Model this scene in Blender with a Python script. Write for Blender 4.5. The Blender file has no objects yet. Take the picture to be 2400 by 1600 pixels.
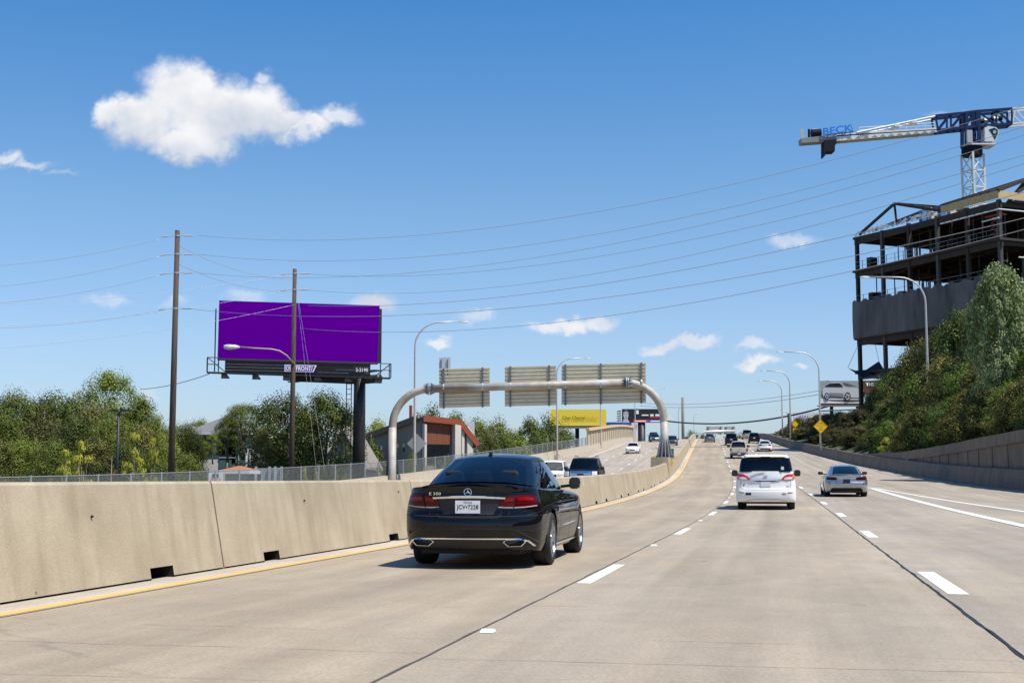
import bpy, bmesh, math, random
from mathutils import Vector, Matrix
from mathutils.bvhtree import BVHTree

# ---------------------------------------------------------------- camera, sky, sun, exposure
SC = bpy.context.scene
COL = SC.collection
PI = math.pi
FPX, CAM_H, HORIZON = 3100.0, 1.11, 1119.5          # focal length in photo pixels, eye height, horizon row
PITCH = math.atan((HORIZON - 800) / FPX)
cam = bpy.data.objects.new('camera', bpy.data.cameras.new('camera'))
COL.objects.link(cam)
cam.location = (0, 0, CAM_H)
cam.rotation_euler = (PI / 2 + PITCH, 0, 0)
cam.data.sensor_width = 36
cam.data.lens = 36 * FPX / 2400
cam.data.clip_start = 0.1
cam.data.clip_end = 8000
SC.camera = cam
SC.render.resolution_x, SC.render.resolution_y = 1024, 682

SUN_EL = math.radians(62)
sv = Vector((0.87, -0.49, 0)).normalized() * math.cos(SUN_EL)
SUN_DIR = Vector((sv.x, sv.y, math.sin(SUN_EL)))      # towards the sun: high, from the right and a little behind
sun = bpy.data.objects.new('sun', bpy.data.lights.new('sun', 'SUN'))
COL.objects.link(sun)
sun.data.energy = 4.9
sun.data.angle = math.radians(0.53)
sun.data.color = (1.0, 0.955, 0.885)
sun.rotation_euler = (-SUN_DIR).to_track_quat('-Z', 'Y').to_euler()
sun.location = (60, -30, 120)

SC.view_settings.view_transform = 'Standard'
SC.view_settings.look = 'None'
SC.view_settings.gamma = 1
SC.view_settings.exposure = 0.36
SC.view_settings.use_curve_mapping = False
SC.cycles.max_bounces = 7
SC.cycles.transparent_max_bounces = 24
SC.cycles.caustics_reflective = False
SC.cycles.caustics_refractive = False
SC.cycles.use_denoising = True

def at(px, py, Y):
    """world point at forward distance Y seen at photo pixel (px, py) (2400 x 1600)"""
    cp, sp = math.cos(PITCH), math.sin(PITCH)
    dx, dy, dz = px - 1200.0, FPX * cp - (800 - py) * sp, FPX * sp + (800 - py) * cp
    t = Y / dy
    return Vector((dx * t, Y, CAM_H + dz * t))

def ad(dx, dy, Y):                                     # the same from a 2352-wide view of the photograph
    return at(dx * 2400 / 2352, dy * 2400 / 2352, Y)

world = bpy.data.worlds.new('World')
SC.world = world
world.use_nodes = True
world.cycles.sampling_method = 'MANUAL'
world.cycles.sample_map_resolution = 256
def build_sky():
    nt = world.node_tree
    N, L = nt.nodes, nt.links
    N.clear()
    def nd(t, **kw):
        n = N.new(t)
        for k, v in kw.items(): setattr(n, k, v)
        return n
    def math_(op, a, b=None, c=None, clamp=False):
        n = nd('ShaderNodeMath', operation=op, use_clamp=clamp)
        for i, q in enumerate((a, b, c)):
            if q is None: continue
            if isinstance(q, (int, float)): n.inputs[i].default_value = q
            else: L.new(q, n.inputs[i])
        return n.outputs[0]
    def vm(op, a, b=None):
        n = nd('ShaderNodeVectorMath', operation=op)
        for i, q in enumerate((a, b)):
            if q is None: continue
            if isinstance(q, (tuple, list, Vector)): n.inputs[i].default_value = tuple(q)
            else: L.new(q, n.inputs[i])
        return n.outputs['Value'] if op in ('LENGTH', 'DOT_PRODUCT') else n.outputs[0]
    sky = nd('ShaderNodeTexSky', sky_type='NISHITA')
    sky.sun_disc = False
    sky.sun_elevation = SUN_EL
    sky.sun_rotation = math.atan2(SUN_DIR.x, SUN_DIR.y)
    sky.altitude = 150
    sky.air_density = 1.15
    sky.dust_density = 0.45
    sky.ozone_density = 2.2
    tc = nd('ShaderNodeTexCoord')
    d = tc.outputs['Generated']
    sep = nd('ShaderNodeSeparateXYZ'); L.new(d, sep.inputs[0])
    # clouds lie on a far upright sheet of air ahead: (x/y, z/y) of the direction
    ysafe = math_('MAXIMUM', sep.outputs[1], 0.05)
    u = math_('DIVIDE', sep.outputs[0], ysafe)
    v = math_('DIVIDE', sep.outputs[2], ysafe)
    cmb = nd('ShaderNodeCombineXYZ'); L.new(u, cmb.inputs[0]); L.new(v, cmb.inputs[1])
    p = cmb.outputs[0]
    n1 = nd('ShaderNodeTexNoise'); n1.inputs['Scale'].default_value = 18; n1.inputs['Detail'].default_value = 8; n1.inputs['Roughness'].default_value = 0.62
    L.new(p, n1.inputs['Vector'])
    n2 = nd('ShaderNodeTexNoise'); n2.inputs['Scale'].default_value = 55; n2.inputs['Detail'].default_value = 6; n2.inputs['Roughness'].default_value = 0.62
    L.new(p, n2.inputs['Vector'])
    w1 = vm('SCALE', vm('SUBTRACT', n1.outputs['Color'], (0.5, 0.5, 0.5))); w1.node.inputs['Scale'].default_value = 0.036
    w2 = vm('SCALE', vm('SUBTRACT', n2.outputs['Color'], (0.5, 0.5, 0.5))); w2.node.inputs['Scale'].default_value = 0.017
    pw = vm('ADD', vm('ADD', p, w1), w2)
    zero = vm('MULTIPLY', pw, (1, 1, 0))
    blobs = [  # x, y, radii (pixels of the 2352-wide view), opacity
        (405, 205, 98, 98, 1.0), (455, 205, 66, 66, .9), (330, 275, 118, 84, 1.0), (480, 262, 150, 104, 1.0), (580, 262, 118, 88, 1.0),
        (440, 335, 128, 52, 0.95), (248, 268, 44, 50, 0.8), (650, 296, 96, 48, 0.8), (715, 285, 70, 34, 0.6), (775, 272, 76, 32, 0.45), (600, 185, 44, 32, 0.42),
        (20, 366, 52, 24, 0.45), (80, 382, 80, 16, 0.40), (150, 402, 60, 11, 0.28), (855, 697, 72, 38, 0.62), (1095, 736, 62, 20, 0.38), (1003, 787, 48, 20, 0.55),
        (1255, 752, 66, 22, 0.6), (1310, 744, 76, 24, 0.68), (1375, 740, 66, 22, 0.62), (1530, 793, 70, 20, 0.5), (1595, 788, 72, 20, 0.5), (1732, 797, 55, 17, 0.5),
        (1735, 840, 70, 20, 0.65), (1838, 843, 26, 12, 0.4), (1825, 552, 72, 24, 0.38), (240, 686, 72, 20, 0.3), (400, 688, 52, 16, 0.25),
        (560, 672, 70, 22, 0.26), (340, 905, 40, 16, 0.3), (2180, 255, 60, 14, 0.2)]
    field = None; alpha = None; sA = None; sB = None
    for bi, (cx, cy, rx, ry, op) in enumerate(blobs):
        c = ad(cx, cy, 1.0); c = Vector((c.x, c.z - CAM_H, 0))
        r = Vector((rx, ry, 0)) / 3055.0
        q = vm('MULTIPLY', vm('SUBTRACT', zero, (c.x, c.y, 0)), (1 / r.x, 1 / r.y, 0))
        ln = vm('LENGTH', q)
        f = math_('SUBTRACT', 1.0, ln)
        fo = math_('MULTIPLY', math_('MULTIPLY', f, 1.5, clamp=True), op)
        alpha = fo if alpha is None else math_('MAXIMUM', alpha, fo)
        field = f if field is None else math_('MAXIMUM', field, f)
        if bi < 7:                                     # where inside the big cloud: lit top, greyer base
            sq = nd('ShaderNodeSeparateXYZ'); L.new(q, sq.inputs[0])
            w = math_('MULTIPLY', fo, sq.outputs[1])
            sA = w if sA is None else math_('ADD', sA, w); sB = math_('ADD', fo, 0.001) if sB is None else math_('ADD', sB, fo)
    mr = nd('ShaderNodeMapRange', interpolation_type='SMOOTHSTEP')
    mr.inputs['From Min'].default_value = 0.0; mr.inputs['From Max'].default_value = 0.72
    n5 = nd('ShaderNodeTexNoise'); n5.inputs['Scale'].default_value = 30; n5.inputs['Detail'].default_value = 7; n5.inputs['Roughness'].default_value = 0.65
    L.new(p, n5.inputs['Vector'])
    tex = math_('MULTIPLY_ADD', n5.outputs['Fac'], 1.3, 0.32)
    L.new(math_('MULTIPLY', alpha, tex), mr.inputs['Value'])
    fwd = math_('GREATER_THAN', sep.outputs[1], 0.05)
    dens = math_('MULTIPLY', mr.outputs[0], fwd)
    # elsewhere in the sky: the same kind of scattered small cumulus
    zs = math_('ADD', math_('MAXIMUM', sep.outputs[2], 0.0), 0.12)
    cm2 = nd('ShaderNodeCombineXYZ'); L.new(math_('DIVIDE', sep.outputs[0], zs), cm2.inputs[0]); L.new(math_('DIVIDE', sep.outputs[1], zs), cm2.inputs[1])
    n3 = nd('ShaderNodeTexNoise'); n3.inputs['Scale'].default_value = 1.1; n3.inputs['Detail'].default_value = 7; n3.inputs['Roughness'].default_value = 0.6
    L.new(cm2.outputs[0], n3.inputs['Vector'])
    m3 = nd('ShaderNodeMapRange', interpolation_type='SMOOTHSTEP'); m3.inputs['From Min'].default_value = 0.60; m3.inputs['From Max'].default_value = 0.72; m3.inputs['To Max'].default_value = 0.8
    L.new(n3.outputs['Fac'], m3.inputs['Value'])
    away = math_('LESS_THAN', sep.outputs[1], 0.0)
    up = math_('GREATER_THAN', sep.outputs[2], 0.02)
    dens2 = math_('MULTIPLY', math_('MULTIPLY', m3.outputs[0], away), up)
    dens = math_('MAXIMUM', dens, dens2)
    # cloud colour: soft grey folds inside the white
    n4 = nd('ShaderNodeTexNoise'); n4.inputs['Scale'].default_value = 11; n4.inputs['Detail'].default_value = 5; n4.inputs['Roughness'].default_value = 0.55
    L.new(p, n4.inputs['Vector'])
    cr = nd('ShaderNodeValToRGB')
    cr.color_ramp.elements[0].position = 0.38; cr.color_ramp.elements[0].color = (0.46, 0.51, 0.59, 1)
    cr.color_ramp.elements[1].position = 0.64; cr.color_ramp.elements[1].color = (0.74, 0.74, 0.75, 1)
    L.new(math_('MULTIPLY_ADD', math_('DIVIDE', sA, sB), 0.22, math_('ADD', n4.outputs['Fac'], 0.06)), cr.inputs[0])
    skys = nd('ShaderNodeVectorMath', operation='SCALE'); L.new(sky.outputs[0], skys.inputs[0]); skys.inputs['Scale'].default_value = 0.086
    wb = nd('ShaderNodeValToRGB')                      # deep-blue rendering of the clear air with height
    e = wb.color_ramp.elements
    e[0].position = 0.0; e[0].color = (0.58, 0.70, 1.0, 1)
    e[1].position = 1.0; e[1].color = (0.24, 0.60, 0.92, 1)
    for ps, c in ((0.10, (0.66, 0.76, 0.98)), (0.20, (0.58, 0.76, 0.93)), (0.36, (0.27, 0.66, 0.97))):
        q = e.new(ps); q.color = (*c, 1)
    L.new(math_('MAXIMUM', sep.outputs[2], 0.0), wb.inputs[0])
    skc = nd('ShaderNodeVectorMath', operation='MULTIPLY'); L.new(skys.outputs[0], skc.inputs[0]); L.new(wb.outputs[0], skc.inputs[1])
    skys = nd('ShaderNodeVectorMath', operation='SCALE'); L.new(skc.outputs[0], skys.inputs[0]); skys.inputs['Scale'].default_value = 1.35
    mx = nd('ShaderNodeMix', data_type='RGBA'); L.new(dens, mx.inputs['Factor']); L.new(skys.outputs[0], mx.inputs['A']); L.new(cr.outputs[0], mx.inputs['B'])
    bg = nd('ShaderNodeBackground'); bg.inputs['Strength'].default_value = 1.0
    L.new(mx.outputs['Result'], bg.inputs['Color'])
    out = nd('ShaderNodeOutputWorld'); L.new(bg.outputs[0], out.inputs[0])
build_sky()

# ---------------------------------------------------------------- materials
MATS = {}
def mat(name, col, rough=0.6, metal=0.0, var=0.0, vs=1.5, bump=0.0, bs=30.0, coat=0.0, stretch=(1, 1, 1), col2=None, streak=0.0, island=0.0, spec=0.5, coords='Object', emit=0):
    if name in MATS: return MATS[name]
    m = bpy.data.materials.new(name); m.use_nodes = True
    nt = m.node_tree; N, L = nt.nodes, nt.links
    b = N['Principled BSDF']
    b.inputs['Base Color'].default_value = (*col, 1)
    b.inputs['Roughness'].default_value = rough
    b.inputs['Metallic'].default_value = metal
    b.inputs['Specular IOR Level'].default_value = spec
    b.inputs['Coat Weight'].default_value = coat
    b.inputs['Coat Roughness'].default_value = 0.03
    if var or bump or streak or island:
        if coords == 'World':
            tc = N.new('ShaderNodeNewGeometry'); src = tc.outputs['Position']
        else:
            tc = N.new('ShaderNodeTexCoord'); src = tc.outputs[coords]
        mp = N.new('ShaderNodeMapping'); mp.inputs['Scale'].default_value = stretch
        L.new(src, mp.inputs[0])
    cur = None
    c2 = col2 or tuple(c * 0.55 for c in col)
    if var:
        n = N.new('ShaderNodeTexNoise'); n.inputs['Scale'].default_value = vs; n.inputs['Detail'].default_value = 8; n.inputs['Roughness'].default_value = 0.62
        L.new(mp.outputs[0], n.inputs['Vector'])
        r = N.new('ShaderNodeMapRange'); r.inputs['From Min'].default_value = 0.32; r.inputs['From Max'].default_value = 0.70; r.inputs['To Max'].default_value = var
        L.new(n.outputs['Fac'], r.inputs['Value'])
        mx = N.new('ShaderNodeMix'); mx.data_type = 'RGBA'
        mx.inputs['A'].default_value = (*col, 1); mx.inputs['B'].default_value = (*c2, 1)
        L.new(r.outputs[0], mx.inputs['Factor']); cur = mx.outputs['Result']
    if streak:                                         # rain streaks running down
        mp2 = N.new('ShaderNodeMapping'); mp2.inputs['Scale'].default_value = (2.2, 2.2, 0.10)
        L.new(src, mp2.inputs[0])
        n = N.new('ShaderNodeTexNoise'); n.inputs['Scale'].default_value = 1.6; n.inputs['Detail'].default_value = 6; n.inputs['Roughness'].default_value = 0.6
        L.new(mp2.outputs[0], n.inputs['Vector'])
        r = N.new('ShaderNodeMapRange'); r.inputs['From Min'].default_value = 0.45; r.inputs['From Max'].default_value = 0.75; r.inputs['To Max'].default_value = streak
        L.new(n.outputs['Fac'], r.inputs['Value'])
        mx = N.new('ShaderNodeMix'); mx.data_type = 'RGBA'
        if cur: L.new(cur, mx.inputs['A'])
        else: mx.inputs['A'].default_value = (*col, 1)
        mx.inputs['B'].default_value = (*c2, 1)
        L.new(r.outputs[0], mx.inputs['Factor']); cur = mx.outputs['Result']
    if island:
        g = N.new('ShaderNodeNewGeometry')
        hs = N.new('ShaderNodeHueSaturation')
        r = N.new('ShaderNodeMapRange'); r.inputs['To Min'].default_value = 1 - island; r.inputs['To Max'].default_value = 1 + island
        L.new(g.outputs['Random Per Island'], r.inputs['Value']); L.new(r.outputs[0], hs.inputs['Value'])
        if cur: L.new(cur, hs.inputs['Color'])
        else: hs.inputs['Color'].default_value = (*col, 1)
        cur = hs.outputs[0]
    if cur: L.new(cur, b.inputs['Base Color'])
    if bump:
        n = N.new('ShaderNodeTexNoise'); n.inputs['Scale'].default_value = bs; n.inputs['Detail'].default_value = 5
        L.new(mp.outputs[0], n.inputs['Vector'])
        bp = N.new('ShaderNodeBump'); bp.inputs['Strength'].default_value = bump; bp.inputs['Distance'].default_value = 0.02
        L.new(n.outputs['Fac'], bp.inputs['Height']); L.new(bp.outputs[0], b.inputs['Normal'])
    if emit:
        b.inputs['Emission Color'].default_value = (*col, 1); b.inputs['Emission Strength'].default_value = emit
    MATS[name] = m
    return m

def leaf_mat(name, dark, light, transl=0.2, rough=0.55):
    if name in MATS: return MATS[name]
    m = bpy.data.materials.new(name); m.use_nodes = True
    nt = m.node_tree; N, L = nt.nodes, nt.links
    b = N['Principled BSDF']; b.inputs['Roughness'].default_value = rough; b.inputs['Specular IOR Level'].default_value = 0.3
    g = N.new('ShaderNodeNewGeometry')
    oi = N.new('ShaderNodeObjectInfo')
    tc = N.new('ShaderNodeTexCoord')
    n = N.new('ShaderNodeTexNoise'); n.inputs['Scale'].default_value = 0.55; n.inputs['Detail'].default_value = 3
    L.new(tc.outputs['Object'], n.inputs['Vector'])
    a = N.new('ShaderNodeMath'); a.operation = 'MULTIPLY_ADD'; a.inputs[1].default_value = 0.34
    L.new(g.outputs['Random Per Island'], a.inputs[0])
    s = N.new('ShaderNodeMath'); s.operation = 'MULTIPLY_ADD'; s.inputs[1].default_value = 1.35; s.inputs[2].default_value = -0.40
    L.new(n.outputs['Fac'], s.inputs[0]); L.new(s.outputs[0], a.inputs[2])
    t = N.new('ShaderNodeMath'); t.operation = 'MULTIPLY_ADD'; t.inputs[1].default_value = 0.50; t.inputs[2].default_value = -0.22
    L.new(oi.outputs['Random'], t.inputs[0])
    q = N.new('ShaderNodeMath'); q.operation = 'ADD'; q.use_clamp = True
    L.new(a.outputs[0], q.inputs[0]); L.new(t.outputs[0], q.inputs[1])
    mx = N.new('ShaderNodeMix'); mx.data_type = 'RGBA'
    mx.inputs['A'].default_value = (*dark, 1); mx.inputs['B'].default_value = (*light, 1)
    L.new(q.outputs[0], mx.inputs['Factor']); L.new(mx.outputs['Result'], b.inputs['Base Color'])
    tr = N.new('ShaderNodeBsdfTranslucent'); L.new(mx.outputs['Result'], tr.inputs['Color'])
    ms = N.new('ShaderNodeMixShader'); ms.inputs[0].default_value = transl
    L.new(b.outputs[0], ms.inputs[1]); L.new(tr.outputs[0], ms.inputs[2])
    L.new(ms.outputs[0], N['Material Output'].inputs[0])
    MATS[name] = m
    return m

def glass_mat(name, tint, clear):
    if name in MATS: return MATS[name]
    m = bpy.data.materials.new(name); m.use_nodes = True
    nt = m.node_tree; N, L = nt.nodes, nt.links
    N.remove(N['Principled BSDF'])
    t = N.new('ShaderNodeBsdfTransparent'); t.inputs[0].default_value = (*clear, 1)
    g = N.new('ShaderNodeBsdfGlossy'); g.inputs['Roughness'].default_value = 0.01; g.inputs['Color'].default_value = (1, 1, 1, 1)
    fr = N.new('ShaderNodeFresnel'); fr.inputs[0].default_value = 1.5
    ms = N.new('ShaderNodeMixShader'); L.new(fr.outputs[0], ms.inputs[0]); L.new(t.outputs[0], ms.inputs[1]); L.new(g.outputs[0], ms.inputs[2])
    L.new(ms.outputs[0], N['Material Output'].inputs[0])
    MATS[name] = m
    return m

def mesh_mat(name, col, cover, scale, rough=0.5, metal=0.6):
    """wire mesh or netting: a sheet with fine diamond openings"""
    if name in MATS: return MATS[name]
    m = bpy.data.materials.new(name); m.use_nodes = True
    nt = m.node_tree; N, L = nt.nodes, nt.links
    b = N['Principled BSDF']; b.inputs['Base Color'].default_value = (*col, 1); b.inputs['Roughness'].default_value = rough; b.inputs['Metallic'].default_value = metal
    uv = N.new('ShaderNodeUVMap')
    outs = []
    for s in (1, -1):
        mp = N.new('ShaderNodeMapping'); mp.inputs['Rotation'].default_value = (0, 0, s * PI / 4); mp.inputs['Scale'].default_value = (scale,) * 3
        L.new(uv.outputs[0], mp.inputs[0])
        w = N.new('ShaderNodeTexWave'); w.wave_profile = 'SAW'; w.inputs['Scale'].default_value = 1.0
        L.new(mp.outputs[0], w.inputs[0])
        c = N.new('ShaderNodeMath'); c.operation = 'LESS_THAN'; c.inputs[1].default_value = 1 - math.sqrt(1 - cover)
        L.new(w.outputs['Fac'], c.inputs[0]); outs.append(c.outputs[0])
    mxx = N.new('ShaderNodeMath'); mxx.operation = 'MAXIMUM'; L.new(outs[0], mxx.inputs[0]); L.new(outs[1], mxx.inputs[1])
    t = N.new('ShaderNodeBsdfTransparent')
    ms = N.new('ShaderNodeMixShader'); L.new(mxx.outputs[0], ms.inputs[0]); L.new(t.outputs[0], ms.inputs[1]); L.new(b.outputs[0], ms.inputs[2])
    L.new(ms.outputs[0], N['Material Output'].inputs[0])
    MATS[name] = m
    return m

def road_mat(name, base, tint=1.0):
    if name in MATS: return MATS[name]
    m = bpy.data.materials.new(name); m.use_nodes = True
    nt = m.node_tree; N, L = nt.nodes, nt.links
    b = N['Principled BSDF']; b.inputs['Roughness'].default_value = 0.72; b.inputs['Specular IOR Level'].default_value = 0.35
    uv = N.new('ShaderNodeUVMap')
    def noise(sx, sy, scale, det=6, ro=0.6):
        mp = N.new('ShaderNodeMapping'); mp.inputs['Scale'].default_value = (sx, sy, 1); L.new(uv.outputs[0], mp.inputs[0])
        n = N.new('ShaderNodeTexNoise'); n.inputs['Scale'].default_value = scale; n.inputs['Detail'].default_value = det; n.inputs['Roughness'].default_value = ro
        L.new(mp.outputs[0], n.inputs['Vector']); return n.outputs['Fac']
    def rng(v, a, bb, lo, hi):
        r = N.new('ShaderNodeMapRange'); r.inputs['From Min'].default_value = a; r.inputs['From Max'].default_value = bb
        r.inputs['To Min'].default_value = lo; r.inputs['To Max'].default_value = hi; L.new(v, r.inputs['Value']); return r.outputs[0]
    def mul(a, bb):
        n = N.new('ShaderNodeMath'); n.operation = 'MULTIPLY'; L.new(a, n.inputs[0]); L.new(bb, n.inputs[1]); return n.outputs[0]
    big = rng(noise(1, 0.35, 0.35), 0.3, 0.7, 0.84, 1.10)
    along = rng(noise(1.7, 0.05, 0.9, 5), 0.3, 0.7, 0.80, 1.09)       # tyre-polished bands along the lanes
    patch = rng(noise(1, 0.55, 1.6, 8, 0.7), 0.35, 0.7, 0.88, 1.06)
    grain = rng(noise(1, 1, 34, 6, 0.85), 0.33, 0.67, 0.70, 1.24)
    grain2 = rng(noise(1, 1, 150, 3, 0.7), 0.35, 0.65, 0.85, 1.13)
    tine = rng(noise(0.05, 1, 30, 2), 0.35, 0.65, 0.965, 1.03)        # broom lines across the lane
    f = mul(mul(mul(big, along), mul(patch, grain)), mul(grain2, tine))
    # oil-darkened middle of each lane, fading in and out along it
    sxy = N.new('ShaderNodeSeparateXYZ'); L.new(uv.outputs[0], sxy.inputs[0])
    def mth(op, a, bb):
        n = N.new('ShaderNodeMath'); n.operation = op
        for i_, q_ in enumerate((a, bb)):
            if isinstance(q_, (int, float)): n.inputs[i_].default_value = q_
            else: L.new(q_, n.inputs[i_])
        return n.outputs[0]
    fr_ = mth('FRACT', mth('DIVIDE', mth('ADD', sxy.outputs[0], 36.8), 3.68), 0)
    ctr = mth('ABSOLUTE', mth('SUBTRACT', fr_, 0.5), 0)
    mid_ = rng(ctr, 0.02, 0.17, 1.0, 0.0)
    pth = rng(mth('ABSOLUTE', mth('SUBTRACT', ctr, 0.25), 0), 0.0, 0.09, 1.0, 0.0)
    f = mul(f, rng(mul(mid_, rng(noise(0.6, 0.10, 1.0, 4), 0.3, 0.65, 0.35, 1.0)), 0, 1, 1.0, 0.86))
    f = mul(f, rng(mul(pth, rng(noise(0.5, 0.08, 1.3, 4), 0.35, 0.65, 0.2, 1.0)), 0, 1, 1.0, 0.93))
    # hairline cracks across the slab
    mp = N.new('ShaderNodeMapping'); mp.inputs['Scale'].default_value = (0.10, 0.42, 1); L.new(uv.outputs[0], mp.inputs[0])
    nn = N.new('ShaderNodeTexNoise'); nn.inputs['Scale'].default_value = 7; nn.inputs['Detail'].default_value = 4; L.new(mp.outputs[0], nn.inputs['Vector'])
    va = N.new('ShaderNodeVectorMath'); va.operation = 'MULTIPLY_ADD'; va.inputs[1].default_value = (0.06, 0.06, 0); L.new(nn.outputs['Color'], va.inputs[0]); L.new(mp.outputs[0], va.inputs[2])
    vo = N.new('ShaderNodeTexVoronoi'); vo.feature = 'DISTANCE_TO_EDGE'; vo.inputs['Scale'].default_value = 1.0; L.new(va.outputs[0], vo.inputs['Vector'])
    ck = rng(vo.outputs['Distance'], 0.0, 0.006, 0.80, 1.0)
    gate = rng(noise(1, 1, 0.8, 3), 0.46, 0.56, 0.0, 1.0)
    ckm = N.new('ShaderNodeMix'); ckm.data_type = 'FLOAT'; ckm.inputs['A'].default_value = 1.0; L.new(gate, ckm.inputs['Factor']); L.new(ck, ckm.inputs['B'])
    f = mul(f, ckm.outputs['Result'])
    # small dark oil spots and rubber flecks
    mp = N.new('ShaderNodeMapping'); mp.inputs['Scale'].default_value = (0.75, 0.85, 1); L.new(uv.outputs[0], mp.inputs[0])
    vs = N.new('ShaderNodeTexVoronoi'); vs.inputs['Scale'].default_value = 1.0; L.new(mp.outputs[0], vs.inputs['Vector'])
    sp = N.new('ShaderNodeMath'); sp.operation = 'ADD'; L.new(vs.outputs['Distance'], sp.inputs[0])
    jit = rng(noise(1, 1, 60, 2), 0.3, 0.7, -0.012, 0.012); L.new(jit, sp.inputs[1])
    sz = N.new('ShaderNodeMath'); sz.operation = 'MULTIPLY'; sz.inputs[1].default_value = 0.05
    sx = N.new('ShaderNodeSeparateColor'); L.new(vs.outputs['Color'], sx.inputs[0])
    L.new(rng(sx.outputs[0], 0.5, 1.0, 0.0, 1.0), sz.inputs[0])
    lt = N.new('ShaderNodeMath'); lt.operation = 'LESS_THAN'; L.new(sp.outputs[0], lt.inputs[0]); L.new(sz.outputs[0], lt.inputs[1])
    f = mul(f, rng(lt.outputs[0], 0, 1, 1.0, 0.35))
    cv = N.new('ShaderNodeVectorMath'); cv.operation = 'SCALE'; cv.inputs[0].default_value = [c * tint for c in base]; L.new(f, cv.inputs['Scale'])
    warm = N.new('ShaderNodeMix'); warm.data_type = 'RGBA'; warm.blend_type = 'MULTIPLY'
    L.new(rng(noise(1, 0.4, 0.8), 0.35, 0.65, 0.0, 0.6), warm.inputs['Factor']); L.new(cv.outputs[0], warm.inputs['A']); warm.inputs['B'].default_value = (1.03, 0.98, 0.9, 1)
    L.new(warm.outputs['Result'], b.inputs['Base Color'])
    bp = N.new('ShaderNodeBump'); bp.inputs['Strength'].default_value = 0.25; bp.inputs['Distance'].default_value = 0.006
    L.new(grain, bp.inputs['Height']); L.new(bp.outputs[0], b.inputs['Normal'])
    MATS[name] = m
    return m

def barrier_mat(name, base, stain, k=1.0):
    if name in MATS: return MATS[name]
    m = mat(name, base, 0.8, var=0.62 * k, vs=0.9, col2=stain, streak=0.62 * k, bump=0.25, bs=60, coords='World')
    nt = m.node_tree; N, L = nt.nodes, nt.links
    b = N['Principled BSDF']
    g = N.new('ShaderNodeNewGeometry')
    vo = N.new('ShaderNodeTexVoronoi'); vo.inputs['Scale'].default_value = 3.2; L.new(g.outputs['Position'], vo.inputs['Vector'])
    sc = N.new('ShaderNodeSeparateColor'); L.new(vo.outputs['Color'], sc.inputs[0])
    r = N.new('ShaderNodeMapRange'); r.inputs['From Min'].default_value = 0.5; r.inputs['From Max'].default_value = 1; r.inputs['To Max'].default_value = 0.055; L.new(sc.outputs[0], r.inputs['Value'])
    lt = N.new('ShaderNodeMath'); lt.operation = 'LESS_THAN'; L.new(vo.outputs['Distance'], lt.inputs[0]); L.new(r.outputs[0], lt.inputs[1])
    mx = N.new('ShaderNodeMix'); mx.data_type = 'RGBA'
    old = b.inputs['Base Color'].links[0].from_socket
    L.new(lt.outputs[0], mx.inputs['Factor']); L.new(old, mx.inputs['A']); mx.inputs['B'].default_value = tuple(c * 0.55 for c in stain) + (1,)
    n = N.new('ShaderNodeTexNoise'); n.inputs['Scale'].default_value = 40; n.inputs['Detail'].default_value = 6; L.new(g.outputs['Position'], n.inputs['Vector'])
    r2 = N.new('ShaderNodeMapRange'); r2.inputs['From Min'].default_value = 0.3; r2.inputs['From Max'].default_value = 0.7; r2.inputs['To Min'].default_value = 0.93; r2.inputs['To Max'].default_value = 1.05; L.new(n.outputs['Fac'], r2.inputs['Value'])
    vv = N.new('ShaderNodeVectorMath'); vv.operation = 'SCALE'; L.new(mx.outputs['Result'], vv.inputs[0]); L.new(r2.outputs[0], vv.inputs['Scale'])
    L.new(vv.outputs[0], b.inputs['Base Color'])
    return m

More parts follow.
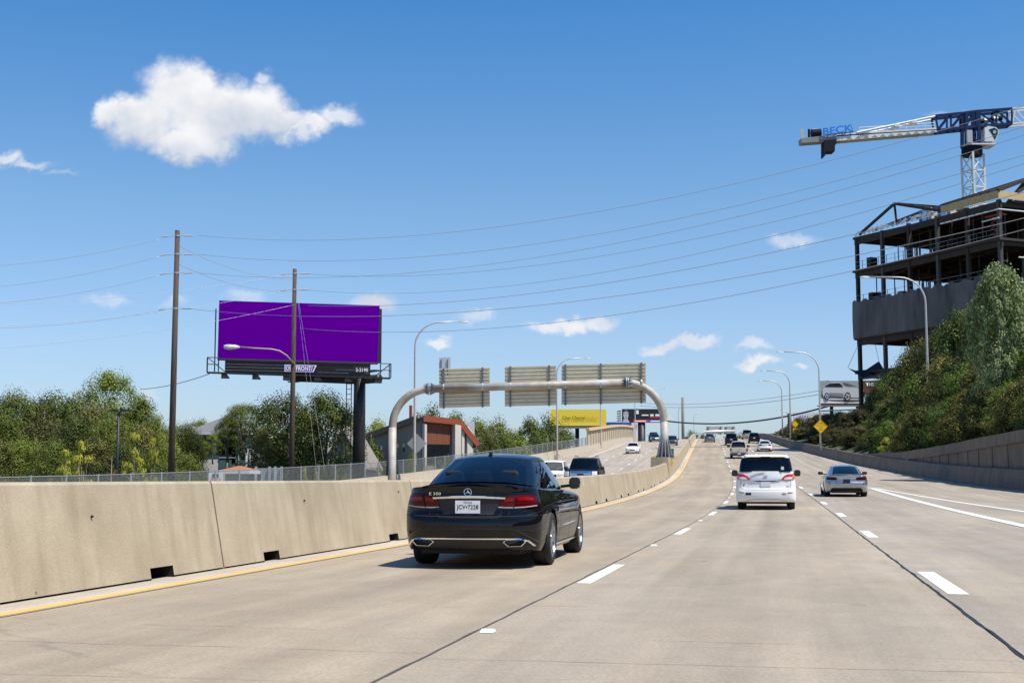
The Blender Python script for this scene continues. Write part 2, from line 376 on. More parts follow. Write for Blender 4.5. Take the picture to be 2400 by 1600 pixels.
# ---------------------------------------------------------------- mesh helpers
class MB:
    def __init__(s): s.v = []; s.f = []; s.m = []; s.uv = None
    def add(s, vs, fs, mi=0):
        k = len(s.v); s.v += [tuple(p) for p in vs]
        s.f += [tuple(i + k for i in f) for f in fs]; s.m += [mi] * len(fs); return s
    def box(s, lo, hi, mi=0, M=None):
        x0, y0, z0 = lo; x1, y1, z1 = hi
        vs = [(x0, y0, z0), (x1, y0, z0), (x1, y1, z0), (x0, y1, z0), (x0, y0, z1), (x1, y0, z1), (x1, y1, z1), (x0, y1, z1)]
        if M: vs = [M @ Vector(p) for p in vs]
        return s.add(vs, [(0, 3, 2, 1), (4, 5, 6, 7), (0, 1, 5, 4), (1, 2, 6, 5), (2, 3, 7, 6), (3, 0, 4, 7)], mi)
    def hexa(s, b, t, mi=0):                           # bottom 4, top 4 points
        return s.add(list(b) + list(t), [(0, 3, 2, 1), (4, 5, 6, 7), (0, 1, 5, 4), (1, 2, 6, 5), (2, 3, 7, 6), (3, 0, 4, 7)], mi)
    def quad(s, a, b, c, d, mi=0): return s.add([a, b, c, d], [(0, 1, 2, 3)], mi)
    def tube(s, pts, r, n=8, mi=0, cap=True):
        pts = [Vector(p) for p in pts]; R = r if isinstance(r, (list, tuple)) else [r] * len(pts)
        vs = []; fs = []; up = None
        for i, p in enumerate(pts):
            d = (pts[min(i + 1, len(pts) - 1)] - pts[max(i - 1, 0)]).normalized()
            if up is None:
                up = Vector((0, 0, 1)) if abs(d.z) < 0.9 else Vector((1, 0, 0))
            a = d.cross(up).normalized(); b = a.cross(d).normalized(); up = b
            for k in range(n):
                t = 2 * PI * k / n
                vs.append(p + (a * math.cos(t) + b * math.sin(t)) * R[i])
        for i in range(len(pts) - 1):
            for k in range(n):
                fs.append((i * n + k, i * n + (k + 1) % n, (i + 1) * n + (k + 1) % n, (i + 1) * n + k))
        if cap:
            fs.append(tuple(range(n))[::-1]); fs.append(tuple((len(pts) - 1) * n + k for k in range(n)))
        return s.add(vs, fs, mi)
    def bar(s, a, b, w, h, mi=0, up=(0, 0, 1)):        # rectangular beam from a to b
        a = Vector(a); b = Vector(b); d = (b - a).normalized(); up = Vector(up)
        if abs(d.dot(up)) > 0.98: up = Vector((0, 1, 0))
        r = d.cross(up).normalized() * (w / 2); u = r.cross(d).normalized() * (h / 2)
        return s.hexa([a - r - u, a + r - u, b + r - u, b - r - u], [a - r + u, a + r + u, b + r + u, b - r + u], mi)
    def prism(s, poly, ex, mi=0):                      # polygon points and an extrusion vector
        poly = [Vector(p) for p in poly]; ex = Vector(ex); n = len(poly)
        return s.add(poly + [p + ex for p in poly], [tuple(range(n))[::-1], tuple(range(n, 2 * n))] + [(i, (i + 1) % n, n + (i + 1) % n, n + i) for i in range(n)], mi)
    def lathe(s, prof, n=24, mi=0, axis='x'):          # profile of (axial, radius)
        vs = []
        for (a, r) in prof:
            for k in range(n):
                t = 2 * PI * k / n; c, q = math.cos(t) * r, math.sin(t) * r
                vs.append((a, c, q) if axis == 'x' else (c, q, a))
        fs = [(i * n + k, i * n + (k + 1) % n, (i + 1) * n + (k + 1) % n, (i + 1) * n + k) for i in range(len(prof) - 1) for k in range(n)]
        return s.add(vs, fs, mi)
    def mesh(s, name, mats, smooth=False, angle=None, weld=False):
        me = bpy.data.meshes.new(name); me.from_pydata(s.v, [], s.f)
        for m in (mats if isinstance(mats, (list, tuple)) else [mats]): me.materials.append(m)
        me.polygons.foreach_set('material_index', s.m)
        if s.uv:
            ul = me.uv_layers.new(name='UVMap')
            for l in me.loops: ul.data[l.index].uv = s.uv[l.vertex_index]
        if weld:
            b = bmesh.new(); b.from_mesh(me); bmesh.ops.remove_doubles(b, verts=b.verts, dist=1e-4)
            bmesh.ops.recalc_face_normals(b, faces=b.faces); b.to_mesh(me); b.free()
        if smooth or angle:
            me.polygons.foreach_set('use_smooth', [True] * len(me.polygons))
            if angle: me.set_sharp_from_angle(angle=math.radians(angle))
        me.update()
        return me
    def build(s, name, mats, parent=None, smooth=False, angle=None, weld=False, local=False):
        return link(name, s.mesh(name, mats, smooth, angle, weld), parent, local)

def link(name, me, parent=None, local=False):
    o = bpy.data.objects.new(name, me); COL.objects.link(o)
    if parent:
        o.parent = parent
        if not local:
            p = parent; t = Vector((0, 0, 0))
            while p: t += p.location; p = p.parent
            o.location = -t                            # world-coordinate vertices under an unrotated thing
    return o

def tag(o, label, cat, group=None, kind=None):
    o['label'] = label
    if cat: o['category'] = cat; o['kind'] = 'thing'
    if group: o['group'] = group
    if kind: o['kind'] = kind
    return o

def thing(name, label, cat, loc=(0, 0, 0), rotz=0.0, group=None):
    o = bpy.data.objects.new(name, None); COL.objects.link(o)
    o.location = loc; o.rotation_euler = (0, 0, rotz); o.empty_display_size = 0.2
    return tag(o, label, cat, group)

def struct(o, label=None):
    o['kind'] = 'structure'
    if label: o['label'] = label
    return o

def empty_part(name, parent, loc=(0, 0, 0)):
    o = bpy.data.objects.new(name, None); COL.objects.link(o); o.parent = parent; o.location = loc
    return o

def copy_tree(o, parent=None):
    c = o.copy(); COL.objects.link(c)
    if parent: c.parent = parent
    for ch in [x for x in bpy.data.objects if x.parent == o and x != c]:
        copy_tree(ch, c)
    return c

def text(s, org, right, up, width=None, height=None, m=None, parent=None, name='lettering', depth=0.01, bold=0.0, local=False, center=True, shear=0.0):
    """flat letters as a mesh: org is the middle of the line, right/up unit vectors"""
    cu = bpy.data.curves.new('t', 'FONT'); cu.body = s; cu.offset = bold; cu.resolution_u = 3; cu.shear = shear
    o = bpy.data.objects.new('t', cu); COL.objects.link(o)
    me = bpy.data.meshes.new_from_object(o)
    bpy.data.objects.remove(o)
    xs = [v.co.x for v in me.vertices]; ys = [v.co.y for v in me.vertices]
    x0, x1, y0, y1 = min(xs), max(xs), min(ys), max(ys)
    sx = (width / (x1 - x0)) if width else None; sy = (height / (y1 - y0)) if height else None
    sx = sx or sy; sy = sy or sx
    right = Vector(right).normalized(); up = Vector(up).normalized(); nrm = right.cross(up)
    org = Vector(org)
    for v in me.vertices:
        a = (v.co.x - (x0 + x1) / 2) * sx; b = (v.co.y - (y0 + y1) / 2) * sy
        v.co = org + right * a + up * b + nrm * depth
    me.materials.clear(); me.materials.append(m)
    return link(name, me, parent, local)

def pchip(tab):
    xs = [a for a, _ in tab]; ys = [b for _, b in tab]; n = len(xs)
    if n == 1: return lambda x: ys[0]
    d = [(ys[i + 1] - ys[i]) / (xs[i + 1] - xs[i]) for i in range(n - 1)]
    m = [d[0]] + [0 if d[i - 1] * d[i] <= 0 else 2 * d[i - 1] * d[i] / (d[i - 1] + d[i]) for i in range(1, n - 1)] + [d[-1]]
    def f(x):
        if x <= xs[0]: return ys[0]
        if x >= xs[-1]: return ys[-1]
        i = 0
        while x > xs[i + 1]: i += 1
        h = xs[i + 1] - xs[i]; t = (x - xs[i]) / h
        return (2 * t**3 - 3 * t**2 + 1) * ys[i] + (t**3 - 2 * t**2 + t) * h * m[i] + (-2 * t**3 + 3 * t**2) * ys[i + 1] + (t**3 - t**2) * h * m[i + 1]
    return f
def lin(tab):
    def f(x):
        if x <= tab[0][0]: return tab[0][1]
        for (a, b), (c, d) in zip(tab, tab[1:]):
            if x <= c: return b + (d - b) * (x - a) / (c - a)
        return tab[-1][1]
    return f

# ---------------------------------------------------------------- the highway's line
GR = lin([(25, 0), (140, 0.05), (230, 0.05), (350, 0.0), (450, -0.04), (900, -0.04)])
SLX = lin([(30, 0.205), (110, 0.15), (260, 0.15), (400, 0.10)])
_Y0, _Y1 = -260, 900
_Z = {}; _X = {}
z = 0.0; x = -2.27 + 0.205 * 0
_Z[0] = 0.0; _X[0] = -2.27
for y in range(0, _Y1 + 1):
    _Z[y + 1] = _Z[y] + GR(y + 0.5); _X[y + 1] = _X[y] + SLX(y + 0.5)
for y in range(0, _Y0 - 2, -1):
    _Z[y - 1] = _Z[y] - GR(y - 0.5); _X[y - 1] = _X[y] - SLX(y - 0.5)
def _ip(T, y):
    i = math.floor(y); t = y - i
    return T[i] * (1 - t) + T[i + 1] * t
def prof(y): return _ip(_Z, y)
def xl(y): return _ip(_X, y)
def nrm(y):
    s = SLX(y); k = math.sqrt(1 + s * s); return (1 / k, -s / k)
def heading(y): return math.atan(SLX(y))
def zroad(y, off):
    zz = prof(y)
    if off < -6: zz -= 0.05 * min(-off - 6, 24)
    return zz
def P(y, off, dz=0.0):
    n = nrm(y); yy = y
    return Vector((xl(y) + off * n[0], y + off * n[1], zroad(y, off) + dz))
def yrange(a, b):
    out = []; y = a
    while y < b - 1e-6:
        out.append(y); y += 1.0 if 0 <= y < 60 else (3.0 if -30 <= y < 260 else 8.0)
    out.append(b); return out
BAR = lin([(-260, 40), (0, 20.6), (69, 15.0), (81, 14.0), (109, 13.2), (141, 11.5), (193, 9.2), (250, 8.4), (700, 8.4)])    # foot of the wall beside the merging ramp
PAR = lin([(60, 30.0), (190, 19.4), (300, 18.6)])                                                             # parapet beyond the oncoming lanes
MED = -4.55

def strip(ys, a, b, dz=0.0, ncross=1):
    m = MB(); m.uv = []
    fa = a if callable(a) else (lambda y: a); fb = b if callable(b) else (lambda y: b)
    for y in ys:
        for k in range(ncross + 1):
            off = fa(y) + (fb(y) - fa(y)) * k / ncross
            m.v.append(tuple(P(y, off, dz))); m.uv.append((off, y))
    w = ncross + 1
    for i in range(len(ys) - 1):
        for k in range(ncross):
            q = i * w + k
            m.f.append((q, q + 1, q + w + 1, q + w)); m.m.append(0)
    return m

LANE_A = road_mat('lane concrete warm', (0.392, 0.322, 0.232))
LANE_B = road_mat('lane concrete grey', (0.394, 0.328, 0.245))
LANE_C = road_mat('lane concrete pale', (0.382, 0.326, 0.255))
SHOULD = road_mat('shoulder concrete', (0.52, 0.455, 0.37))
OPPC = road_mat('oncoming concrete', (0.44, 0.372, 0.288))
SEAL = mat('joint sealant', (0.018, 0.017, 0.016), 0.5)
SEALG = mat('weathered joint', (0.075, 0.065, 0.055), 0.8)
WHITE = mat('white road paint', (0.80, 0.80, 0.78), 0.6, var=0.8, vs=14, col2=(0.56, 0.52, 0.45), coords='World')
YELLOW = mat('yellow road paint', (0.70, 0.39, 0.09), 0.6, var=0.45, vs=5, col2=(0.62, 0.40, 0.16), coords='World')
BARR = barrier_mat('barrier concrete', (0.455, 0.382, 0.268), (0.250, 0.196, 0.122), 1.0)
PALE = barrier_mat('parapet concrete', (0.50, 0.44, 0.345), (0.34, 0.285, 0.21), 0.7)
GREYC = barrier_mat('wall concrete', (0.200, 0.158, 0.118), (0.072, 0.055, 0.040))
DARKGAP = mat('dark gap', (0.012, 0.011, 0.010), 0.9)
GALV = mat('galvanised steel', (0.46, 0.48, 0.50), 0.45, 0.65, var=0.4, vs=6, col2=(0.30, 0.31, 0.33))
GALVL = mat('pale pole steel', (0.60, 0.58, 0.55), 0.5, 0.35, var=0.3, vs=4, col2=(0.42, 0.40, 0.38))
BLACKST = mat('black painted steel', (0.014, 0.015, 0.018), 0.5, 0.2, var=0.4, vs=4, col2=(0.04, 0.04, 0.045))

# ground: one sheet to the horizon
g = MB()
for i in range(41):
    for j in range(41):
        g.v.append((-3000 + 150 * i, -3000 + 150 * j, -2.6))
for i in range(40):
    for j in range(40):
        q = i * 41 + j; g.f.append((q, q + 41, q + 42, q + 1)); g.m.append(0)
GRASS = mat('dry grass ground', (0.10, 0.105, 0.045), 0.9, var=0.8, vs=0.12, col2=(0.19, 0.165, 0.09), bump=0.4, bs=3, coords='World')
struct(g.build('ground', GRASS), 'flat dry grass ground under the highway')

road = thing('road', 'pale concrete highway carriageway with dashed lane lines', None)
struct(road); del_cat = road.get('category')
ys = yrange(-250, 620)
strip(ys, MED - 0.12, -3.95, 0.0, 1).build('shoulder_strip', SHOULD, road)
strip(ys, -3.93, -0.008, 0.0, 3).build('lane', LANE_A, road)
strip(ys, 0.008, 3.645, 0.0, 3).build('lane', LANE_B, road)
strip(ys, 3.675, 7.42, 0.0, 3).build('lane', LANE_C, road)
strip(ys, 7.435, lambda y: BAR(y) - 0.55, 0.0, 4).build('ramp_lane', LANE_C, road)
strip(ys, lambda y: BAR(y) - 0.54, lambda y: BAR(y) + 0.35, 0.0, 1).build('gutter_strip', SHOULD, road)
# sealed joints sit in the gaps between the lane slabs
def wob(y, s): return 0.010 * math.sin(y * 3.1 + s) + 0.008 * math.sin(y * 7.7 + 2 * s)
yj = [y * 0.25 for y in range(-40, 280)] + yrange(70, 300)[1:]
strip(yrange(-60, 300), -3.96, -3.925, 0.002).build('joint', SEALG, road)
strip(yj, lambda y: -0.011 + wob(y, 0) * 0.5, lambda y: 0.011 + wob(y, 0) * 0.5, 0.003).build('joint', SEALG, road)
strip(yj, lambda y: 3.644 + wob(y, 1) * .7 - 0.004 * math.sin(y * 2.3), lambda y: 3.674 + wob(y, 1) * .7 + 0.005 * math.sin(y * 5.1), 0.003).build('joint', SEAL, road)
strip(yrange(-60, 300), 7.415, 7.44, 0.002).build('joint', SEALG, road)
strip(yrange(-60, 200), lambda y: BAR(y) - 0.555, lambda y: BAR(y) - 0.535, 0.002).build('joint', SEALG, road)
# faint transverse cracks, wandering across the lanes
HAIR = mat('hairline crack', (.28, .225, .16), .9)
rc_ = random.Random(21)
for (o0, o1) in ((-3.9, -.03), (.03, 3.6), (3.7, 7.4)):
    y = 5.2 + rc_.random()
    while y < 62:
        a_, b_ = (o0, o1) if rc_.random() < .6 else (o0 + rc_.uniform(0, 1.5), o1 - rc_.uniform(0, 1.5))
        m = MB(); w_ = rc_.uniform(.002, .005); dy = 0
        for i in range(25):
            dy += rc_.uniform(-.022, .022); q = P(y + dy, a_ + (b_ - a_) * i / 24, .0025); e_ = w_ * rc_.uniform(.3, 1.3)
            m.v += [(q.x, q.y - e_, q.z), (q.x, q.y + e_, q.z)]
        m.f = [(2 * i, 2 * i + 2, 2 * i + 3, 2 * i + 1) for i in range(24)]; m.m = [0] * 24
        m.build('crack', HAIR, road); y += rc_.uniform(1.1, 3.4)
# painted lines
strip(yrange(-60, 420), -4.13, -3.985, 0.004).build('yellow_edge_line', YELLOW, road)
for k in range(-2, 24):
    y = 14.2 + 12.2 * k
    strip([y + q * 3.05 / 4 for q in range(5)], 0.04, 0.195, 0.004).build('lane_dash', WHITE, road)
    y = 13.62 + 12.2 * k
    strip([y + q * 3.05 / 4 for q in range(5)], 3.74, 3.935, 0.004).build('lane_dash', WHITE, road)
strip(yrange(-60, 75), 7.46, 7.76, 0.004).build('edge_line', WHITE, road)
strip(yrange(75, 420), 7.46, 7.60, 0.004).build('edge_line', mat('worn white paint', (0.45, 0.40, 0.33), 0.7), road)
strip(yrange(-20, 75), lambda y: 7.80 + (75 - y) * 0.052, lambda y: 7.98 + (75 - y) * 0.053, 0.004).build('gore_line', WHITE, road)
MARK = mat('marker plastic', (0.75, 0.75, 0.72), 0.35)
for k in range(-1, 14):
    for off in (0.10,):
        y = 9.75 + 12.2 * k - (1.2 if off > 1 else 0)
        a = P(y, off, 0.004); m = MB(); d = Vector((SLX(y), 1, 0)).normalized(); r = Vector((d.y, -d.x, 0))
        m.hexa([a - r * .05 - d * .055, a + r * .05 - d * .055, a + r * .05 + d * .055, a - r * .05 + d * .055],
               [a - r * .045 - d * .02 + Vector((0, 0, .022)), a + r * .045 - d * .02 + Vector((0, 0, .022)), a + r * .045 + d * .02 + Vector((0, 0, .022)), a - r * .045 + d * .02 + Vector((0, 0, .022))])
        m.build('reflective_marker', MARK, road)

opp = thing('oncoming_road', 'pale concrete oncoming carriageway beyond the median barrier', None); struct(opp)
strip(ys, lambda y: -PAR(y) + 0.1, -13.8, 0.0, 3).build('lane', OPPC, opp)
strip(ys, -13.79, -10.1, 0.0, 2).build('lane', OPPC, opp)
strip(ys, -10.09, MED - 0.70, 0.0, 3).build('lane', OPPC, opp)
for k in range(2, 24):
    for off in (-10.05, -13.75):
        y = 14 + 12.2 * k + (4 if off < -12 else 0)
        strip([y, y + 1.5, y + 3.05], off - .09, off + .09, 0.005).build('lane_dash', WHITE, opp)
strip(yrange(30, 420), -17.3, -17.12, 0.005).build('edge_line', WHITE, opp)
for o in (road, opp):
    if 'category' in o: del o['category']

# ---------------------------------------------------------------- median barrier, cast segment by segment, with drain slots
med = thing('median_barrier', 'long tan concrete median barrier with drain slots along the yellow line', 'barrier', P(11, MED))
def barrier_segment(y0, y1, slots, hgt=1.07, fb=MED, slope=0.20, tw=0.24, mats=None, face=1, thick_back=0.2):
    """single-slope barrier piece; face=+1 shows its slope to larger offsets"""
    m = MB(); g = 0.018
    y0 += g; y1 -= g
    cuts = {y0, y1}
    for s in slots: cuts |= {s - 0.27, s + 0.27}
    n = max(2, int((y1 - y0) / 2.0))
    for k in range(1, n): cuts.add(y0 + (y1 - y0) * k / n)
    cs = sorted(c for c in cuts if y0 <= c <= y1)
    def inslot(a, b): return any(a >= s - 0.28 and b <= s + 0.28 for s in slots)
    F = lambda y, dz, d=0.0: P(y, fb - face * (slope * dz / hgt + d)) .xy
    def V(y, h, d=0.0):
        q = F(y, h, d); return (q[0], q[1], prof(y) + h)
    def B(y, h):                                       # rear face
        q = P(y, fb - face * (slope + tw + thick_back * (1 - h / hgt))).xy; return (q[0], q[1], prof(y) + h)
    for a, b in zip(cs, cs[1:]):
        lo = 0.13 if inslot(a, b) else 0.02
        zc = hgt - 0.03
        m.quad(V(a, lo), V(b, lo), V(b, zc), V(a, zc))
        m.quad(V(a, zc), V(b, zc), V(b, hgt, 0.02), V(a, hgt, 0.02))
        q = lambda y: (*P(y, fb - face * (slope + tw)).xy, prof(y) + hgt)
        m.quad(V(a, hgt, 0.02), V(b, hgt, 0.02), q(b), q(a))
        m.quad(q(a), q(b), B(b, -0.6), B(a, -0.6))
        if lo > 0.1:
            m.quad(V(a, lo), V(b, lo), V(b, lo, 0.30), V(a, lo, 0.30), 1)  # slot insides coloured near black to stand for their shade
            m.quad(V(a, lo, 0.30), V(b, lo, 0.30), V(b, -0.02, 0.30), V(a, -0.02, 0.30), 1)
            m.quad(V(a, lo), V(a, -0.02), V(a, -0.02, 0.30), V(a, lo, 0.30), 1); m.quad(V(b, lo), V(b, -0.02), V(b, -0.02, 0.30), V(b, lo, 0.30), 1)
        else:
            m.quad(V(a, lo), V(b, lo), V(b, 0.012, 0.05), V(a, 0.012, 0.05), 1)
            m.quad(V(a, 0.012, 0.05), V(b, 0.012, 0.05), V(b, -0.05, 0.05), V(a, -0.05, 0.05), 1)
    for y in (y0, y1):
        m.add([V(y, -0.05), V(y, hgt - .03), V(y, hgt, .02), (*P(y, fb - face * (slope + tw)).xy, prof(y) + hgt), B(y, -0.6)], [(0, 1, 2, 3, 4)], 0)
    return m
SEG = 8.75
first = 15.55
k0 = -6
for k in range(k0, 42):
    a = first + SEG * k
    if 96 < a < 104: a_end = a + SEG
    o = barrier_segment(a, a + SEG, [a + 1.55, a + SEG - 1.6], 1.07).build('barrier_segment', [BARR, DARKGAP], med)
# small lifting holes and a pale patch at the cap
for (yy, hh) in ((12.6, 0.72), (18.6, 0.78), (23.4, 0.86)):
    q = P(yy, MED - 0.20 * hh / 1.07 + 0.004); m = MB()
    m.tube([(q.x, q.y, hh), (q.x + 0.02, q.y - 0.004, hh + .002)], 0.013, 8)
    m.build('lifting_hole', DARKGAP, med)

# rear wall and right-hand barrier of the merging ramp
rb = thing('ramp_barrier', 'dark shaded concrete barrier along the merging ramp', 'barrier', P(80, BAR(80)))
for k in range(0, 48):
    a = -40 + 9.0 * k
    m = MB(); n = 4
    def V(y, h, d): q = P(y, BAR(y) + d); return (q.x, q.y, prof(y) + h)
    for i in range(n):
        y0 = a + 0.008 + (9.0 - 0.016) * i / n; y1 = a + 0.008 + (9.0 - 0.016) * (i + 1) / n
        prf = [(-0.1, 0.0), (0.02, 0.0), (1.03, 0.19), (1.07, 0.22), (1.07, 0.46), (-1.5, 0.46)]
        for (h0, d0), (h1, d1) in zip(prf, prf[1:]):
            m.quad(V(y0, h0, d0), V(y0, h1, d1), V(y1, h1, d1), V(y1, h0, d0))
        if i in (0, n - 1):
            y = y0 if i == 0 else y1
            m.add([V(y, h, d) for h, d in prf], [tuple(range(6))])
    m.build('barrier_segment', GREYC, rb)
WH = lin([(-40, 6.0), (40, 4.4), (69, 3.3), (73, 3.13), (87, 2.54), (110, 1.62), (128, 1.10)])
rw = thing('retaining_wall', 'grey ribbed retaining wall rising behind the ramp barrier under the shrubs', 'wall', P(80, BAR(80) + 0.6))
def V(y, h, d): q = P(y, BAR(y) + d); return Vector((q.x, q.y, prof(y) + h))
# ribbed panels between the barrier and the coping
y = -38.0; kk = 0
while y < 119:
    w = 1.55 if y > 40 else 3.0
    y1 = y + w - 0.03
    if WH(y1) - 0.62 > 1.12:
        m = MB()
        pr = 0.0 if kk % 2 else 0.035
        m.hexa([V(y, 0.9, 0.55 - pr), V(y1, 0.9, 0.55 - pr), V(y1, 0.9, 0.75), V(y, 0.9, 0.75)],
               [V(y, WH(y) - 0.60, 0.55 - pr), V(y1, WH(y1) - 0.60, 0.55 - pr), V(y1, WH(y1) - 0.60, 0.75), V(y, WH(y) - 0.60, 0.75)])
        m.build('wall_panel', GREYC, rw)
    y += w; kk += 1
for k in range(19):
    a = -38 + 9.0 * k; b = min(a + 8.98, 128.0)
    if a >= 128: break
    m = MB(); n = 4
    for i in range(n):
        y0 = a + (b - a) * i / n; y1 = a + (b - a) * (i + 1) / n
        m.hexa([V(y0, max(WH(y0) - 0.64, 1.0), 0.40), V(y1, max(WH(y1) - 0.64, 1.0), 0.40), V(y1, max(WH(y1) - 0.64, 1.0), 0.80), V(y0, max(WH(y0) - 0.64, 1.0), 0.80)],
               [V(y0, WH(y0), 0.40), V(y1, WH(y1), 0.40), V(y1, WH(y1), 0.80), V(y0, WH(y0), 0.80)])
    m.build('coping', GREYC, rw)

# hillside behind the wall
def zhill(y, off):
    d = max(0.0, off - BAR(y) - 0.8)
    base = prof(y) + (WH(y) - 0.15 if y < 128 else 0.95)
    k = 0.36 if y < 150 else 0.36 - 0.30 * min(1, (y - 150) / 50)
    return base + min(d * k, 9.0) 
hm = MB(); hy = [(-40 + 8 * i) for i in range(52)]; ho = [0.79, 2, 4, 7, 11, 16, 22, 30, 45, 70, 110]
for y in hy:
    for d in ho:
        q = P(y, BAR(y) + d); hm.v.append((q.x, q.y, zhill(y, BAR(y) + d)))
for i in range(len(hy) - 1):
    for j in range(len(ho) - 1):
        q = i * len(ho) + j; w = len(ho); hm.f.append((q, q + 1, q + w + 1, q + w)); hm.m.append(0)
struct(hm.build('hillside', mat('hill soil and weeds', (0.055, 0.065, 0.022), 0.95, var=0.8, vs=0.6, col2=(0.12, 0.10, 0.05), bump=0.5, bs=4, coords='World')), 'weedy hillside above the retaining wall')

# parapet beyond the oncoming lanes, embankment wall and chain-link fence
par = thing('parapet_wall', 'pale concrete parapet beyond the oncoming lanes carrying a fence', 'barrier', P(95, -PAR(95)))
def V(y, h, d): q = P(y, -PAR(y) - d); return Vector((q.x, q.y, zroad(y, -PAR(y)) + h))
ysP = [-49.2 + 9.15 * k for k in range(54)]
for a, b in zip(ysP, ysP[1:]):
    m = MB(); n = 3
    for i in range(n):
        y0 = a + .008 + (b - a - .016) * i / n; y1 = a + .008 + (b - a - .016) * (i + 1) / n
        prf = [(-0.1, -.05), (0.0, -.05), (0.86, 0.08), (1.07, 0.10), (1.07, 0.38), (-6.5, 0.38)]
        for (h0, d0), (h1, d1) in zip(prf, prf[1:]):
            m.quad(V(y0, h0, d0), V(y1, h0, d0), V(y1, h1, d1), V(y0, h1, d1))
    m.build('parapet_segment', PALE, par)
LINKM = mesh_mat('chain link mesh', (0.20, 0.22, 0.22), 0.34, 9.0, 0.7, 0.2)
fen = thing('chain_link_fence', 'galvanised chain-link fence standing on the pale parapet', 'fence', P(60, -PAR(60)))
FT = 1.07 + 1.12
FPOST = mat('fence post steel', (.27, .29, .30), .6, .3)
yf = 44.0 - 3.05 * 16; posts = []
while yf < 196:
    posts.append(yf); yf += 3.05
for a in posts:
    m = MB(); b = V(a, 1.06, 0.24); t = V(a, FT + 0.06, 0.24)
    m.tube([b, t], 0.052, 8)
    m.build('post', FPOST, fen)
for a, b in zip(posts, posts[1:]):
    m = MB(); m.uv = []
    q = [V(a, 1.09, 0.24), V(b, 1.09, 0.24), V(b, FT, 0.24), V(a, FT, 0.24)]
    m.quad(*q); m.uv = [(0, 0), (3.05, 0), (3.05, 1.1), (0, 1.1)]
    m.build('mesh_panel', LINKM, fen)
    m = MB(); m.tube([V(a, FT, 0.24), V(b, FT, 0.24)], 0.026, 6); m.build('top_rail', FPOST, fen)

# tan noise wall with a peach cap further along
nw = thing('noise_wall', 'tan panelled noise wall with overhanging peach cap above the far parapet', 'wall', P(215, -PAR(215)))
NWP = barrier_mat('noise wall panel', (0.50, 0.43, 0.32), (0.33, 0.27, 0.18))
CAP = mat('peach cap', (0.55, 0.38, 0.20), 0.8, var=0.4, vs=2)
a = 193.0
NY = []
while a < 300: NY.append(a); a += 4.2
def NH(y): return 1.07 + 2.1
for a, b in zip(NY, NY[1:]):
    m = MB(); b2 = b - 0.35
    m.hexa([V(a, 1.0, 0.16), V(b2, 1.0, 0.16), V(b2, 1.0, 0.34), V(a, 1.0, 0.34)], [V(a, NH(a), 0.16), V(b2, NH(b), 0.16), V(b2, NH(b), 0.34), V(a, NH(a), 0.34)])
    m.build('wall_panel', NWP, nw)
    m = MB(); m.hexa([V(b2, 1.0, 0.02), V(b - .02, 1.0, 0.02), V(b - .02, 1.0, 0.40), V(b2, 1.0, 0.40)], [V(b2, NH(b), 0.02), V(b - .02, NH(b), 0.02), V(b - .02, NH(b), 0.40), V(b2, NH(b), 0.40)])
    m.build('pilaster', NWP, nw)
    m = MB(); m.hexa([V(a, NH(a) + .002, -0.12), V(b - .02, NH(b) + .002, -0.12), V(b - .02, NH(b) + .002, 0.5), V(a, NH(a) + .002, 0.5)],
                     [V(a, NH(a) + 0.42, -0.02), V(b - .02, NH(b) + 0.42, -0.02), V(b - .02, NH(b) + 0.42, 0.4), V(a, NH(a) + 0.42, 0.4)])
    m.build('cap_stone', CAP, nw)

# ---------------------------------------------------------------- vehicles
PAINT = lambda n, c, metal=0.0, rough=0.32: mat(n, c, rough, metal, coat=.6 if min(c) > .6 else (1.0 if max(c) > .05 else .8), spec=0.5 if max(c) > .05 else 0.0)
BLACKP = PAINT('black car paint', (0.0045, 0.0048, 0.006), 0.0, 0.25)
WHITEP = PAINT('white car paint', (0.86, 0.85, 0.82), 0, 0.4)
SILVERP = PAINT('silver car paint', (0.40, 0.42, 0.45), 0.85, 0.33)
GREYP = PAINT('grey car paint', (0.16, 0.17, 0.19), 0.7, 0.3)
BEIGEP = PAINT('beige truck paint', (0.68, 0.61, 0.50), 0.0, 0.4)
TANP = PAINT('tan car paint', (0.40, 0.34, 0.26), 0.5, 0.35)
NAVYP = PAINT('dark blue car paint', (0.010, 0.012, 0.018), 0.1, 0.25)
RUBBER = mat('tyre rubber', (0.014, 0.014, 0.015), 0.75, bump=0.2, bs=60)
PLAST = mat('black plastic', (0.012, 0.012, 0.013), 0.5)
UNDER = mat('underbody', (0.010, 0.010, 0.010), 0.85)
CHROME = mat('chrome', (0.80, 0.81, 0.83), 0.12, 1.0)
ALLOY = mat('alloy rim', (0.42, 0.43, 0.45), 0.28, 0.9)
ALLOYD = mat('dark alloy rim', (0.10, 0.10, 0.11), 0.3, 0.8)
CABIN = mat('dark cabin trim', (0.012, 0.012, 0.014), 0.8)
SEATM = mat('seat leather', (0.012, 0.010, 0.010), 0.8)
GLASS = glass_mat('tinted glass', (0, 0, 0), (0.42, 0.45, 0.46))
GLASSD = glass_mat('privacy glass', (0, 0, 0), (0.055, 0.06, 0.065))
GLASSC = glass_mat('clear glass', (0, 0, 0), (0.55, 0.6, 0.6))
LRED = mat('red lamp lens', (0.085, 0.001, 0.002), 0.2, coat=.45, spec=.05)
LREDD = mat('dark red lamp lens', (0.07, 0.002, 0.005), 0.3, coat=.2, spec=.1)
LREDB = mat('bright red reflector', (0.55, 0.015, 0.015), 0.2, coat=.6)
LREDC = mat('lamp core red', (0.26, 0.003, 0.004), 0.2, coat=.5, spec=.1)
LWHITE = mat('clear lamp lens', (0.75, 0.75, 0.76), 0.1, coat=1.0)
LAMB = mat('amber lens', (0.70, 0.22, 0.03), 0.2, coat=1.0)
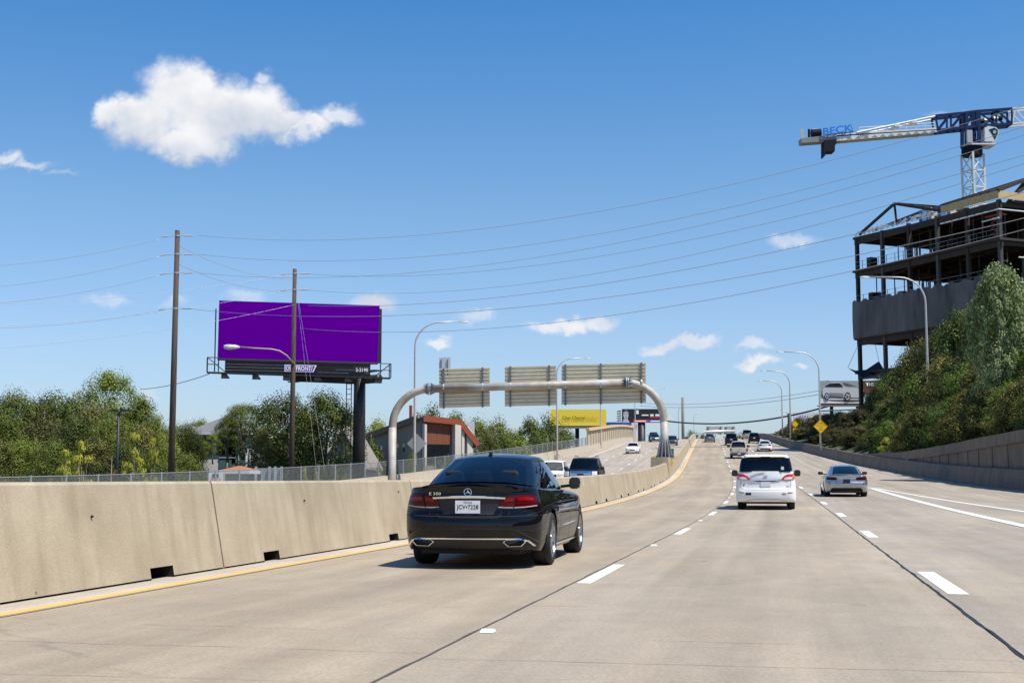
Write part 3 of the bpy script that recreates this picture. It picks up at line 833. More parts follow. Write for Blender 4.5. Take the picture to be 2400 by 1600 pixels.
LHEAD = mat('headlamp glass', (0.62, 0.64, 0.66), 0.08, 0.3, coat=1.0)
PLATEW = mat('plate white', (0.80, 0.80, 0.80), 0.45)
INK = mat('black ink', (0.012, 0.012, 0.014), 0.5)
BLUEINK = mat('blue ink', (0.05, 0.12, 0.42), 0.5)

_wheel_cache = {}
def wheel_meshes(r, w, style):
    k = (round(r, 3), round(w, 3), style)
    if k in _wheel_cache: return _wheel_cache[k]
    t = MB(); h = w / 2; rr = r * 0.70
    t.lathe([(-h * .86, rr), (-h, rr + .03), (-h, r - .05), (-h * .93, r - .018), (-h * .78, r - .004), (-h * .42, r), (-h * .40, r - .008), (-h * .34, r - .008), (-h * .32, r),
             (h * .32, r), (h * .34, r - .008), (h * .40, r - .008), (h * .42, r), (h * .78, r - .004), (h * .93, r - .018), (h, r - .05), (h, rr + .03), (h * .86, rr)], 40)
    tyre = t.mesh('tyre', RUBBER, angle=40)
    m = MB()                                           # rim seen from +x
    m.lathe([(-h * .8, rr), (h * .2, rr * .93), (h * .8, rr * .97), (h * .92, rr), (h * .86, rr + .012)], 40, 0)
    m.lathe([(h * -.1, rr * .94), (h * -.1, 0.02)], 24, 1)
    m.lathe([(h * .0, 0.16), (h * .05, 0.155), (h * .05, .05)], 24, 2)   # brake disc
    n = 5
    for i in range(n):
        for s in ((-1, 1) if style == 'twin' else (0,)):
            a = 2 * PI * i / n + s * 0.16
            M = Matrix.Rotation(a, 4, 'X')
            wd = 0.020 if style == 'twin' else 0.045
            a2 = 0.10 * s
            b = [(h * .45, 0.03, wd * -1), (h * .45, 0.03, wd), (h * .60, rr * .95, wd * .75 + a2 * .2), (h * .60, rr * .95, -wd * .75 + a2 * .2)]
            tt = [(h * .78, 0.03, -wd), (h * .78, 0.03, wd), (h * .86, rr * .95, wd * .75 + a2 * .2), (h * .86, rr * .95, -wd * .75 + a2 * .2)]
            m.hexa([M @ Vector(q) for q in b], [M @ Vector(q) for q in tt], 0)
    m.lathe([(h * .5, 0.075), (h * .84, 0.06), (h * .88, 0.03), (h * .88, 0.0)], 20, 0)
    rim = m.mesh('rim', [ALLOY if style != 'dark' else ALLOYD, PLAST, GALV], angle=35)
    _wheel_cache[k] = (tyre, rim)
    return tyre, rim

def make_car(name, label, cat, sp, loc, hd, pitch=0.0, group=None, glass=None, paint=None, detail=1, driver=False):
    root = thing(name, label, cat, loc, 0.0, group)
    root.rotation_euler = (pitch, 0, -hd)
    yr, yf, hw, zs = sp['yr'], sp['yf'], sp['hw'], sp['zs']
    rear, front, side = pchip(sp['rear']), pchip(sp['front']), pchip(sp['side'])
    sh, deck, taper, low = pchip(sp['sh']), pchip(sp['deck']), pchip(sp['taper']), lin(sp['low'])
    wb, wr, tw, tx, aR = sp['wb'], sp['wr'], sp['tw'], sp['tx'], sp['aR']
    rx, ry = sp['rc']; fx, fy = sp['fc']; rbow, fbow = sp['rbow'], sp['fbow']
    # columns of one half, rear middle to front middle
    cols = []
    wR = hw * taper(yr + rbow + ry); X1 = wR - rx
    for i in range(10):
        x = X1 * i / 10; cols.append((x, yr + rbow * (x / X1) ** 2, 1.0, 0.0, 'r'))
    for i in range(9):
        a = PI / 2 * i / 9
        cols.append((X1 + rx * math.sin(a), yr + rbow + ry - ry * math.cos(a), math.cos(a), 0.0, 'rc'))
    ya, yb = yr + rbow + ry, yf - fbow - fy
    sy = {round(ya, 4), round(yb, 4)}
    n = 22
    for i in range(n + 1): sy.add(round(ya + (yb - ya) * i / n, 4))
    for w in (0.0, wb):
        sy = {q for q in sy if abs(q - w) > aR + 0.03 or q in (round(ya, 4), round(yb, 4))}
        for i in range(15):
            a = -PI / 2 + PI * i / 14; sy.add(round(w + aR * math.sin(a), 4))
        sy.add(round(w - aR - .004, 4)); sy.add(round(w + aR + .004, 4))
    for y in sorted(q for q in sy if ya - 1e-6 <= q <= yb + 1e-6): cols.append((hw * taper(y), y, 0.0, 0.0, 's'))
    wF = hw * taper(yb); X2 = wF - fx
    for i in range(1, 10):
        a = PI / 2 * i / 9
        cols.append((X2 + fx * math.cos(a), yf - fbow - fy + fy * math.sin(a), 0.0, math.sin(a), 'fc'))
    for i in range(1, 11):
        x = X2 * (1 - i / 10); cols.append((x, yf - fbow * (x / X2) ** 2, 0.0, 1.0, 'f'))
    def zlow(y, kind):
        z = low(y)
        if kind in ('s', 'rc', 'fc'):
            for w in (0.0, wb):
                if abs(y - w) <= aR + 1e-4: z = max(z, wr + math.sqrt(max(0, aR * aR - (y - w) ** 2)))
        return z
    NV = 20
    def tubpt(c, v):
        x0, y0, wr_, wf_, kind = c
        zl = zlow(y0, kind); z = zl + v * (sh(y0) - zl)
        return (x0 * side(z), y0 + wr_ * rear(z) - wf_ * front(z), z)
    full = [(c, 1) for c in cols] + [(c, -1) for c in cols[-2:0:-1]]
    M = len(full)
    m = MB(); rings = []
    def ring(f):
        k = len(m.v)
        for c, s in full:
            x, y, z = f(c); m.v.append((x * s, y, z))
        rings.append(k)
    ring(lambda c: (lambda q: (q[0] * .86, q[1] * .985, q[2] + .005))(tubpt(c, 0)))
    for v in range(NV + 1): ring(lambda c: tubpt(c, v / NV))
    for q in (0.985, 0.95, 0.87, 0.7, 0.45, 0.2, 0.0):
        def f(c):
            x, y, z = tubpt(c, 1.0); zc = deck(y)
            return (x * q, y, z + (zc - z) * (1 - q ** 2.6) + 0.006 * (1 if q < .99 else 0))
        ring(f)
    for a, b in zip(rings, rings[1:]):
        for i in range(M):
            j = (i + 1) % M; m.f.append((a + i, a + j, b + j, b + i)); m.m.append(0)
    pm = paint or sp['paint']
    body = m.build('body', [pm], root, angle=48, weld=True, local=True)
    bvh = BVHTree.FromPolygons([v.co.copy() for v in body.data.vertices], [tuple(p.vertices) for p in body.data.polygons])
    # underbody and wheel housings
    u = MB(); u.box((-tx + tw + .03, yr + .25, zs - .02), (tx - tw - .03, yf - .25, zs + .14)); u.box((-hw * .88, aR + .03, zs - .01), (hw * .88, wb - aR - .03, zs + .12))
    u.build('underbody', UNDER, root, local=True)
    for w in (0.0, wb):
        for s in (1, -1):
            q = MB(); vs = []
            xo = hw * taper(w) * .985
            for i in range(17):
                a = -PI / 2 + PI * i / 16
                y = w + (aR + .004) * math.sin(a); z = wr + (aR + .004) * math.cos(a)
                vs += [(s * xo * side(z), y, z), (s * (tx - tw - .06), y, z)]
            q.add(vs, [(2 * i, 2 * i + 1, 2 * i + 3, 2 * i + 2) for i in range(16)])
            q.add([(s * (tx - tw - .06), w + aR * math.sin(-PI / 2 + PI * i / 16), wr + aR * math.cos(-PI / 2 + PI * i / 16)) for i in range(17)] + [(s * (tx - tw - .06), w + aR, zs), (s * (tx - tw - .06), w - aR, zs)], [tuple(range(19))])
            q.build('wheel_housing', UNDER, root, local=True)
    # wheels
    ty, ri = wheel_meshes(wr, tw, sp.get('rim', 'five'))
    for w in (0.0, wb):
        for s in (1, -1):
            wh = empty_part('wheel', root, (s * (tx - tw / 2), w, wr))
            if s < 0: wh.rotation_euler = (0, 0, PI)
            link('tyre', ty, wh, True); link('rim', ri, wh, True)
    # cabin
    g = sp['gh']
    bw, tw_, zt = pchip(g['bw']), pchip(g['tw']), pchip(g['zt'])
    crown = g.get('crown', .04)
    def plan(r_, f_, wf, cr, bowr, bowf):
        pts = []; cx, cy = cr
        W1 = wf(r_ + cy); A = W1 - cx
        for i in range(8): x = A * i / 8; pts.append((x, r_ + bowr * (x / A) ** 2, 'r', i / 8))
        for i in range(6): a = PI / 2 * i / 6; pts.append((A + cx * math.sin(a), r_ + bowr + cy - cy * math.cos(a), 'rc', i / 6))
        y0, y1 = r_ + bowr + cy, f_ - bowf - cy
        for i in range(25): t = i / 24; y = y0 + (y1 - y0) * t; pts.append((wf(y), y, 's', t))
        W2 = wf(y1); A = W2 - cx
        for i in range(1, 7): a = PI / 2 * i / 6; pts.append((A + cx * math.cos(a), y1 + cy * math.sin(a), 'fc', i / 6))
        for i in range(1, 9): x = A * (1 - i / 8); pts.append((x, f_ - bowf * (x / A) ** 2, 'f', i / 8))
        return pts
    pb = plan(g['br'], g['bf'], bw, g.get('bc', (.10, .16)), g.get('bbr', .08), g.get('bbf', .18))
    pt = plan(g['tr'], g['tf'], tw_, g.get('tc', (.12, .10)), g.get('tbr', .05), g.get('tbf', .08))
    def dz(x, y):
        w = hw * taper(y) * side(sh(y)); q = min(1, abs(x) / w)
        return sh(y) + (deck(y) - sh(y)) * (1 - q ** 2.6)
    TT = [0, .05, .11, .3, .5, .7, .87, .93, 1.0]
    fullg = [(i, 1) for i in range(len(pb))] + [(i, -1) for i in range(len(pb) - 2, 0, -1)]
    V = []
    def gpt(i, t):
        x0, y0, kd, _ = pb[i]; x1, y1, _, _ = pt[i]
        z0 = dz(x0, y0) - .02; z1 = zt(y1) - crown * (abs(x1) / max(.01, tw_(y1))) ** 2.5
        b = math.sin(PI * t) * g.get('bulge', .025)
        x = x0 + (x1 - x0) * t; y = y0 + (y1 - y0) * t; z = z0 + (z1 - z0) * t
        if kd == 'r': y -= b
        elif kd == 'f': y += b * 1.3
        else: x += b; 
        if kd in ('r', 'f'): z += b * .6
        return (x, y, z)
    glassz = []                                        # zone of each column gap
    for k in range(len(fullg)):
        i, s = fullg[k]; j, s2 = fullg[(k + 1) % len(fullg)]
        a = min(i, j); kd, t = pb[a][2], pb[a][3]
        sd = 'l' if (s < 0 or s2 < 0) else 'r'
        zone = None
        if kd == 'r' or (kd == 'rc' and t < g.get('rwrap', .3)): zone = 'rear_window'
        elif kd == 'f' or (kd == 'fc' and t >= .35): zone = 'windshield'
        elif kd == 's' and t < 1:
            for wi, (f0, f1) in enumerate(g['win']):
                if f0 <= t + .02 <= f1: zone = 'side_window' + str(wi) + sd
        elif kd == 'rc' and g.get('wrapall'): zone = 'rear_window'
        glassz.append(zone)
    mf = MB(); parts = {}
    base = []
    for t in TT:
        base.append(len(mf.v))
        for (i, s) in fullg:
            x, y, z = gpt(i, t); mf.v.append((x * s, y, z))
    Mg = len(fullg)
    for r in range(len(TT) - 1):
        for k in range(Mg):
            q = (base[r] + k, base[r] + (k + 1) % Mg, base[r + 1] + (k + 1) % Mg, base[r + 1] + k)
            zn = glassz[k]
            lo, hi = (1, 6) if (zn and zn.startswith('side')) else (1, 7)
            if zn and lo <= r < hi: parts.setdefault(zn, []).append(q)
            else: mf.f.append(q); mf.m.append(1 if (zn or g.get('blackpil')) and r < 7 else 0)
    # roof
    prev = base[-1]
    for q in (0.97, .9, .75, .5, .25, 0):
        k0 = len(mf.v)
        for (i, s) in fullg:
            x, y, z = gpt(i, 1.0); y1 = y
            zc = zt(y1) - crown * (abs(x) * q / max(.01, tw_(y1))) ** 2.5
            mf.v.append((x * s * q, y, zc))
        for k in range(Mg):
            mf.f.append((prev + k, prev + (k + 1) % Mg, k0 + (k + 1) % Mg, k0 + k)); mf.m.append(0)
        prev = k0
    verts = list(mf.v)
    mf.build('roof', [pm, PLAST], root, angle=40, weld=True, local=True)
    gm = glass or GLASSD
    for zn, fs in parts.items():
        w = MB(); idx = {}
        for f in fs:
            nf = []
            for q in f:
                if q not in idx: idx[q] = len(w.v); w.v.append(verts[q])
                nf.append(idx[q])
            w.f.append(tuple(nf)); w.m.append(0)
        nm = 'side_window' if zn.startswith('side') else zn
        gg = gm
        if nm == 'windshield': gg = sp.get('wind', GLASSC)
        if nm == 'side_window' and gm is GLASS: gg = GLASSD
        w.build(nm, gg, root, smooth=True, local=True)
    # cabin tray at belt height, dark
    c = MB(); k0 = []
    for q in (1, .6, 0):
        k0.append(len(c.v))
        for (i, s) in fullg:
            x, y, z = gpt(i, 0.05); c.v.append((x * s * q * .985, y + (.02 if pb[i][2] == 'r' else -.02 if pb[i][2] == 'f' else 0), dz(x * q, y) + .02))
    for a, b in zip(k0, k0[1:]):
        for k in range(Mg): c.f.append((a + k, a + (k + 1) % Mg, b + (k + 1) % Mg, b + k)); c.m.append(0)
    c.build('cabin_tray', CABIN, root, local=True, weld=True)
    # seats seen through the glass
    for (sx, sy_, kind) in sp.get('seats', []):
        q = MB(); zb = dz(0, sy_)
        hz = zb + (.035 if kind == 'rear' else .13)
        q.hexa([(sx - .23, sy_ - .10, zb - .1), (sx + .23, sy_ - .10, zb - .1), (sx + .23, sy_ + .06, zb - .1), (sx - .23, sy_ + .06, zb - .1)],
               [(sx - .17, sy_ - .14, hz - .06), (sx + .17, sy_ - .14, hz - .06), (sx + .17, sy_ - .04, hz - .06), (sx - .17, sy_ - .04, hz - .06)])
        q.hexa([(sx - .14, sy_ - .15, hz - .03), (sx + .14, sy_ - .15, hz - .03), (sx + .14, sy_ - .05, hz - .03), (sx - .14, sy_ - .05, hz - .03)],
               [(sx - .11, sy_ - .15, hz + .13), (sx + .11, sy_ - .15, hz + .13), (sx + .11, sy_ - .06, hz + .13), (sx - .11, sy_ - .06, hz + .13)])
        o = q.build('seat', SEATM, root, local=True)
        bv = o.modifiers.new('b', 'BEVEL'); bv.width = .03; bv.segments = 2
    if sp.get('seats'):
        q = MB(); ym = g['bf'] - .62; q.box((-.13, ym, 0), (.13, ym + .03, .07), M=Matrix.Translation((0, 0, zt(g['tf']) - .17)))
        q.build('inside_mirror', PLAST, root, local=True)
    # door mirrors
    ym = g['bf'] + g.get('mirror', -.62); zm = dz(bw(ym), ym) + .10
    for s in (1, -1):
        q = MB(); x0 = s * (bw(ym) + .10); x1 = s * (hw + sp.get('mout', .13))
        xa, xb = min(x0, x1), max(x0, x1)
        hh = sp.get('mh', .085)
        vs = []
        for k, (yy, fct) in enumerate(((-.075, .86), (-.03, 1.0), (.05, .9), (.11, .5))):
            for i in range(10):
                a = 2 * PI * i / 10; ca, sa = math.cos(a), math.sin(a)
                e = 0.6
                vs.append(((xa + xb) / 2 + (xb - xa) / 2 * fct * math.copysign(abs(ca) ** e, ca), ym + yy, zm + hh * fct * math.copysign(abs(sa) ** e, sa)))
        fs = [(r * 10 + i, r * 10 + (i + 1) % 10, (r + 1) * 10 + (i + 1) % 10, (r + 1) * 10 + i) for r in range(3) for i in range(10)] + [tuple(range(30, 40))]
        q.add(vs, fs, 0)
        mo = q.build('mirror', sp.get('mirrorm', pm), root, angle=50, local=True)
        q = MB(); q.add([((v[0] - (xa + xb) / 2) * .99 + (xa + xb) / 2, v[1] - .002, v[2]) for v in vs[:10]], [tuple(range(10))])
        q.build('mirror_glass', mat('mirror glass', (.02, .02, .022), .05), mo, local=True)
        q = MB(); q.bar((s * (bw(ym) - .02), ym + .04, zm - .05), (x0 + s * .05, ym + .02, zm - .03), .06, .04); q.build('mirror_arm', PLAST, root, local=True)
    return root, bvh, dict(dz=dz, sh=sh, zt=zt, hw=hw, pm=pm)

def cast(bvh, axis, a, b):
    if axis == 'rear': h = bvh.ray_cast(Vector((a, -9, b)), Vector((0, 1, 0)))
    elif axis == 'front': h = bvh.ray_cast(Vector((a, 12, b)), Vector((0, -1, 0)))
    elif axis == 'right': h = bvh.ray_cast(Vector((9, a, b)), Vector((-1, 0, 0)))
    elif axis == 'left': h = bvh.ray_cast(Vector((-9, a, b)), Vector((1, 0, 0)))
    else: h = bvh.ray_cast(Vector((a, b, 9)), Vector((0, 0, -1)))
    return h[0], h[1]
def patch(name, root, bvh, axis, top, bot, m, off=.006, nu=14, nv=5, mirror=False):
    """a panel that follows the body surface, between a top and a bottom outline"""
    def along(pl, t):
        k = t * (len(pl) - 1); i = min(int(k), len(pl) - 2); f = k - i
        return tuple(pl[i][c] + (pl[i + 1][c] - pl[i][c]) * f for c in (0, 1))
    outs = []
    for s in ((1, -1) if mirror else (1,)):
        q = MB(); good = True; rows = []
        for iv in range(nv + 1):
            for iu in range(nu + 1):
                a = along(top, iu / nu); b = along(bot, iu / nu); f = iv / nv
                u_, v_ = a[0] + (b[0] - a[0]) * f, a[1] + (b[1] - a[1]) * f
                ax = axis
                if mirror and axis in ('rear', 'front', 'top'): u_ *= s
                if mirror and axis == 'right' and s < 0: ax = 'left'
                p, n = cast(bvh, ax, u_, v_)
                if p is None: p = Vector(q.v[-1]) if q.v else Vector((u_, 0, v_)); n = Vector((0, 0, 0))
                dirv = {'rear': Vector((0, -1, 0)), 'front': Vector((0, 1, 0)), 'right': Vector((1, 0, 0)), 'left': Vector((-1, 0, 0)), 'top': Vector((0, 0, 1))}[ax]
                if n.dot(dirv) < 0: n = -n
                q.v.append(tuple(p + (n * .7 + dirv * .3) * off))
        w = nu + 1
        for iv in range(nv):
            for iu in range(nu):
                k = iv * w + iu; q.f.append((k, k + 1, k + w + 1, k + w)); q.m.append(0)
        nvv = len(q.v)
        edge = [i for i in range(w)] + [r * w + nu for r in range(1, nv + 1)] + [nv * w + i for i in range(nu - 1, -1, -1)] + [r * w for r in range(nv - 1, 0, -1)]
        dirs = {'rear': Vector((0, 1, 0)), 'front': Vector((0, -1, 0)), 'right': Vector((-s if mirror else -1, 0, 0)), 'left': Vector((1, 0, 0)), 'top': Vector((0, 0, -1))}[axis]
        for e in edge: q.v.append(tuple(Vector(q.v[e]) + dirs * (off + .012)))
        L_ = len(edge)
        for i in range(L_): q.f.append((edge[i], edge[(i + 1) % L_], nvv + (i + 1) % L_, nvv + i)); q.m.append(0)
        outs.append(q.build(name, m, root, angle=45, local=True))
    return outs
def groove(name, root, bvh, axis, pts, w, m, off=.003, mirror=False):
    """a thin line following the body surface"""
    outs = []
    for s in ((1, -1) if mirror else (1,)):
        q = MB(); P3 = []
        dense = []
        for (a, b) in zip(pts, pts[1:]):
            n = max(2, int(math.hypot(b[0] - a[0], b[1] - a[1]) / .04))
            dense += [(a[0] + (b[0] - a[0]) * i / n, a[1] + (b[1] - a[1]) * i / n) for i in range(n)]
        dense.append(pts[-1])
        ax = 'left' if (axis == 'right' and s < 0) else axis
        for (a, b) in dense:
            if axis != 'right': a *= s
            p, n = cast(bvh, ax, a, b)
            if p is None: continue
            P3.append((p, n))
        if len(P3) < 2: continue
        for i, (p, n) in enumerate(P3):
            d = (P3[min(i + 1, len(P3) - 1)][0] - P3[max(i - 1, 0)][0]).normalized()
            dv = {'rear': Vector((0, -1, 0)), 'front': Vector((0, 1, 0)), 'right': Vector((1, 0, 0)), 'left': Vector((-1, 0, 0)), 'top': Vector((0, 0, 1))}[ax]
            if n.dot(dv) < 0: n = -n
            r = d.cross(n).normalized() * w / 2
            q.v += [tuple(p + n * off + r), tuple(p + n * off - r)]
        for i in range(len(P3) - 1): q.f.append((2 * i, 2 * i + 1, 2 * i + 3, 2 * i + 2)); q.m.append(0)
        outs.append(q.build(name, m, root, local=True))
    return outs

def plate(root, bvh, z, txt=None, state=None, dark=False, w=.31, h=.155, axis='rear', off=.012):
    p, n = cast(bvh, axis, 0, z); s = -1 if axis == 'rear' else 1
    yy = p.y + s * off
    for zz in (z - h / 2, z + h / 2):
        pp, _ = cast(bvh, axis, 0, zz)
        if pp: yy = min(yy, pp.y + s * off) if s < 0 else max(yy, pp.y + s * off)
    m = MB(); m.box((-w / 2, min(yy, yy - s * .01), z - h / 2), (w / 2, max(yy, yy - s * .01), z + h / 2))
    o = m.build('license_plate', INK if dark else PLATEW, root, local=True)
    R = Vector((1, 0, 0)) if axis == 'rear' else Vector((-1, 0, 0))
    org = Vector((0, yy, z))
    if txt:
        text(txt, org + Vector((0, 0, -.008)), R, (0, 0, 1), width=w * .88, height=h * .46, m=PLATEW if dark else INK, parent=o, depth=.002, bold=.012, local=True)
    if state:
        text(state, org + Vector((0, 0, h * .36)), R, (0, 0, 1), width=w * .36, height=h * .15, m=INK, parent=o, depth=.002, bold=.01, local=True)
    return o

# -- body types ------------------------------------------------------------------
def sedan_spec(**k):
    s = dict(yr=-1.165, yf=3.715, hw=.927, zs=.20, wb=2.874, wr=.335, tw=.25, tx=.915, aR=.385, rc=(.40, .36), fc=(.42, .45), rbow=.07, fbow=.16,
        rear=[(.2, .17), (.26, .09), (.32, .045), (.40, .015), (.50, 0), (.58, .004), (.63, .02), (.655, .055), (.70, .07), (.80, .075), (.88, .07), (.94, .082), (.97, .078), (1.0, .058), (1.03, .07)],
        front=[(.2, .15), (.3, .05), (.45, 0), (.6, .03), (.7, .12), (.8, .3)],
        side=[(.2, .935), (.28, .965), (.42, .99), (.56, 1.0), (.66, 1.0), (.74, .99), (.80, .98), (.9, .945), (1.0, .915)],
        sh=[(-1.17, 1.0), (-.9, .985), (-.5, .965), (0, .955), (1, .94), (2, .915), (2.8, .86), (3.4, .74), (3.72, .66)],
        deck=[(-1.17, 1.005), (-1.05, 1.012), (-.6, 1.045), (0, 1.04), (2, .99), (2.6, .97), (3.2, .89), (3.72, .69)],
        taper=[(-1.2, .93), (-.6, .975), (0, .995), (1.2, 1.0), (2.6, .995), (3.2, .96), (3.7, .9)],
        low=[(-1.2, .245), (-.8, .22), (-.4, .2), (2.4, .2), (3.7, .2)], paint=WHITEP,
        gh=dict(br=-.70, bf=2.42, tr=.26, tf=1.52, bw=[(-.7, .66), (-.3, .745), (.3, .79), (1.5, .79), (2.4, .70)], tw=[(.2, .50), (.6, .56), (1.0, .575), (1.6, .54)],
                zt=[(.2, 1.385), (.55, 1.425), (1.0, 1.447), (1.3, 1.442), (1.6, 1.405)], win=[(.10, .20), (.235, .52), (.56, .90)], crown=.055, bbr=.10, bbf=.22, bc=(.12, .18), tc=(.13, .10), rwrap=.35))
    gh = k.pop('gh', None); s.update(k)
    if gh: s['gh'] = {**s['gh'], **gh}
    return s
def scale_spec(s, ky, kz, hw):
    """stretch a body type to other proportions"""
    o = dict(s); yy = lambda t: [(a * ky, b) for a, b in t]; zz = lambda t: [(a * kz, b) for a, b in t]
    for k in ('yr', 'yf', 'wb'): o[k] = s[k] * ky
    for k in ('rear', 'front', 'side'): o[k] = zz(s[k])
    o['sh'] = [(a * ky, b * kz) for a, b in s['sh']]; o['deck'] = [(a * ky, b * kz) for a, b in s['deck']]
    o['taper'] = yy(s['taper']); o['low'] = yy(s['low'])
    r = hw / s['hw']; o['hw'] = hw; o['tx'] = s['tx'] * r
    g = dict(s['gh'])
    for k in ('br', 'bf', 'tr', 'tf'): g[k] = g[k] * ky
    g['bw'] = [(a * ky, b * r) for a, b in g['bw']]; g['tw'] = [(a * ky, b * r) for a, b in g['tw']]; g['zt'] = [(a * ky, b * kz) for a, b in g['zt']]
    o['gh'] = g
    return o
def suv_spec(**k):
    s = dict(yr=-1.05, yf=3.85, hw=.98, zs=.28, wb=2.90, wr=.39, tw=.27, tx=.955, aR=.45, rc=(.24, .22), fc=(.34, .34), rbow=.05, fbow=.10,
        rear=[(.28, .14), (.36, .03), (.45, 0), (.62, 0), (.68, .06), (.8, .07), (1.0, .07), (1.15, .09)],
        front=[(.28, .12), (.4, .02), (.55, 0), (.9, .02), (1.05, .06), (1.15, .2)],
        side=[(.28, .94), (.4, .985), (.6, 1.0), (.85, 1.0), (1.0, .99), (1.12, .965), (1.2, .95)],
        sh=[(-1.1, 1.12), (0, 1.12), (2, 1.10), (2.8, 1.09), (3.4, 1.06), (3.85, 1.0)], deck=[(-1.1, 1.13), (2.2, 1.13), (2.8, 1.15), (3.4, 1.12), (3.85, 1.02)],
        taper=[(-1.1, .965), (-.4, .99), (1.0, 1.0), (2.8, 1.0), (3.3, .98), (3.85, .93)], low=[(-1.1, .36), (-.6, .30), (3.2, .28), (3.85, .30)], paint=NAVYP,
        gh=dict(br=-.90, bf=2.55, tr=-.62, tf=1.80, bw=[(-.9, .86), (0, .90), (1.6, .90), (2.5, .83)], tw=[(-.7, .68), (.3, .735), (1.2, .735), (1.8, .69)],
                zt=[(-.7, 1.80), (0, 1.855), (1.0, 1.865), (1.8, 1.80)], win=[(.03, .28), (.32, .60), (.64, .94)], crown=.05, bbr=.04, bbf=.18, bc=(.10, .10), tc=(.12, .10), rwrap=.5, mirror=-.55),
        mout=.20, mh=.11, mirrorm=PLAST)
    gh = k.pop('gh', None); s.update(k)
    if gh: s['gh'] = {**s['gh'], **gh}
    return s
def on_road(y, off): p = P(y, off); return (p.x, p.y, p.z), heading(y), math.atan(GR(y))

# -- black sedan in the fast lane ---------------------------------------------------
def hero():
    sp = sedan_spec(paint=BLACKP, rim='twin', hw=.908, tx=.902, rc=(.46, .42), taper=[(-1.2, .90), (-.6, .965), (0, .995), (1.2, 1.0), (2.6, .995), (3.2, .96), (3.7, .9)], gh=dict(bw=[(-.7, .61), (-.3, .715), (.3, .775), (1.5, .785), (2.4, .70)], tw=[(.2, .47), (.6, .535), (1.0, .555), (1.6, .53)]), seats=[(-.36, -.12, 'rear'), (.36, -.12, 'rear'), (0, -.10, 'rear'), (-.37, 1.0, 'f'), (.37, 1.0, 'f')])
    y = 17.1; off = -1.62
    p, hd, pi = on_road(y, off)
    root, bvh, f = make_car('black_sedan', 'black sedan with red tail lamps in the fast lane beside the median barrier', 'car', sp, p, hd - .028, pi, glass=GLASS)
    B = lambda n, ax, t, b, m, **k: patch(n, root, bvh, ax, t, b, m, **k)
    G = lambda pts, w=.008, ax='rear', mir=False, m=DARKGAP, n='panel_gap': groove(n, root, bvh, ax, pts, w, m, mirror=mir)
    # tail lamps: inner part on the lid, outer part on the wing
    for (t, b) in (((.40, .885), (.545, .895)), ):
        lid = B('tail_lamp', 'rear', [(.395, .835), (.43, .872), (.57, .90)], [(.37, .755), (.45, .747), (.545, .745)], LRED, mirror=True, off=.010)
        win = B('tail_lamp', 'rear', [(.585, .902), (.70, .905), (.80, .885)], [(.56, .745), (.68, .752), (.815, .77)], LRED, mirror=True, off=.010)
    B('lamp_strip', 'rear', [(.372, .760), (.45, .754), (.551, .754)], [(.368, .748), (.45, .742), (.545, .742)], mat('reversing strip', (.42, .40, .41), .2, coat=.5), mirror=True, off=.014, nv=2)
    B('lamp_strip', 'rear', [(.563, .754), (.68, .760), (.81, .777)], [(.559, .742), (.68, .748), (.812, .766)], mat('reversing strip', (.42, .40, .41), .2, coat=.5), mirror=True, off=.014, nv=2)
    B('lamp_core', 'rear', [(.45, .845), (.50, .865), (.56, .872)], [(.44, .815), (.50, .825), (.555, .828)], LREDC, mirror=True, off=.013, nv=2)
    B('lamp_core', 'rear', [(.60, .875), (.70, .878), (.77, .865)], [(.595, .832), (.69, .838), (.775, .835)], LREDC, mirror=True, off=.013, nv=2)
    B('lamp_core', 'rear', [(.59, .815), (.69, .818), (.79, .82)], [(.585, .79), (.69, .795), (.795, .802)], LREDD, mirror=True, off=.013, nv=2)
    B('boot_chrome', 'rear', [(-.46, .872), (-.2, .886), (0, .890), (.2, .886), (.46, .872)], [(-.45, .852), (-.2, .861), (0, .864), (.2, .861), (.45, .852)], CHROME, off=.02, nv=3, nu=24)
    # recess for the plate
    B('plate_recess', 'rear', [(-.40, .838), (0, .852), (.40, .838)], [(-.31, .665), (0, .655), (.31, .665)], PLAST, off=.003, nu=20)
    G([(-.44, .745), (-.40, .662), (-.36, .625), (.36, .625), (.40, .662), (.44, .745)], .010)
    G([(-.575, .90), (-.55, .74)], .012); G([(.575, .90), (.55, .74)], .012)
    G([(-.52, .74), (-.49, .655)], .008); G([(.52, .74), (.49, .655)], .008)
    G([(-.86, .655), (-.5, .640), (0, .635), (.5, .640), (.86, .655)], .012)
    # boot-lid lip spoiler
    m = MB(); vs = []
    for i in range(25):
        x = -.60 + 1.2 * i / 24; p_, _ = cast(bvh, 'top', x, -1.055 + .10 * (x / .6) ** 2)
        yb = p_.y; z = p_.z
        h = .026 * (1 - (abs(x) / .62) ** 6)
        vs += [(x, yb + .07, z - .002), (x, yb - .035, z + h), (x, yb - .045, z + h - .012), (x, yb - .01, z - .03)]
    m.add(vs, [(4 * i + k, 4 * i + k + 1, 4 * i + k + 5, 4 * i + k + 4) for i in range(24) for k in range(3)])
    m.build('spoiler', BLACKP, root, angle=30, local=True)
    plate(root, bvh, .757, 'JCV•7228', 'TEXAS', off=.014)
    # emblem: three-pointed star in a ring
    p_, _ = cast(bvh, 'rear', 0, .935)
    m = MB(); c = Vector((0, p_.y - .016, .938))
    m.tube([c + Vector((math.cos(2 * PI * i / 28) * .046, 0, math.sin(2 * PI * i / 28) * .046)) for i in range(29)], .0055, 8, cap=False)
    for i in range(3):
        a = PI / 2 + 2 * PI * i / 3; d = Vector((math.cos(a), 0, math.sin(a))); s_ = Vector((-d.z, 0, d.x))
        m.add([c + s_ * .010, c - s_ * .010, c + d * .044, c + Vector((0, -.008, 0))], [(0, 1, 2), (0, 3, 2), (1, 3, 2)])
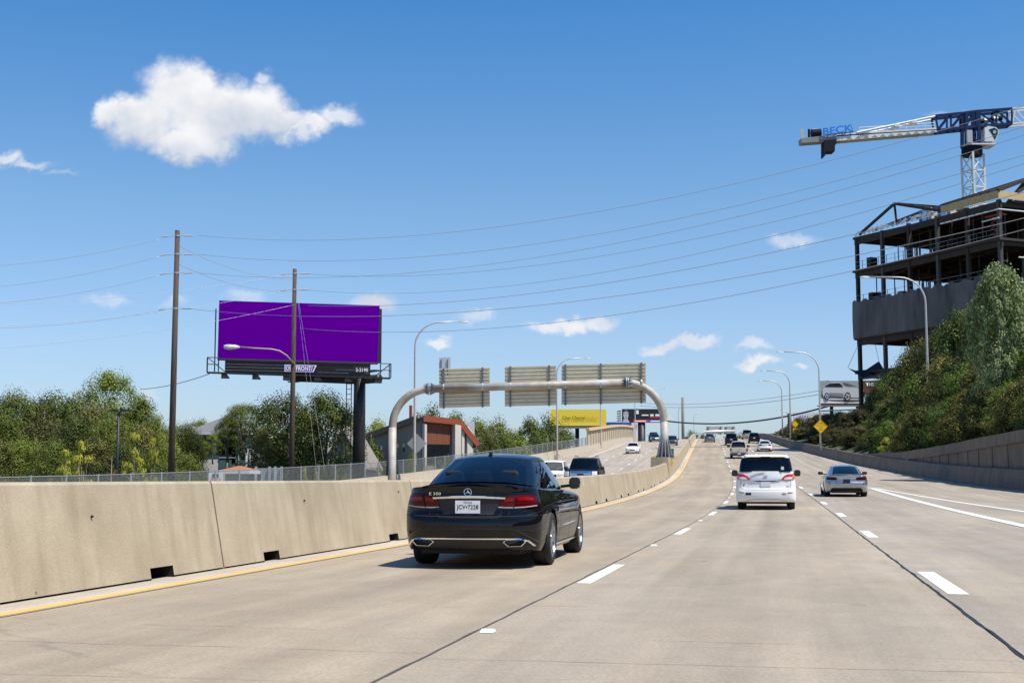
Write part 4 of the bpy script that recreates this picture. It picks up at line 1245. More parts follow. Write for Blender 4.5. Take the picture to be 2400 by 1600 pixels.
    m.build('emblem', CHROME, root, angle=40, local=True)
    text('E 350', Vector((-.43, cast(bvh, 'rear', -.43, .915)[0].y - .012, .917)), (1, -.14, 0), (0, 0, 1), width=.155, height=.034, m=CHROME, parent=root, name='badge_lettering', depth=.002, bold=.015, local=True)
    # bumper: crease, chrome bow, exhaust trims, diffuser
    G([(-.90, .50), (-.84, .455), (-.74, .475), (-.5, .49), (0, .494), (.5, .49), (.74, .475), (.84, .455), (.90, .50)], .012, m=PLAST)
    B('diffuser', 'rear', [(-.72, .352), (-.4, .372), (0, .375), (.4, .372), (.72, .352)], [(-.66, .252), (-.4, .250), (0, .250), (.4, .250), (.66, .252)], PLAST, off=.006, nu=24)
    B('bumper_chrome', 'rear', [(-.80, .285), (-.735, .352), (-.64, .381), (-.3, .383), (0, .383), (.3, .383), (.64, .381), (.735, .352), (.80, .285)],
      [(-.775, .282), (-.715, .340), (-.62, .364), (-.3, .367), (0, .367), (.3, .367), (.62, .364), (.715, .340), (.775, .282)], CHROME, off=.018, nu=48, nv=2)
    for s in (1, -1):
        cx = .575 * s; p_, _ = cast(bvh, 'rear', cx, .315)
        def outl(k, dy):
            pts = [(-.145, .012), (-.10, .042), (.115, .045), (.14, .02), (.085, -.036), (-.08, -.042)]
            return [(cx + s * a * k, p_.y + dy - .0 + .10 * max(0, abs(cx + s * a * k) - .55) , .318 + b * k) for a, b in pts]
        m = MB(); R = [outl(1.0, -.02), outl(1.0, -.05), outl(.90, -.052), outl(.86, -.03), outl(.78, .06)]
        vs = sum(R, []); m.add(vs, [(r * 6 + i, r * 6 + (i + 1) % 6, (r + 1) * 6 + (i + 1) % 6, (r + 1) * 6 + i) for r in range(4) for i in range(6)])
        o = m.build('exhaust', CHROME, root, angle=40, local=True)
        m = MB(); m.add(outl(.86, -.012), [tuple(range(6))]); m.build('exhaust_mouth', DARKGAP, o, local=True)
    # side details
    for s in (1, -1):
        ax = 'right' if s > 0 else 'left'
    for pts in ([(.62, .94), (.66, .80), (.66, .5), (.60, .27)], [(1.62, .92), (1.63, .6), (1.60, .27)], [(2.36, .88), (2.42, .6), (2.38, .30)], [(.62, .27), (2.38, .27)]):
        G(pts, .009, 'right', True)
    G([(-.95, .66), (-.5, .76), (.4, .80), (1.6, .82), (2.8, .80)], .006, 'right', True, PLAST, 'shoulder_crease')
    for yy in (.78, 1.78):
        h = patch('door_handle', root, bvh, 'right', [(yy, .835), (yy + .2, .84)], [(yy, .81), (yy + .2, .815)], BLACKP, off=.035, nu=6, nv=3, mirror=True)
    B('sill_trim', 'right', [(.42, .262), (2.45, .262)], [(.42, .238), (2.45, .238)], CHROME, off=.012, nv=2, mirror=True)
    B('side_reflector', 'rear', [(-.01, .60), (.0, .60)], [(-.01, .598), (0, .598)], BLACKP, off=.001, nu=2, nv=1)
    # shark fin and high brake lamp
    m = MB(); zf = f['zt'](.42)
    prof_ = [(-.02, 0), (.03, .055), (.06, .058), (.17, 0)]
    vs = [(sx * (.022 if b == 0 else .004), .33 + a, zf - .012 + b) for sx in (1, -1) for a, b in prof_]
    m.add(vs, [(0, 1, 2, 3), (7, 6, 5, 4), (0, 4, 5, 1), (1, 5, 6, 2), (2, 6, 7, 3)])
    m.build('roof_antenna', BLACKP, root, local=True)
    # headlamps and grille (front)
    B('head_lamp', 'front', [(.45, .72), (.80, .74)], [(.42, .60), (.80, .62)], LHEAD, mirror=True, off=.01)
    B('grille', 'front', [(-.35, .66), (.35, .66)], [(-.28, .40), (.28, .40)], PLAST, off=.01)
    # exhaust silencer and axle below
    m = MB(); m.tube([(-.5, -.62, .27), (.5, -.62, .27)], .09, 10); m.tube([(-.7, 0, .33), (.7, 0, .33)], .06, 8); m.build('rear_axle', UNDER, root, local=True)
    return root
hero()

# -- white minivan ------------------------------------------------------------------
def minivan():
    s = suv_spec(yr=-1.10, yf=4.0, hw=.985, zs=.22, wb=3.0, wr=.345, tw=.235, tx=.93, aR=.395, rc=(.30, .22), rbow=.06, paint=WHITEP,
        rear=[(.22, .15), (.30, .03), (.38, .01), (.50, 0), (.60, 0), (.66, .03), (.72, .055), (.9, .07), (1.05, .075), (1.2, .09), (1.27, .10)],
        side=[(.22, .97), (.35, .995), (.6, 1.0), (.8, .995), (1.0, .965), (1.15, .93), (1.25, .90)],
        sh=[(-1.2, 1.25), (-.5, 1.22), (1.0, 1.12), (2.4, 1.06), (3.2, 1.0), (4.0, .85)], deck=[(-1.2, 1.255), (-.5, 1.23), (1, 1.13), (2.4, 1.09), (3.2, 1.06), (4, .9)],
        low=[(-1.2, .27), (-.6, .24), (3.3, .22), (4, .22)],
        gh=dict(br=-.99, bf=2.95, tr=-.84, tf=2.0, bw=[(-1.0, .83), (-.3, .87), (1.6, .89), (2.9, .80)], tw=[(-.9, .735), (0, .765), (1.2, .765), (2.0, .72)],
                zt=[(-.9, 1.755), (-.3, 1.80), (.8, 1.815), (2.0, 1.74)], rwrap=1.1, bc=(.14, .12), tc=(.16, .12), crown=.05, mirror=-.75, blackpil=True),
        seats=[(-.4, .1, 'rear'), (.4, .1, 'rear'), (-.4, 1.9, 'f'), (.4, 1.9, 'f')], mout=.20, mh=.115)
    p, hd, pi = on_road(44.6, 1.68)
    root, bvh, f = make_car('white_minivan', 'white minivan driving in the middle lane ahead', 'van', s, p, hd, pi, glass=GLASS)
    B = lambda n, ax, t, b, m, **k: patch(n, root, bvh, ax, t, b, m, **k)
    B('tail_lamp', 'rear', [(.50, 1.00), (.58, 1.09), (.70, 1.155), (.93, 1.17)], [(.47, .975), (.60, .965), (.75, .965), (.95, .985)], LREDB, mirror=True, off=.015)
    B('lamp_lens', 'rear', [(.62, 1.045), (.74, 1.07), (.87, 1.06)], [(.58, .985), (.72, .985), (.88, .995)], LWHITE, mirror=True, off=.022, nv=3)
    B('lamp_lens', 'rear', [(.83, 1.10), (.92, 1.10)], [(.84, 1.0), (.93, 1.01)], LAMB, mirror=True, off=.023, nv=3, nu=4)
    B('hatch_chrome', 'rear', [(-.50, .99), (0, 1.0), (.50, .99)], [(-.47, .955), (0, .945), (.47, .955)], CHROME, off=.022, nv=2)
    B('plate_recess', 'rear', [(-.40, .945), (0, .938), (.40, .945)], [(-.26, .915), (0, .905), (.26, .915)], PLAST, off=.012, nv=2)
    plate(root, bvh, .835, None, None)
    p_, _ = cast(bvh, 'rear', 0, 1.09); m = MB(); c = Vector((0, p_.y - .015, 1.085))
    m.tube([c + Vector((math.cos(2 * PI * i / 20) * .055, 0, math.sin(2 * PI * i / 20) * .042)) for i in range(21)], .008, 6, cap=False); m.box((c.x - .07, c.y - .006, c.z - .01), (c.x + .07, c.y + .004, c.z + .01))
    m.build('emblem', CHROME, root, local=True)
    B('bumper_reflector', 'rear', [(.70, .568), (.85, .575)], [(.70, .548), (.85, .553)], LRED, mirror=True, nv=2, off=.008)
    B('bumper_sticker', 'rear', [(-.65, .56), (-.47, .56)], [(-.65, .48), (-.47, .48)], INK, nv=2, off=.007)
    B('flag_sticker', 'rear', [(.52, .545), (.58, .545)], [(.52, .50), (.58, .50)], BLUEINK, nv=2, off=.007)
    B('flag_sticker', 'rear', [(.582, .545), (.64, .545)], [(.582, .50), (.64, .50)], mat('faded red ink', (.55, .16, .14), .5), nv=2, off=.007)
    B('round_sticker', 'rear', [(-.72, .84), (-.68, .84)], [(-.73, .795), (-.675, .795)], INK, nv=2, off=.007)
    B('badge', 'rear', [(.66, .775), (.75, .775)], [(.66, .755), (.75, .755)], CHROME, nv=1, off=.007)
    groove('panel_gap', root, bvh, 'rear', [(-.80, .95), (-.79, .70), (-.70, .655), (0, .645), (.70, .655), (.79, .70), (.80, .95)], .010, mat('white gap', (.22, .22, .22), .8), off=.004)
    B('bumper_lip', 'rear', [(-.66, .30), (-.4, .355), (.4, .355), (.66, .30)], [(-.66, .285), (-.4, .335), (.4, .335), (.66, .285)], mat('bumper shade plastic', (.30, .30, .30), .6), nv=2, off=.006)
    # roof spoiler with high brake lamp, wiper, roof rails
    m = MB(); zt = f['zt'](-.84)
    m.hexa([(-.62, -.98, zt - .05), (.62, -.98, zt - .05), (.70, -.66, zt - .02), (-.70, -.66, zt - .02)], [(-.60, -1.0, zt - .035), (.60, -1.0, zt - .035), (.68, -.66, zt + .03), (-.68, -.66, zt + .03)])
    m.build('spoiler', WHITEP, root, local=True)
    m = MB(); m.box((-.15, -1.012, zt - .052), (.15, -.985, zt - .028)); m.build('high_brake_lamp', LRED, root, local=True)
    m = MB(); m.bar((0, -1.03, 1.27), (-.38, -1.03, 1.31), .02, .025); m.build('wiper', PLAST, root, local=True)
    for sx in (-.62, .62):
        m = MB(); m.tube([(sx, -.55, zt + .02), (sx, -.4, zt + .075), (sx, 1.2, zt + .075), (sx, 1.35, zt + .03)], .018, 6); m.build('roof_rail', GALV, root, local=True)
    m = MB(); m.box((.50, -1.0, 1.30), (.59, -.99, 1.40)); m.build('window_sticker', PLATEW, root, local=True)
    m = MB(); m.box((-.75, -.9, .20), (.75, -.6, .32)); m.build('rear_axle', UNDER, root, local=True)
minivan()

# -- silver fastback ----------------------------------------------------------------
def fastback():
    s = sedan_spec(yr=-1.05, yf=3.92, hw=.955, wb=2.915, wr=.345, tw=.27, tx=.94, aR=.385, paint=SILVERP, rc=(.40, .34), rim='five',
        rear=[(.2, .20), (.27, .12), (.38, .05), (.43, .02), (.52, 0), (.6, .0), (.66, .03), (.75, .055), (.86, .05), (.93, .035), (.96, .05)],
        sh=[(-1.1, .945), (-.8, .935), (0, .93), (1, .915), (2, .89), (2.8, .84), (3.4, .74), (3.92, .62)],
        deck=[(-1.1, .95), (-.95, .965), (-.5, 1.0), (0, 1.03), (2, .97), (2.6, .95), (3.2, .88), (3.92, .66)],
        gh=dict(br=-.86, bf=2.40, tr=.45, tf=1.45, bw=[(-.9, .60), (-.4, .70), (.3, .78), (1.5, .79), (2.4, .70)], tw=[(.3, .48), (.8, .545), (1.2, .55), (1.6, .52)],
                zt=[(.3, 1.36), (.7, 1.395), (1.1, 1.415), (1.6, 1.38)], rwrap=.25), mirrorm=PLAST, mout=.16, mh=.075)
    p, hd, pi = on_road(61, 5.22)
    root, bvh, f = make_car('silver_fastback', 'silver fastback coupe driving beside the white edge line', 'car', s, p, hd, pi)
    B = lambda n, ax, t, b, m, **k: patch(n, root, bvh, ax, t, b, m, **k)
    B('tail_lamp', 'rear', [(.42, .84), (.50, .885), (.84, .885)], [(.40, .755), (.60, .745), (.86, .76)], LREDD, mirror=True, off=.012)
    B('boot_strip', 'rear', [(-.40, .84), (.40, .84)], [(-.40, .825), (.40, .825)], CHROME, off=.012, nv=1)
    plate(root, bvh, .70, None, None, dark=True)
    B('diffuser', 'rear', [(-.70, .33), (-.62, .405), (.62, .405), (.70, .33)], [(-.70, .22), (-.62, .21), (.62, .21), (.70, .22)], DARKGAP, off=.008, nu=20)
    for sx in (-.55, .55):
        q, _ = cast(bvh, 'rear', sx, .30); m = MB(); m.v = []; m.lathe([(0, .085), (.06, .085), (.06, .07), (.0, .068)], 18, axis='z')
        m.v = [(sx + a * 1.25, q.y + .02 - c, .30 + b) for a, b, c in m.v]; m.build('exhaust', PLAST, root, angle=40, local=True)
    for i in range(4):
        q, _ = cast(bvh, 'rear', 0, .885); m = MB(); c = Vector((-.0675 + .045 * i, q.y - .012, .885))
        m.tube([c + Vector((math.cos(2 * PI * k / 16) * .028, 0, math.sin(2 * PI * k / 16) * .028)) for k in range(17)], .004, 5, cap=False); m.build('emblem_ring', CHROME, root, local=True)
    B('badge', 'rear', [(-.40, .715), (-.34, .715)], [(-.41, .69), (-.35, .69)], LREDB, nv=1, off=.01)
    B('bumper_reflector', 'rear', [(.72, .60), (.76, .60)], [(.72, .56), (.76, .56)], LRED, mirror=True, nv=2, off=.008)
    groove('panel_gap', root, bvh, 'rear', [(-.50, .74), (-.46, .60), (.46, .60), (.50, .74)], .009, INK)
    m = MB(); zt = f['dz'](0, -.98)
    vs = []
    for i in range(13):
        x = -.52 + 1.04 * i / 12; yb = -.98 + .08 * (x / .52) ** 2
        vs += [(x, yb + .12, zt + .03), (x, yb - .02, zt + .055), (x, yb - .02, zt + .035)]
    m.add(vs, [(3 * i + k, 3 * i + k + 1, 3 * i + k + 4, 3 * i + k + 3) for i in range(12) for k in range(2)]); m.build('spoiler', SILVERP, root, local=True)
    for pts in ([(.62, .90), (.66, .75), (.60, .27)], [(1.62, .90), (1.60, .27)]): groove('panel_gap', root, bvh, 'right', pts, .009, INK, mirror=True)
fastback()

# -- pickup and the traffic further up the grade ---------------------------------------
def pickup():
    s = suv_spec(yr=-1.25, yf=4.2, hw=.99, zs=.40, wb=3.5, wr=.38, tw=.26, tx=.93, aR=.45, rc=(.10, .10), rbow=.015, paint=BEIGEP,
        rear=[(.40, .02), (.55, .02), (.60, .02), (.75, .02), (1.0, .02), (1.18, .02), (1.22, .03)],
        side=[(.4, .95), (.55, .99), (.8, 1.0), (1.0, .995), (1.18, .97), (1.25, .96)],
        sh=[(-1.3, 1.22), (.7, 1.22), (1.2, 1.20), (2.8, 1.16), (4.2, 1.05)], deck=[(-1.3, 1.22), (.7, 1.22), (1.5, 1.22), (3, 1.2), (4.2, 1.08)],
        low=[(-1.3, .62), (-.6, .45), (4.2, .40)],
        gh=dict(br=.95, bf=2.9, tr=1.05, tf=2.2, bw=[(.9, .84), (1.6, .87), (2.9, .80)], tw=[(1.0, .70), (1.6, .71), (2.2, .67)], zt=[(1.0, 1.86), (1.5, 1.89), (2.2, 1.84)],
                win=[(.06, .42), (.46, .92)], rwrap=.2, bbr=.02, tbr=.02, bbf=.15, mirror=-.55), mout=.28, mh=.13)
    p, hd, pi = on_road(148, 1.5)
    root, bvh, f = make_car('beige_pickup', 'beige pickup truck in the middle lane up the grade', 'pickup', s, p, hd, pi, glass=GLASSC)
    B = lambda n, ax, t, b, m, **k: patch(n, root, bvh, ax, t, b, m, **k)
    B('tail_lamp', 'rear', [(.83, 1.16), (.955, 1.16)], [(.83, .82), (.965, .82)], LRED, mirror=True, off=.012)
    groove('panel_gap', root, bvh, 'rear', [(-.80, 1.2), (-.80, .68), (.80, .68), (.80, 1.2)], .014, INK)
    m = MB(); m.box((-.97, -1.38, .44), (.97, -1.20, .64)); m.build('bumper', mat('dark chrome bumper', (.12, .12, .12), .3, .9), root, local=True)
    m = MB(); m.box((-.16, -1.392, .47), (.16, -1.381, .62)); m.build('license_plate', PLATEW, root, local=True)
    m = MB(); m.box((-.06, -1.268, .98), (.06, -1.252, 1.04)); m.build('emblem', INK, root, local=True)
    m = MB(); m.tube([(-.8, 0, .36), (.8, 0, .36)], .07, 8); m.tube([(0, -.05, .36), (0, .05, .36)], .15, 10); m.build('rear_axle', UNDER, root, local=True)
    m = MB(); m.box((-.16, 1.0, 1.80), (.16, 1.02, 1.84)); m.build('high_brake_lamp', LRED, root, local=True)
pickup()

def rear_lights(root, bvh, z0, z1, x0, x1, zp, m=LRED, gap=.70, plate_=True):
    patch('tail_lamp', root, bvh, 'rear', [(x0, z1), (x1, z1)], [(x0, z0), (x1, z0)], m, mirror=True, off=.012, nu=6, nv=3)
    if plate_: plate(root, bvh, zp, None, None)
def front_lights(root, bvh, z0, z1, x0, x1, g0, g1, gx, gm=None, lm=None):
    patch('head_lamp', root, bvh, 'front', [(x0, z1), (x1, z1)], [(x0, z0), (x1, z0)], lm or LHEAD, mirror=True, off=.012, nu=6, nv=3)
    patch('grille', root, bvh, 'front', [(-gx, g1), (gx, g1)], [(-gx * .9, g0), (gx * .9, g0)], gm or PLAST, off=.012, nu=8, nv=3)

p, hd, pi = on_road(173, 5.35)
r, b, f = make_car('white_sedan', 'small white sedan ahead of the silver fastback, climbing the grade', 'car', sedan_spec(paint=WHITEP, mirrorm=PLAST), p, hd, pi)
rear_lights(r, b, .76, .90, .42, .80, .78)
patch('diffuser', r, b, 'rear', [(-.62, .40), (.62, .40)], [(-.62, .24), (.62, .24)], PLAST, off=.008)
p, hd, pi = on_road(226, -1.75)
r, b, f = make_car('grey_sedan', 'grey sedan near the crest in the lane along the median', 'car', sedan_spec(paint=GREYP, mirrorm=PLAST), p, hd, pi, glass=GLASS)
rear_lights(r, b, .74, .90, .50, .82, .80)
p, hd, pi = on_road(205, 1.55)
r, b, f = make_car('black_sport_utility', 'black sport utility vehicle just beyond the beige pickup', 'SUV', suv_spec(), p, hd, pi)
rear_lights(r, b, .85, 1.1, .75, .95, .9)
p, hd, pi = on_road(252, 3.35 + 1.9)
r, b, f = make_car('tan_sport_utility', 'tan sport utility vehicle at the crest of the hill', 'SUV', suv_spec(paint=TANP), p, hd, pi, glass=GLASSD)
rear_lights(r, b, .95, 1.1, .60, .95, .85)
p, hd, pi = on_road(218, 5.45)
r, b, f = make_car('dark_crossover', 'black crossover between the tan vehicle and the small white sedan', 'SUV', scale_spec(suv_spec(paint=NAVYP), .92, .93, .94), p, hd, pi)
rear_lights(r, b, .85, 1.02, .62, .92, .88)

# oncoming traffic
def oncoming(y, off): p, hd, pi = on_road(y, off); return p, hd + PI, -pi
p, hd, pi = oncoming(79.5, -8.7)
r, b, f = make_car('dark_blue_truck', 'dark blue full-size sport utility with wide chrome grille coming the other way', 'SUV', suv_spec(hw=1.02, paint=BLACKP, wind=GLASSD, sh=[(-1.1, 1.12), (2, 1.12), (2.8, 1.15), (3.4, 1.15), (3.85, 1.10)], deck=[(-1.1, 1.13), (2.2, 1.16), (2.8, 1.20), (3.4, 1.19), (3.85, 1.12)], front=[(.28, .12), (.4, .02), (.55, 0), (1.0, .02), (1.1, .05), (1.2, .12)]), p, hd, pi, glass=GLASSD)
patch('head_lamp', r, b, 'front', [(.66, 1.07), (.95, 1.07)], [(.66, .80), (.95, .80)], LWHITE, mirror=True, off=.014, nu=6, nv=3)
patch('grille', r, b, 'front', [(-.60, 1.08), (.60, 1.08)], [(-.57, .68), (.57, .68)], CHROME, off=.014, nu=8, nv=3)
for k in range(5): patch('grille_bar', r, b, 'front', [(-.53, 1.04 - .08 * k), (.53, 1.04 - .08 * k)], [(-.53, 1.005 - .08 * k), (.53, 1.005 - .08 * k)], PLAST, off=.022, nu=8, nv=1)
patch('emblem', r, b, 'front', [(-.19, .93), (.19, .93)], [(-.19, .83), (.19, .83)], LRED, off=.03, nu=4, nv=2)
for sx in (-.62, .62):
    m = MB(); m.tube([(sx, -.4, 1.87), (sx, -.2, 1.93), (sx, 1.2, 1.93), (sx, 1.4, 1.87)], .02, 6); m.build('roof_rail', PLAST, r, local=True)
p, hd, pi = oncoming(91, -12.2)
r, b, f = make_car('white_crossover', 'white crossover coming behind the dark blue truck, half hidden by the black sedan', 'SUV', scale_spec(suv_spec(paint=WHITEP), .9, .92, .93), p, hd, pi, glass=GLASS)
front_lights(r, b, .70, .84, .55, .88, .50, .80, .5)
p, hd, pi = oncoming(178, -11.9)
r, b, f = make_car('white_coupe', 'white oncoming sedan alone in the middle of its carriageway', 'car', sedan_spec(paint=WHITEP), p, hd, pi)
front_lights(r, b, .58, .70, .5, .8, .45, .58, .35)
p, hd, pi = oncoming(248, -11.9)
r, b, f = make_car('grey_oncoming_sedan', 'small dark grey oncoming sedan left of the gantry foot near the crest', 'car', sedan_spec(paint=GREYP), p, hd, pi)
front_lights(r, b, .58, .70, .5, .8, .45, .58, .35)
p, hd, pi = oncoming(258, -12.6)
r, b, f = make_car('dark_oncoming_utility', 'black oncoming vehicle showing its roof behind the dark grey sedan', 'SUV', scale_spec(suv_spec(), .95, .95, .95), p, hd, pi)
p, hd, pi = oncoming(208, -7.6)
r, b, f = make_car('silver_nosed_sedan', 'dark oncoming car half hidden behind the gantry foot', 'car', scale_spec(suv_spec(paint=GREYP), .92, .86, .92), p, hd, pi)
front_lights(r, b, .72, .86, .5, .85, .5, .7, .45)

# ---------------------------------------------------------------- sign gantry over the oncoming lanes
def arc(c, r, a0, a1, n, Y):
    return [Vector((c[0] + r * math.cos(a0 + (a1 - a0) * i / n), Y, c[1] + r * math.sin(a0 + (a1 - a0) * i / n))) for i in range(n + 1)]
RUSTP = mat('weathered galvanised pipe', (0.47, 0.47, 0.46), 0.6, 0.1, var=1.0, vs=0.6, col2=(0.27, 0.20, 0.12), bump=0.1, bs=8, coords='World')
SLAT = mat('sign back aluminium', (0.74, 0.67, 0.49), 0.5, 0.1, var=0.4, vs=2.5, col2=(0.46, 0.42, 0.33), coords='World', island=0.08)
GY = 105.0
gan = thing('sign_gantry', 'big weathered pipe gantry carrying three sign backs over the oncoming lanes', 'gantry', ad(1523, 1050, GY))
xL_ = at(920, 1000, GY).x; xR_ = at(1556, 1000, GY).x; zb0 = at(1000, 911, GY).z; zb1 = at(1462, 897, GY).z
R = 3.0
lb, rbz = -3.0, at(1559, 1073, GY).z
m = MB()
m.tube([(xL_, GY, lb), (xL_, GY, zb0 - R - .05)], 0.31, 18); m.build('leg', RUSTP, gan, smooth=True)
m = MB(); m.tube([(xL_, GY, zb0 - R - .06)] + arc((xL_ + R - .6, zb0 - R), R, PI, PI / 2, 12, GY)[1:] if False else [Vector((xL_, GY, zb0 - R - .06))] + arc((xL_ + R, zb0 - R), R, PI, PI / 2, 14, GY), 0.31, 18)
m.build('bend', RUSTP, gan, smooth=True)
m = MB(); m.tube([(xL_ + R, GY, zb0), (xR_ - R, GY, zb1)], 0.31, 18); m.build('beam', RUSTP, gan, smooth=True)
m = MB(); m.tube(arc((xR_ - R, zb1 - R), R, PI / 2, 0, 14, GY) + [Vector((xR_ + .02, GY, zb1 - R - .06))], 0.31, 18); m.build('bend', RUSTP, gan, smooth=True)
m = MB(); m.tube([(xR_ + .03, GY, rbz + .05), (xR_ + .03, GY, zb1 - R - .05)], 0.31, 18); m.build('leg', RUSTP, gan, smooth=True)
for xx, zz in ((xL_ + R - .1, zb0), (xR_ - R + .1, zb1)):
    m = MB()
    for dx in (-.07, .07): m.tube([(xx + dx - .03, GY, zz), (xx + dx + .03, GY, zz)], 0.50, 20)
    for i in range(10):
        a = 2 * PI * i / 10; d = Vector((0, math.cos(a), math.sin(a)))
        for s in (-1, 1):
            m.add([Vector((xx + s * .1, GY, zz)) + d * .30, Vector((xx + s * .1, GY, zz)) + d * .49, Vector((xx + s * .5, GY, zz)) + d * .30], [(0, 1, 2)])
    m.build('flange', GALV, gan, angle=40)
m = MB()
for i in range(12):
    a = 2 * PI * i / 12; d = Vector((math.cos(a), math.sin(a), 0)); c = Vector((xR_ + .03, GY, rbz)); t = Vector((-d.y, d.x, 0)) * .02
    m.hexa([c + d * .28 - t + Vector((0, 0, .06)), c + d * .66 - t + Vector((0, 0, .06)), c + d * .66 + t + Vector((0, 0, .06)), c + d * .28 + t + Vector((0, 0, .06))],
           [c + d * .28 - t + Vector((0, 0, 1.5)), c + d * .34 - t + Vector((0, 0, 1.5)), c + d * .34 + t + Vector((0, 0, 1.5)), c + d * .28 + t + Vector((0, 0, 1.5))])
m.build('base_fins', GALV, gan)
m = MB(); m.tube([(xR_ + .03, GY, rbz - .02), (xR_ + .03, GY, rbz + .06)], 0.74, 24); m.build('base_plate', GALV, gan)
for i in range(12):
    a = 2 * PI * i / 12 + .26; m = MB(); c = Vector((xR_ + .03 + .66 * math.cos(a), GY + .66 * math.sin(a), rbz + .06)); m.tube([c, c + Vector((0, 0, .12))], .045, 6); m.build('anchor_bolt', PLAST, gan)
for (x0, x1, yt0, yt1, yb0, yb1, sup) in ((1029, 1148, 864, 861, 957, 953, (1040, 1131)), (1183, 1304, 859, 856, 953, 950, (1196, 1287)), (1316, 1514, 854.5, 850, 949, 944, (1325, 1408, 1503))):
    pan = empty_part('sign_back', gan, (0, 0, 0))
    pan.location = -gan.location
    n = 11; SY = GY + 0.42
    for k in range(n):
        f0, f1 = k / n, (k + .88) / n
        def q(px, yt, yb, f, dy=0.0): v = at(px, yt + (yb - yt) * f, SY); return Vector((v.x, SY + dy, v.z))
        m = MB()
        m.hexa([q(x0, yt0, yb0, f1), q(x1, yt1, yb1, f1), q(x1, yt1, yb1, f1, .03), q(x0, yt0, yb0, f1, .03)], [q(x0, yt0, yb0, f0), q(x1, yt1, yb1, f0), q(x1, yt1, yb1, f0, .03), q(x0, yt0, yb0, f0, .03)])
        fm = f0 + .10 / n * 3
        m.hexa([q(x0, yt0, yb0, fm, -.07), q(x1, yt1, yb1, fm, -.07), q(x1, yt1, yb1, fm), q(x0, yt0, yb0, fm)], [q(x0, yt0, yb0, f0, -.07), q(x1, yt1, yb1, f0, -.07), q(x1, yt1, yb1, f0), q(x0, yt0, yb0, f0)])
        o = m.build('slat', SLAT, pan); o.location = (0, 0, 0)
    m = MB(); m.prism([q(x0 + .5, yt0, yb0, .01, .04), q(x1 - .5, yt1, yb1, .01, .04), q(x1 - .5, yt1, yb1, .98, .04), q(x0 + .5, yt0, yb0, .98, .04)], (0, .02, 0)); o = m.build('gap_shade_sheet', mat('sheet shade', (.10, .09, .075), .8), pan); o.location = (0, 0, 0)  # dark sheet added behind the slats, coloured as the shade in their gaps
    for px in sup:
        f = (px - x0) / (x1 - x0); yt = yt0 + (yt1 - yt0) * f; yb = yb0 + (yb1 - yb0) * f
        a = at(px, yt - 1, GY + .32); b = at(px, yb + 1, GY + .32)
        m = MB(); m.bar(a, b, .12, .14, up=(0, 1, 0)); o = m.build('support_bar', mat('dark support steel', (.16, .17, .18), .5, .5), pan); o.location = (0, 0, 0)
        c = at(px, 903, GY + .1); m = MB(); m.tube([(c.x - .06, GY, zb0 + (zb1 - zb0) * (c.x - xL_) / (xR_ - xL_)), (c.x + .06, GY, zb0 + (zb1 - zb0) * (c.x - xL_) / (xR_ - xL_))], .335, 14); o = m.build('pipe_clamp', GALV, pan); o.location = (0, 0, 0)
m = MB(); a, b, c, d = at(1029, 838, GY + .5), at(1056, 837, GY + .5), at(1056, 870, GY + .5), at(1029, 871, GY + .5)
m.prism([a, b, c, d], (0, .05, 0)); m.build('exit_tab', mat('bare aluminium', (.55, .57, .58), .4, .4), gan)
for px in (1034, 1049): m = MB(); m.bar(at(px, 842, GY + .44), at(px, 880, GY + .44), .07, .07, up=(0, 1, 0)); m.build('support_bar', MATS['dark support steel'], gan)
# concrete pedestal in the median with yellow reflectors
ped = thing('gantry_pedestal', 'concrete median block under the gantry foot with yellow reflectors', 'pedestal', P(103, MED))
m = MB()
def V(y, off, h): q = P(y, off); return Vector((q.x, q.y, prof(y) + h))
ya, yb = 97.0, 108.5; zt_ = rbz - .03
T = lambda y, off: Vector((P(y, off).x, P(y, off).y, zt_))
m.hexa([V(ya, MED + .03, -.05), V(yb, MED + .03, -.05), V(yb, -6.0, -.6), V(ya, -6.0, -.6)], [T(ya, MED - .12), T(yb, MED - .12), T(yb, -5.9), T(ya, -5.9)])
m.build('block', BARR, ped)
for i in range(7):
    q = V(101.4 + .75 * i, MED - .07, .93); m = MB(); d = Vector((SLX(105), 1, 0)).normalized() * .16
    m.hexa([q - d * .7 + Vector((.0, 0, -.10)), q + d * .7 + Vector((0, 0, -.10)), q + d * .7 + Vector((.05, -.02, -.10)), q - d * .7 + Vector((.05, -.02, -.10))],
           [q - d * .7 + Vector((0, 0, .08)), q + d * .7 + Vector((0, 0, .08)), q + d * .7 + Vector((.05, -.02, .08)), q - d * .7 + Vector((.05, -.02, .08))])
    m.build('reflector', mat('yellow reflector', (.85, .55, .02), .4), ped)
for dx in (-1.0, .6): m = MB(); m.box((xR_ + dx, GY - 1.4, zt_), (xR_ + dx + .16, GY - 1.3, zt_ + .2)); m.build('reflector', MATS['yellow reflector'], ped)
gp = thing('green_marker', 'small green marker plate on the median beyond the gantry foot', 'sign', P(112, MED - .3, 1.05))
m = MB(); q = P(112, MED - .3); m.box((q.x - .16, q.y - .01, prof(112) + 1.07), (q.x + .16, q.y + .01, prof(112) + 1.95)); m.build('plate', mat('sign green', (.01, .16, .10), .5), gp)

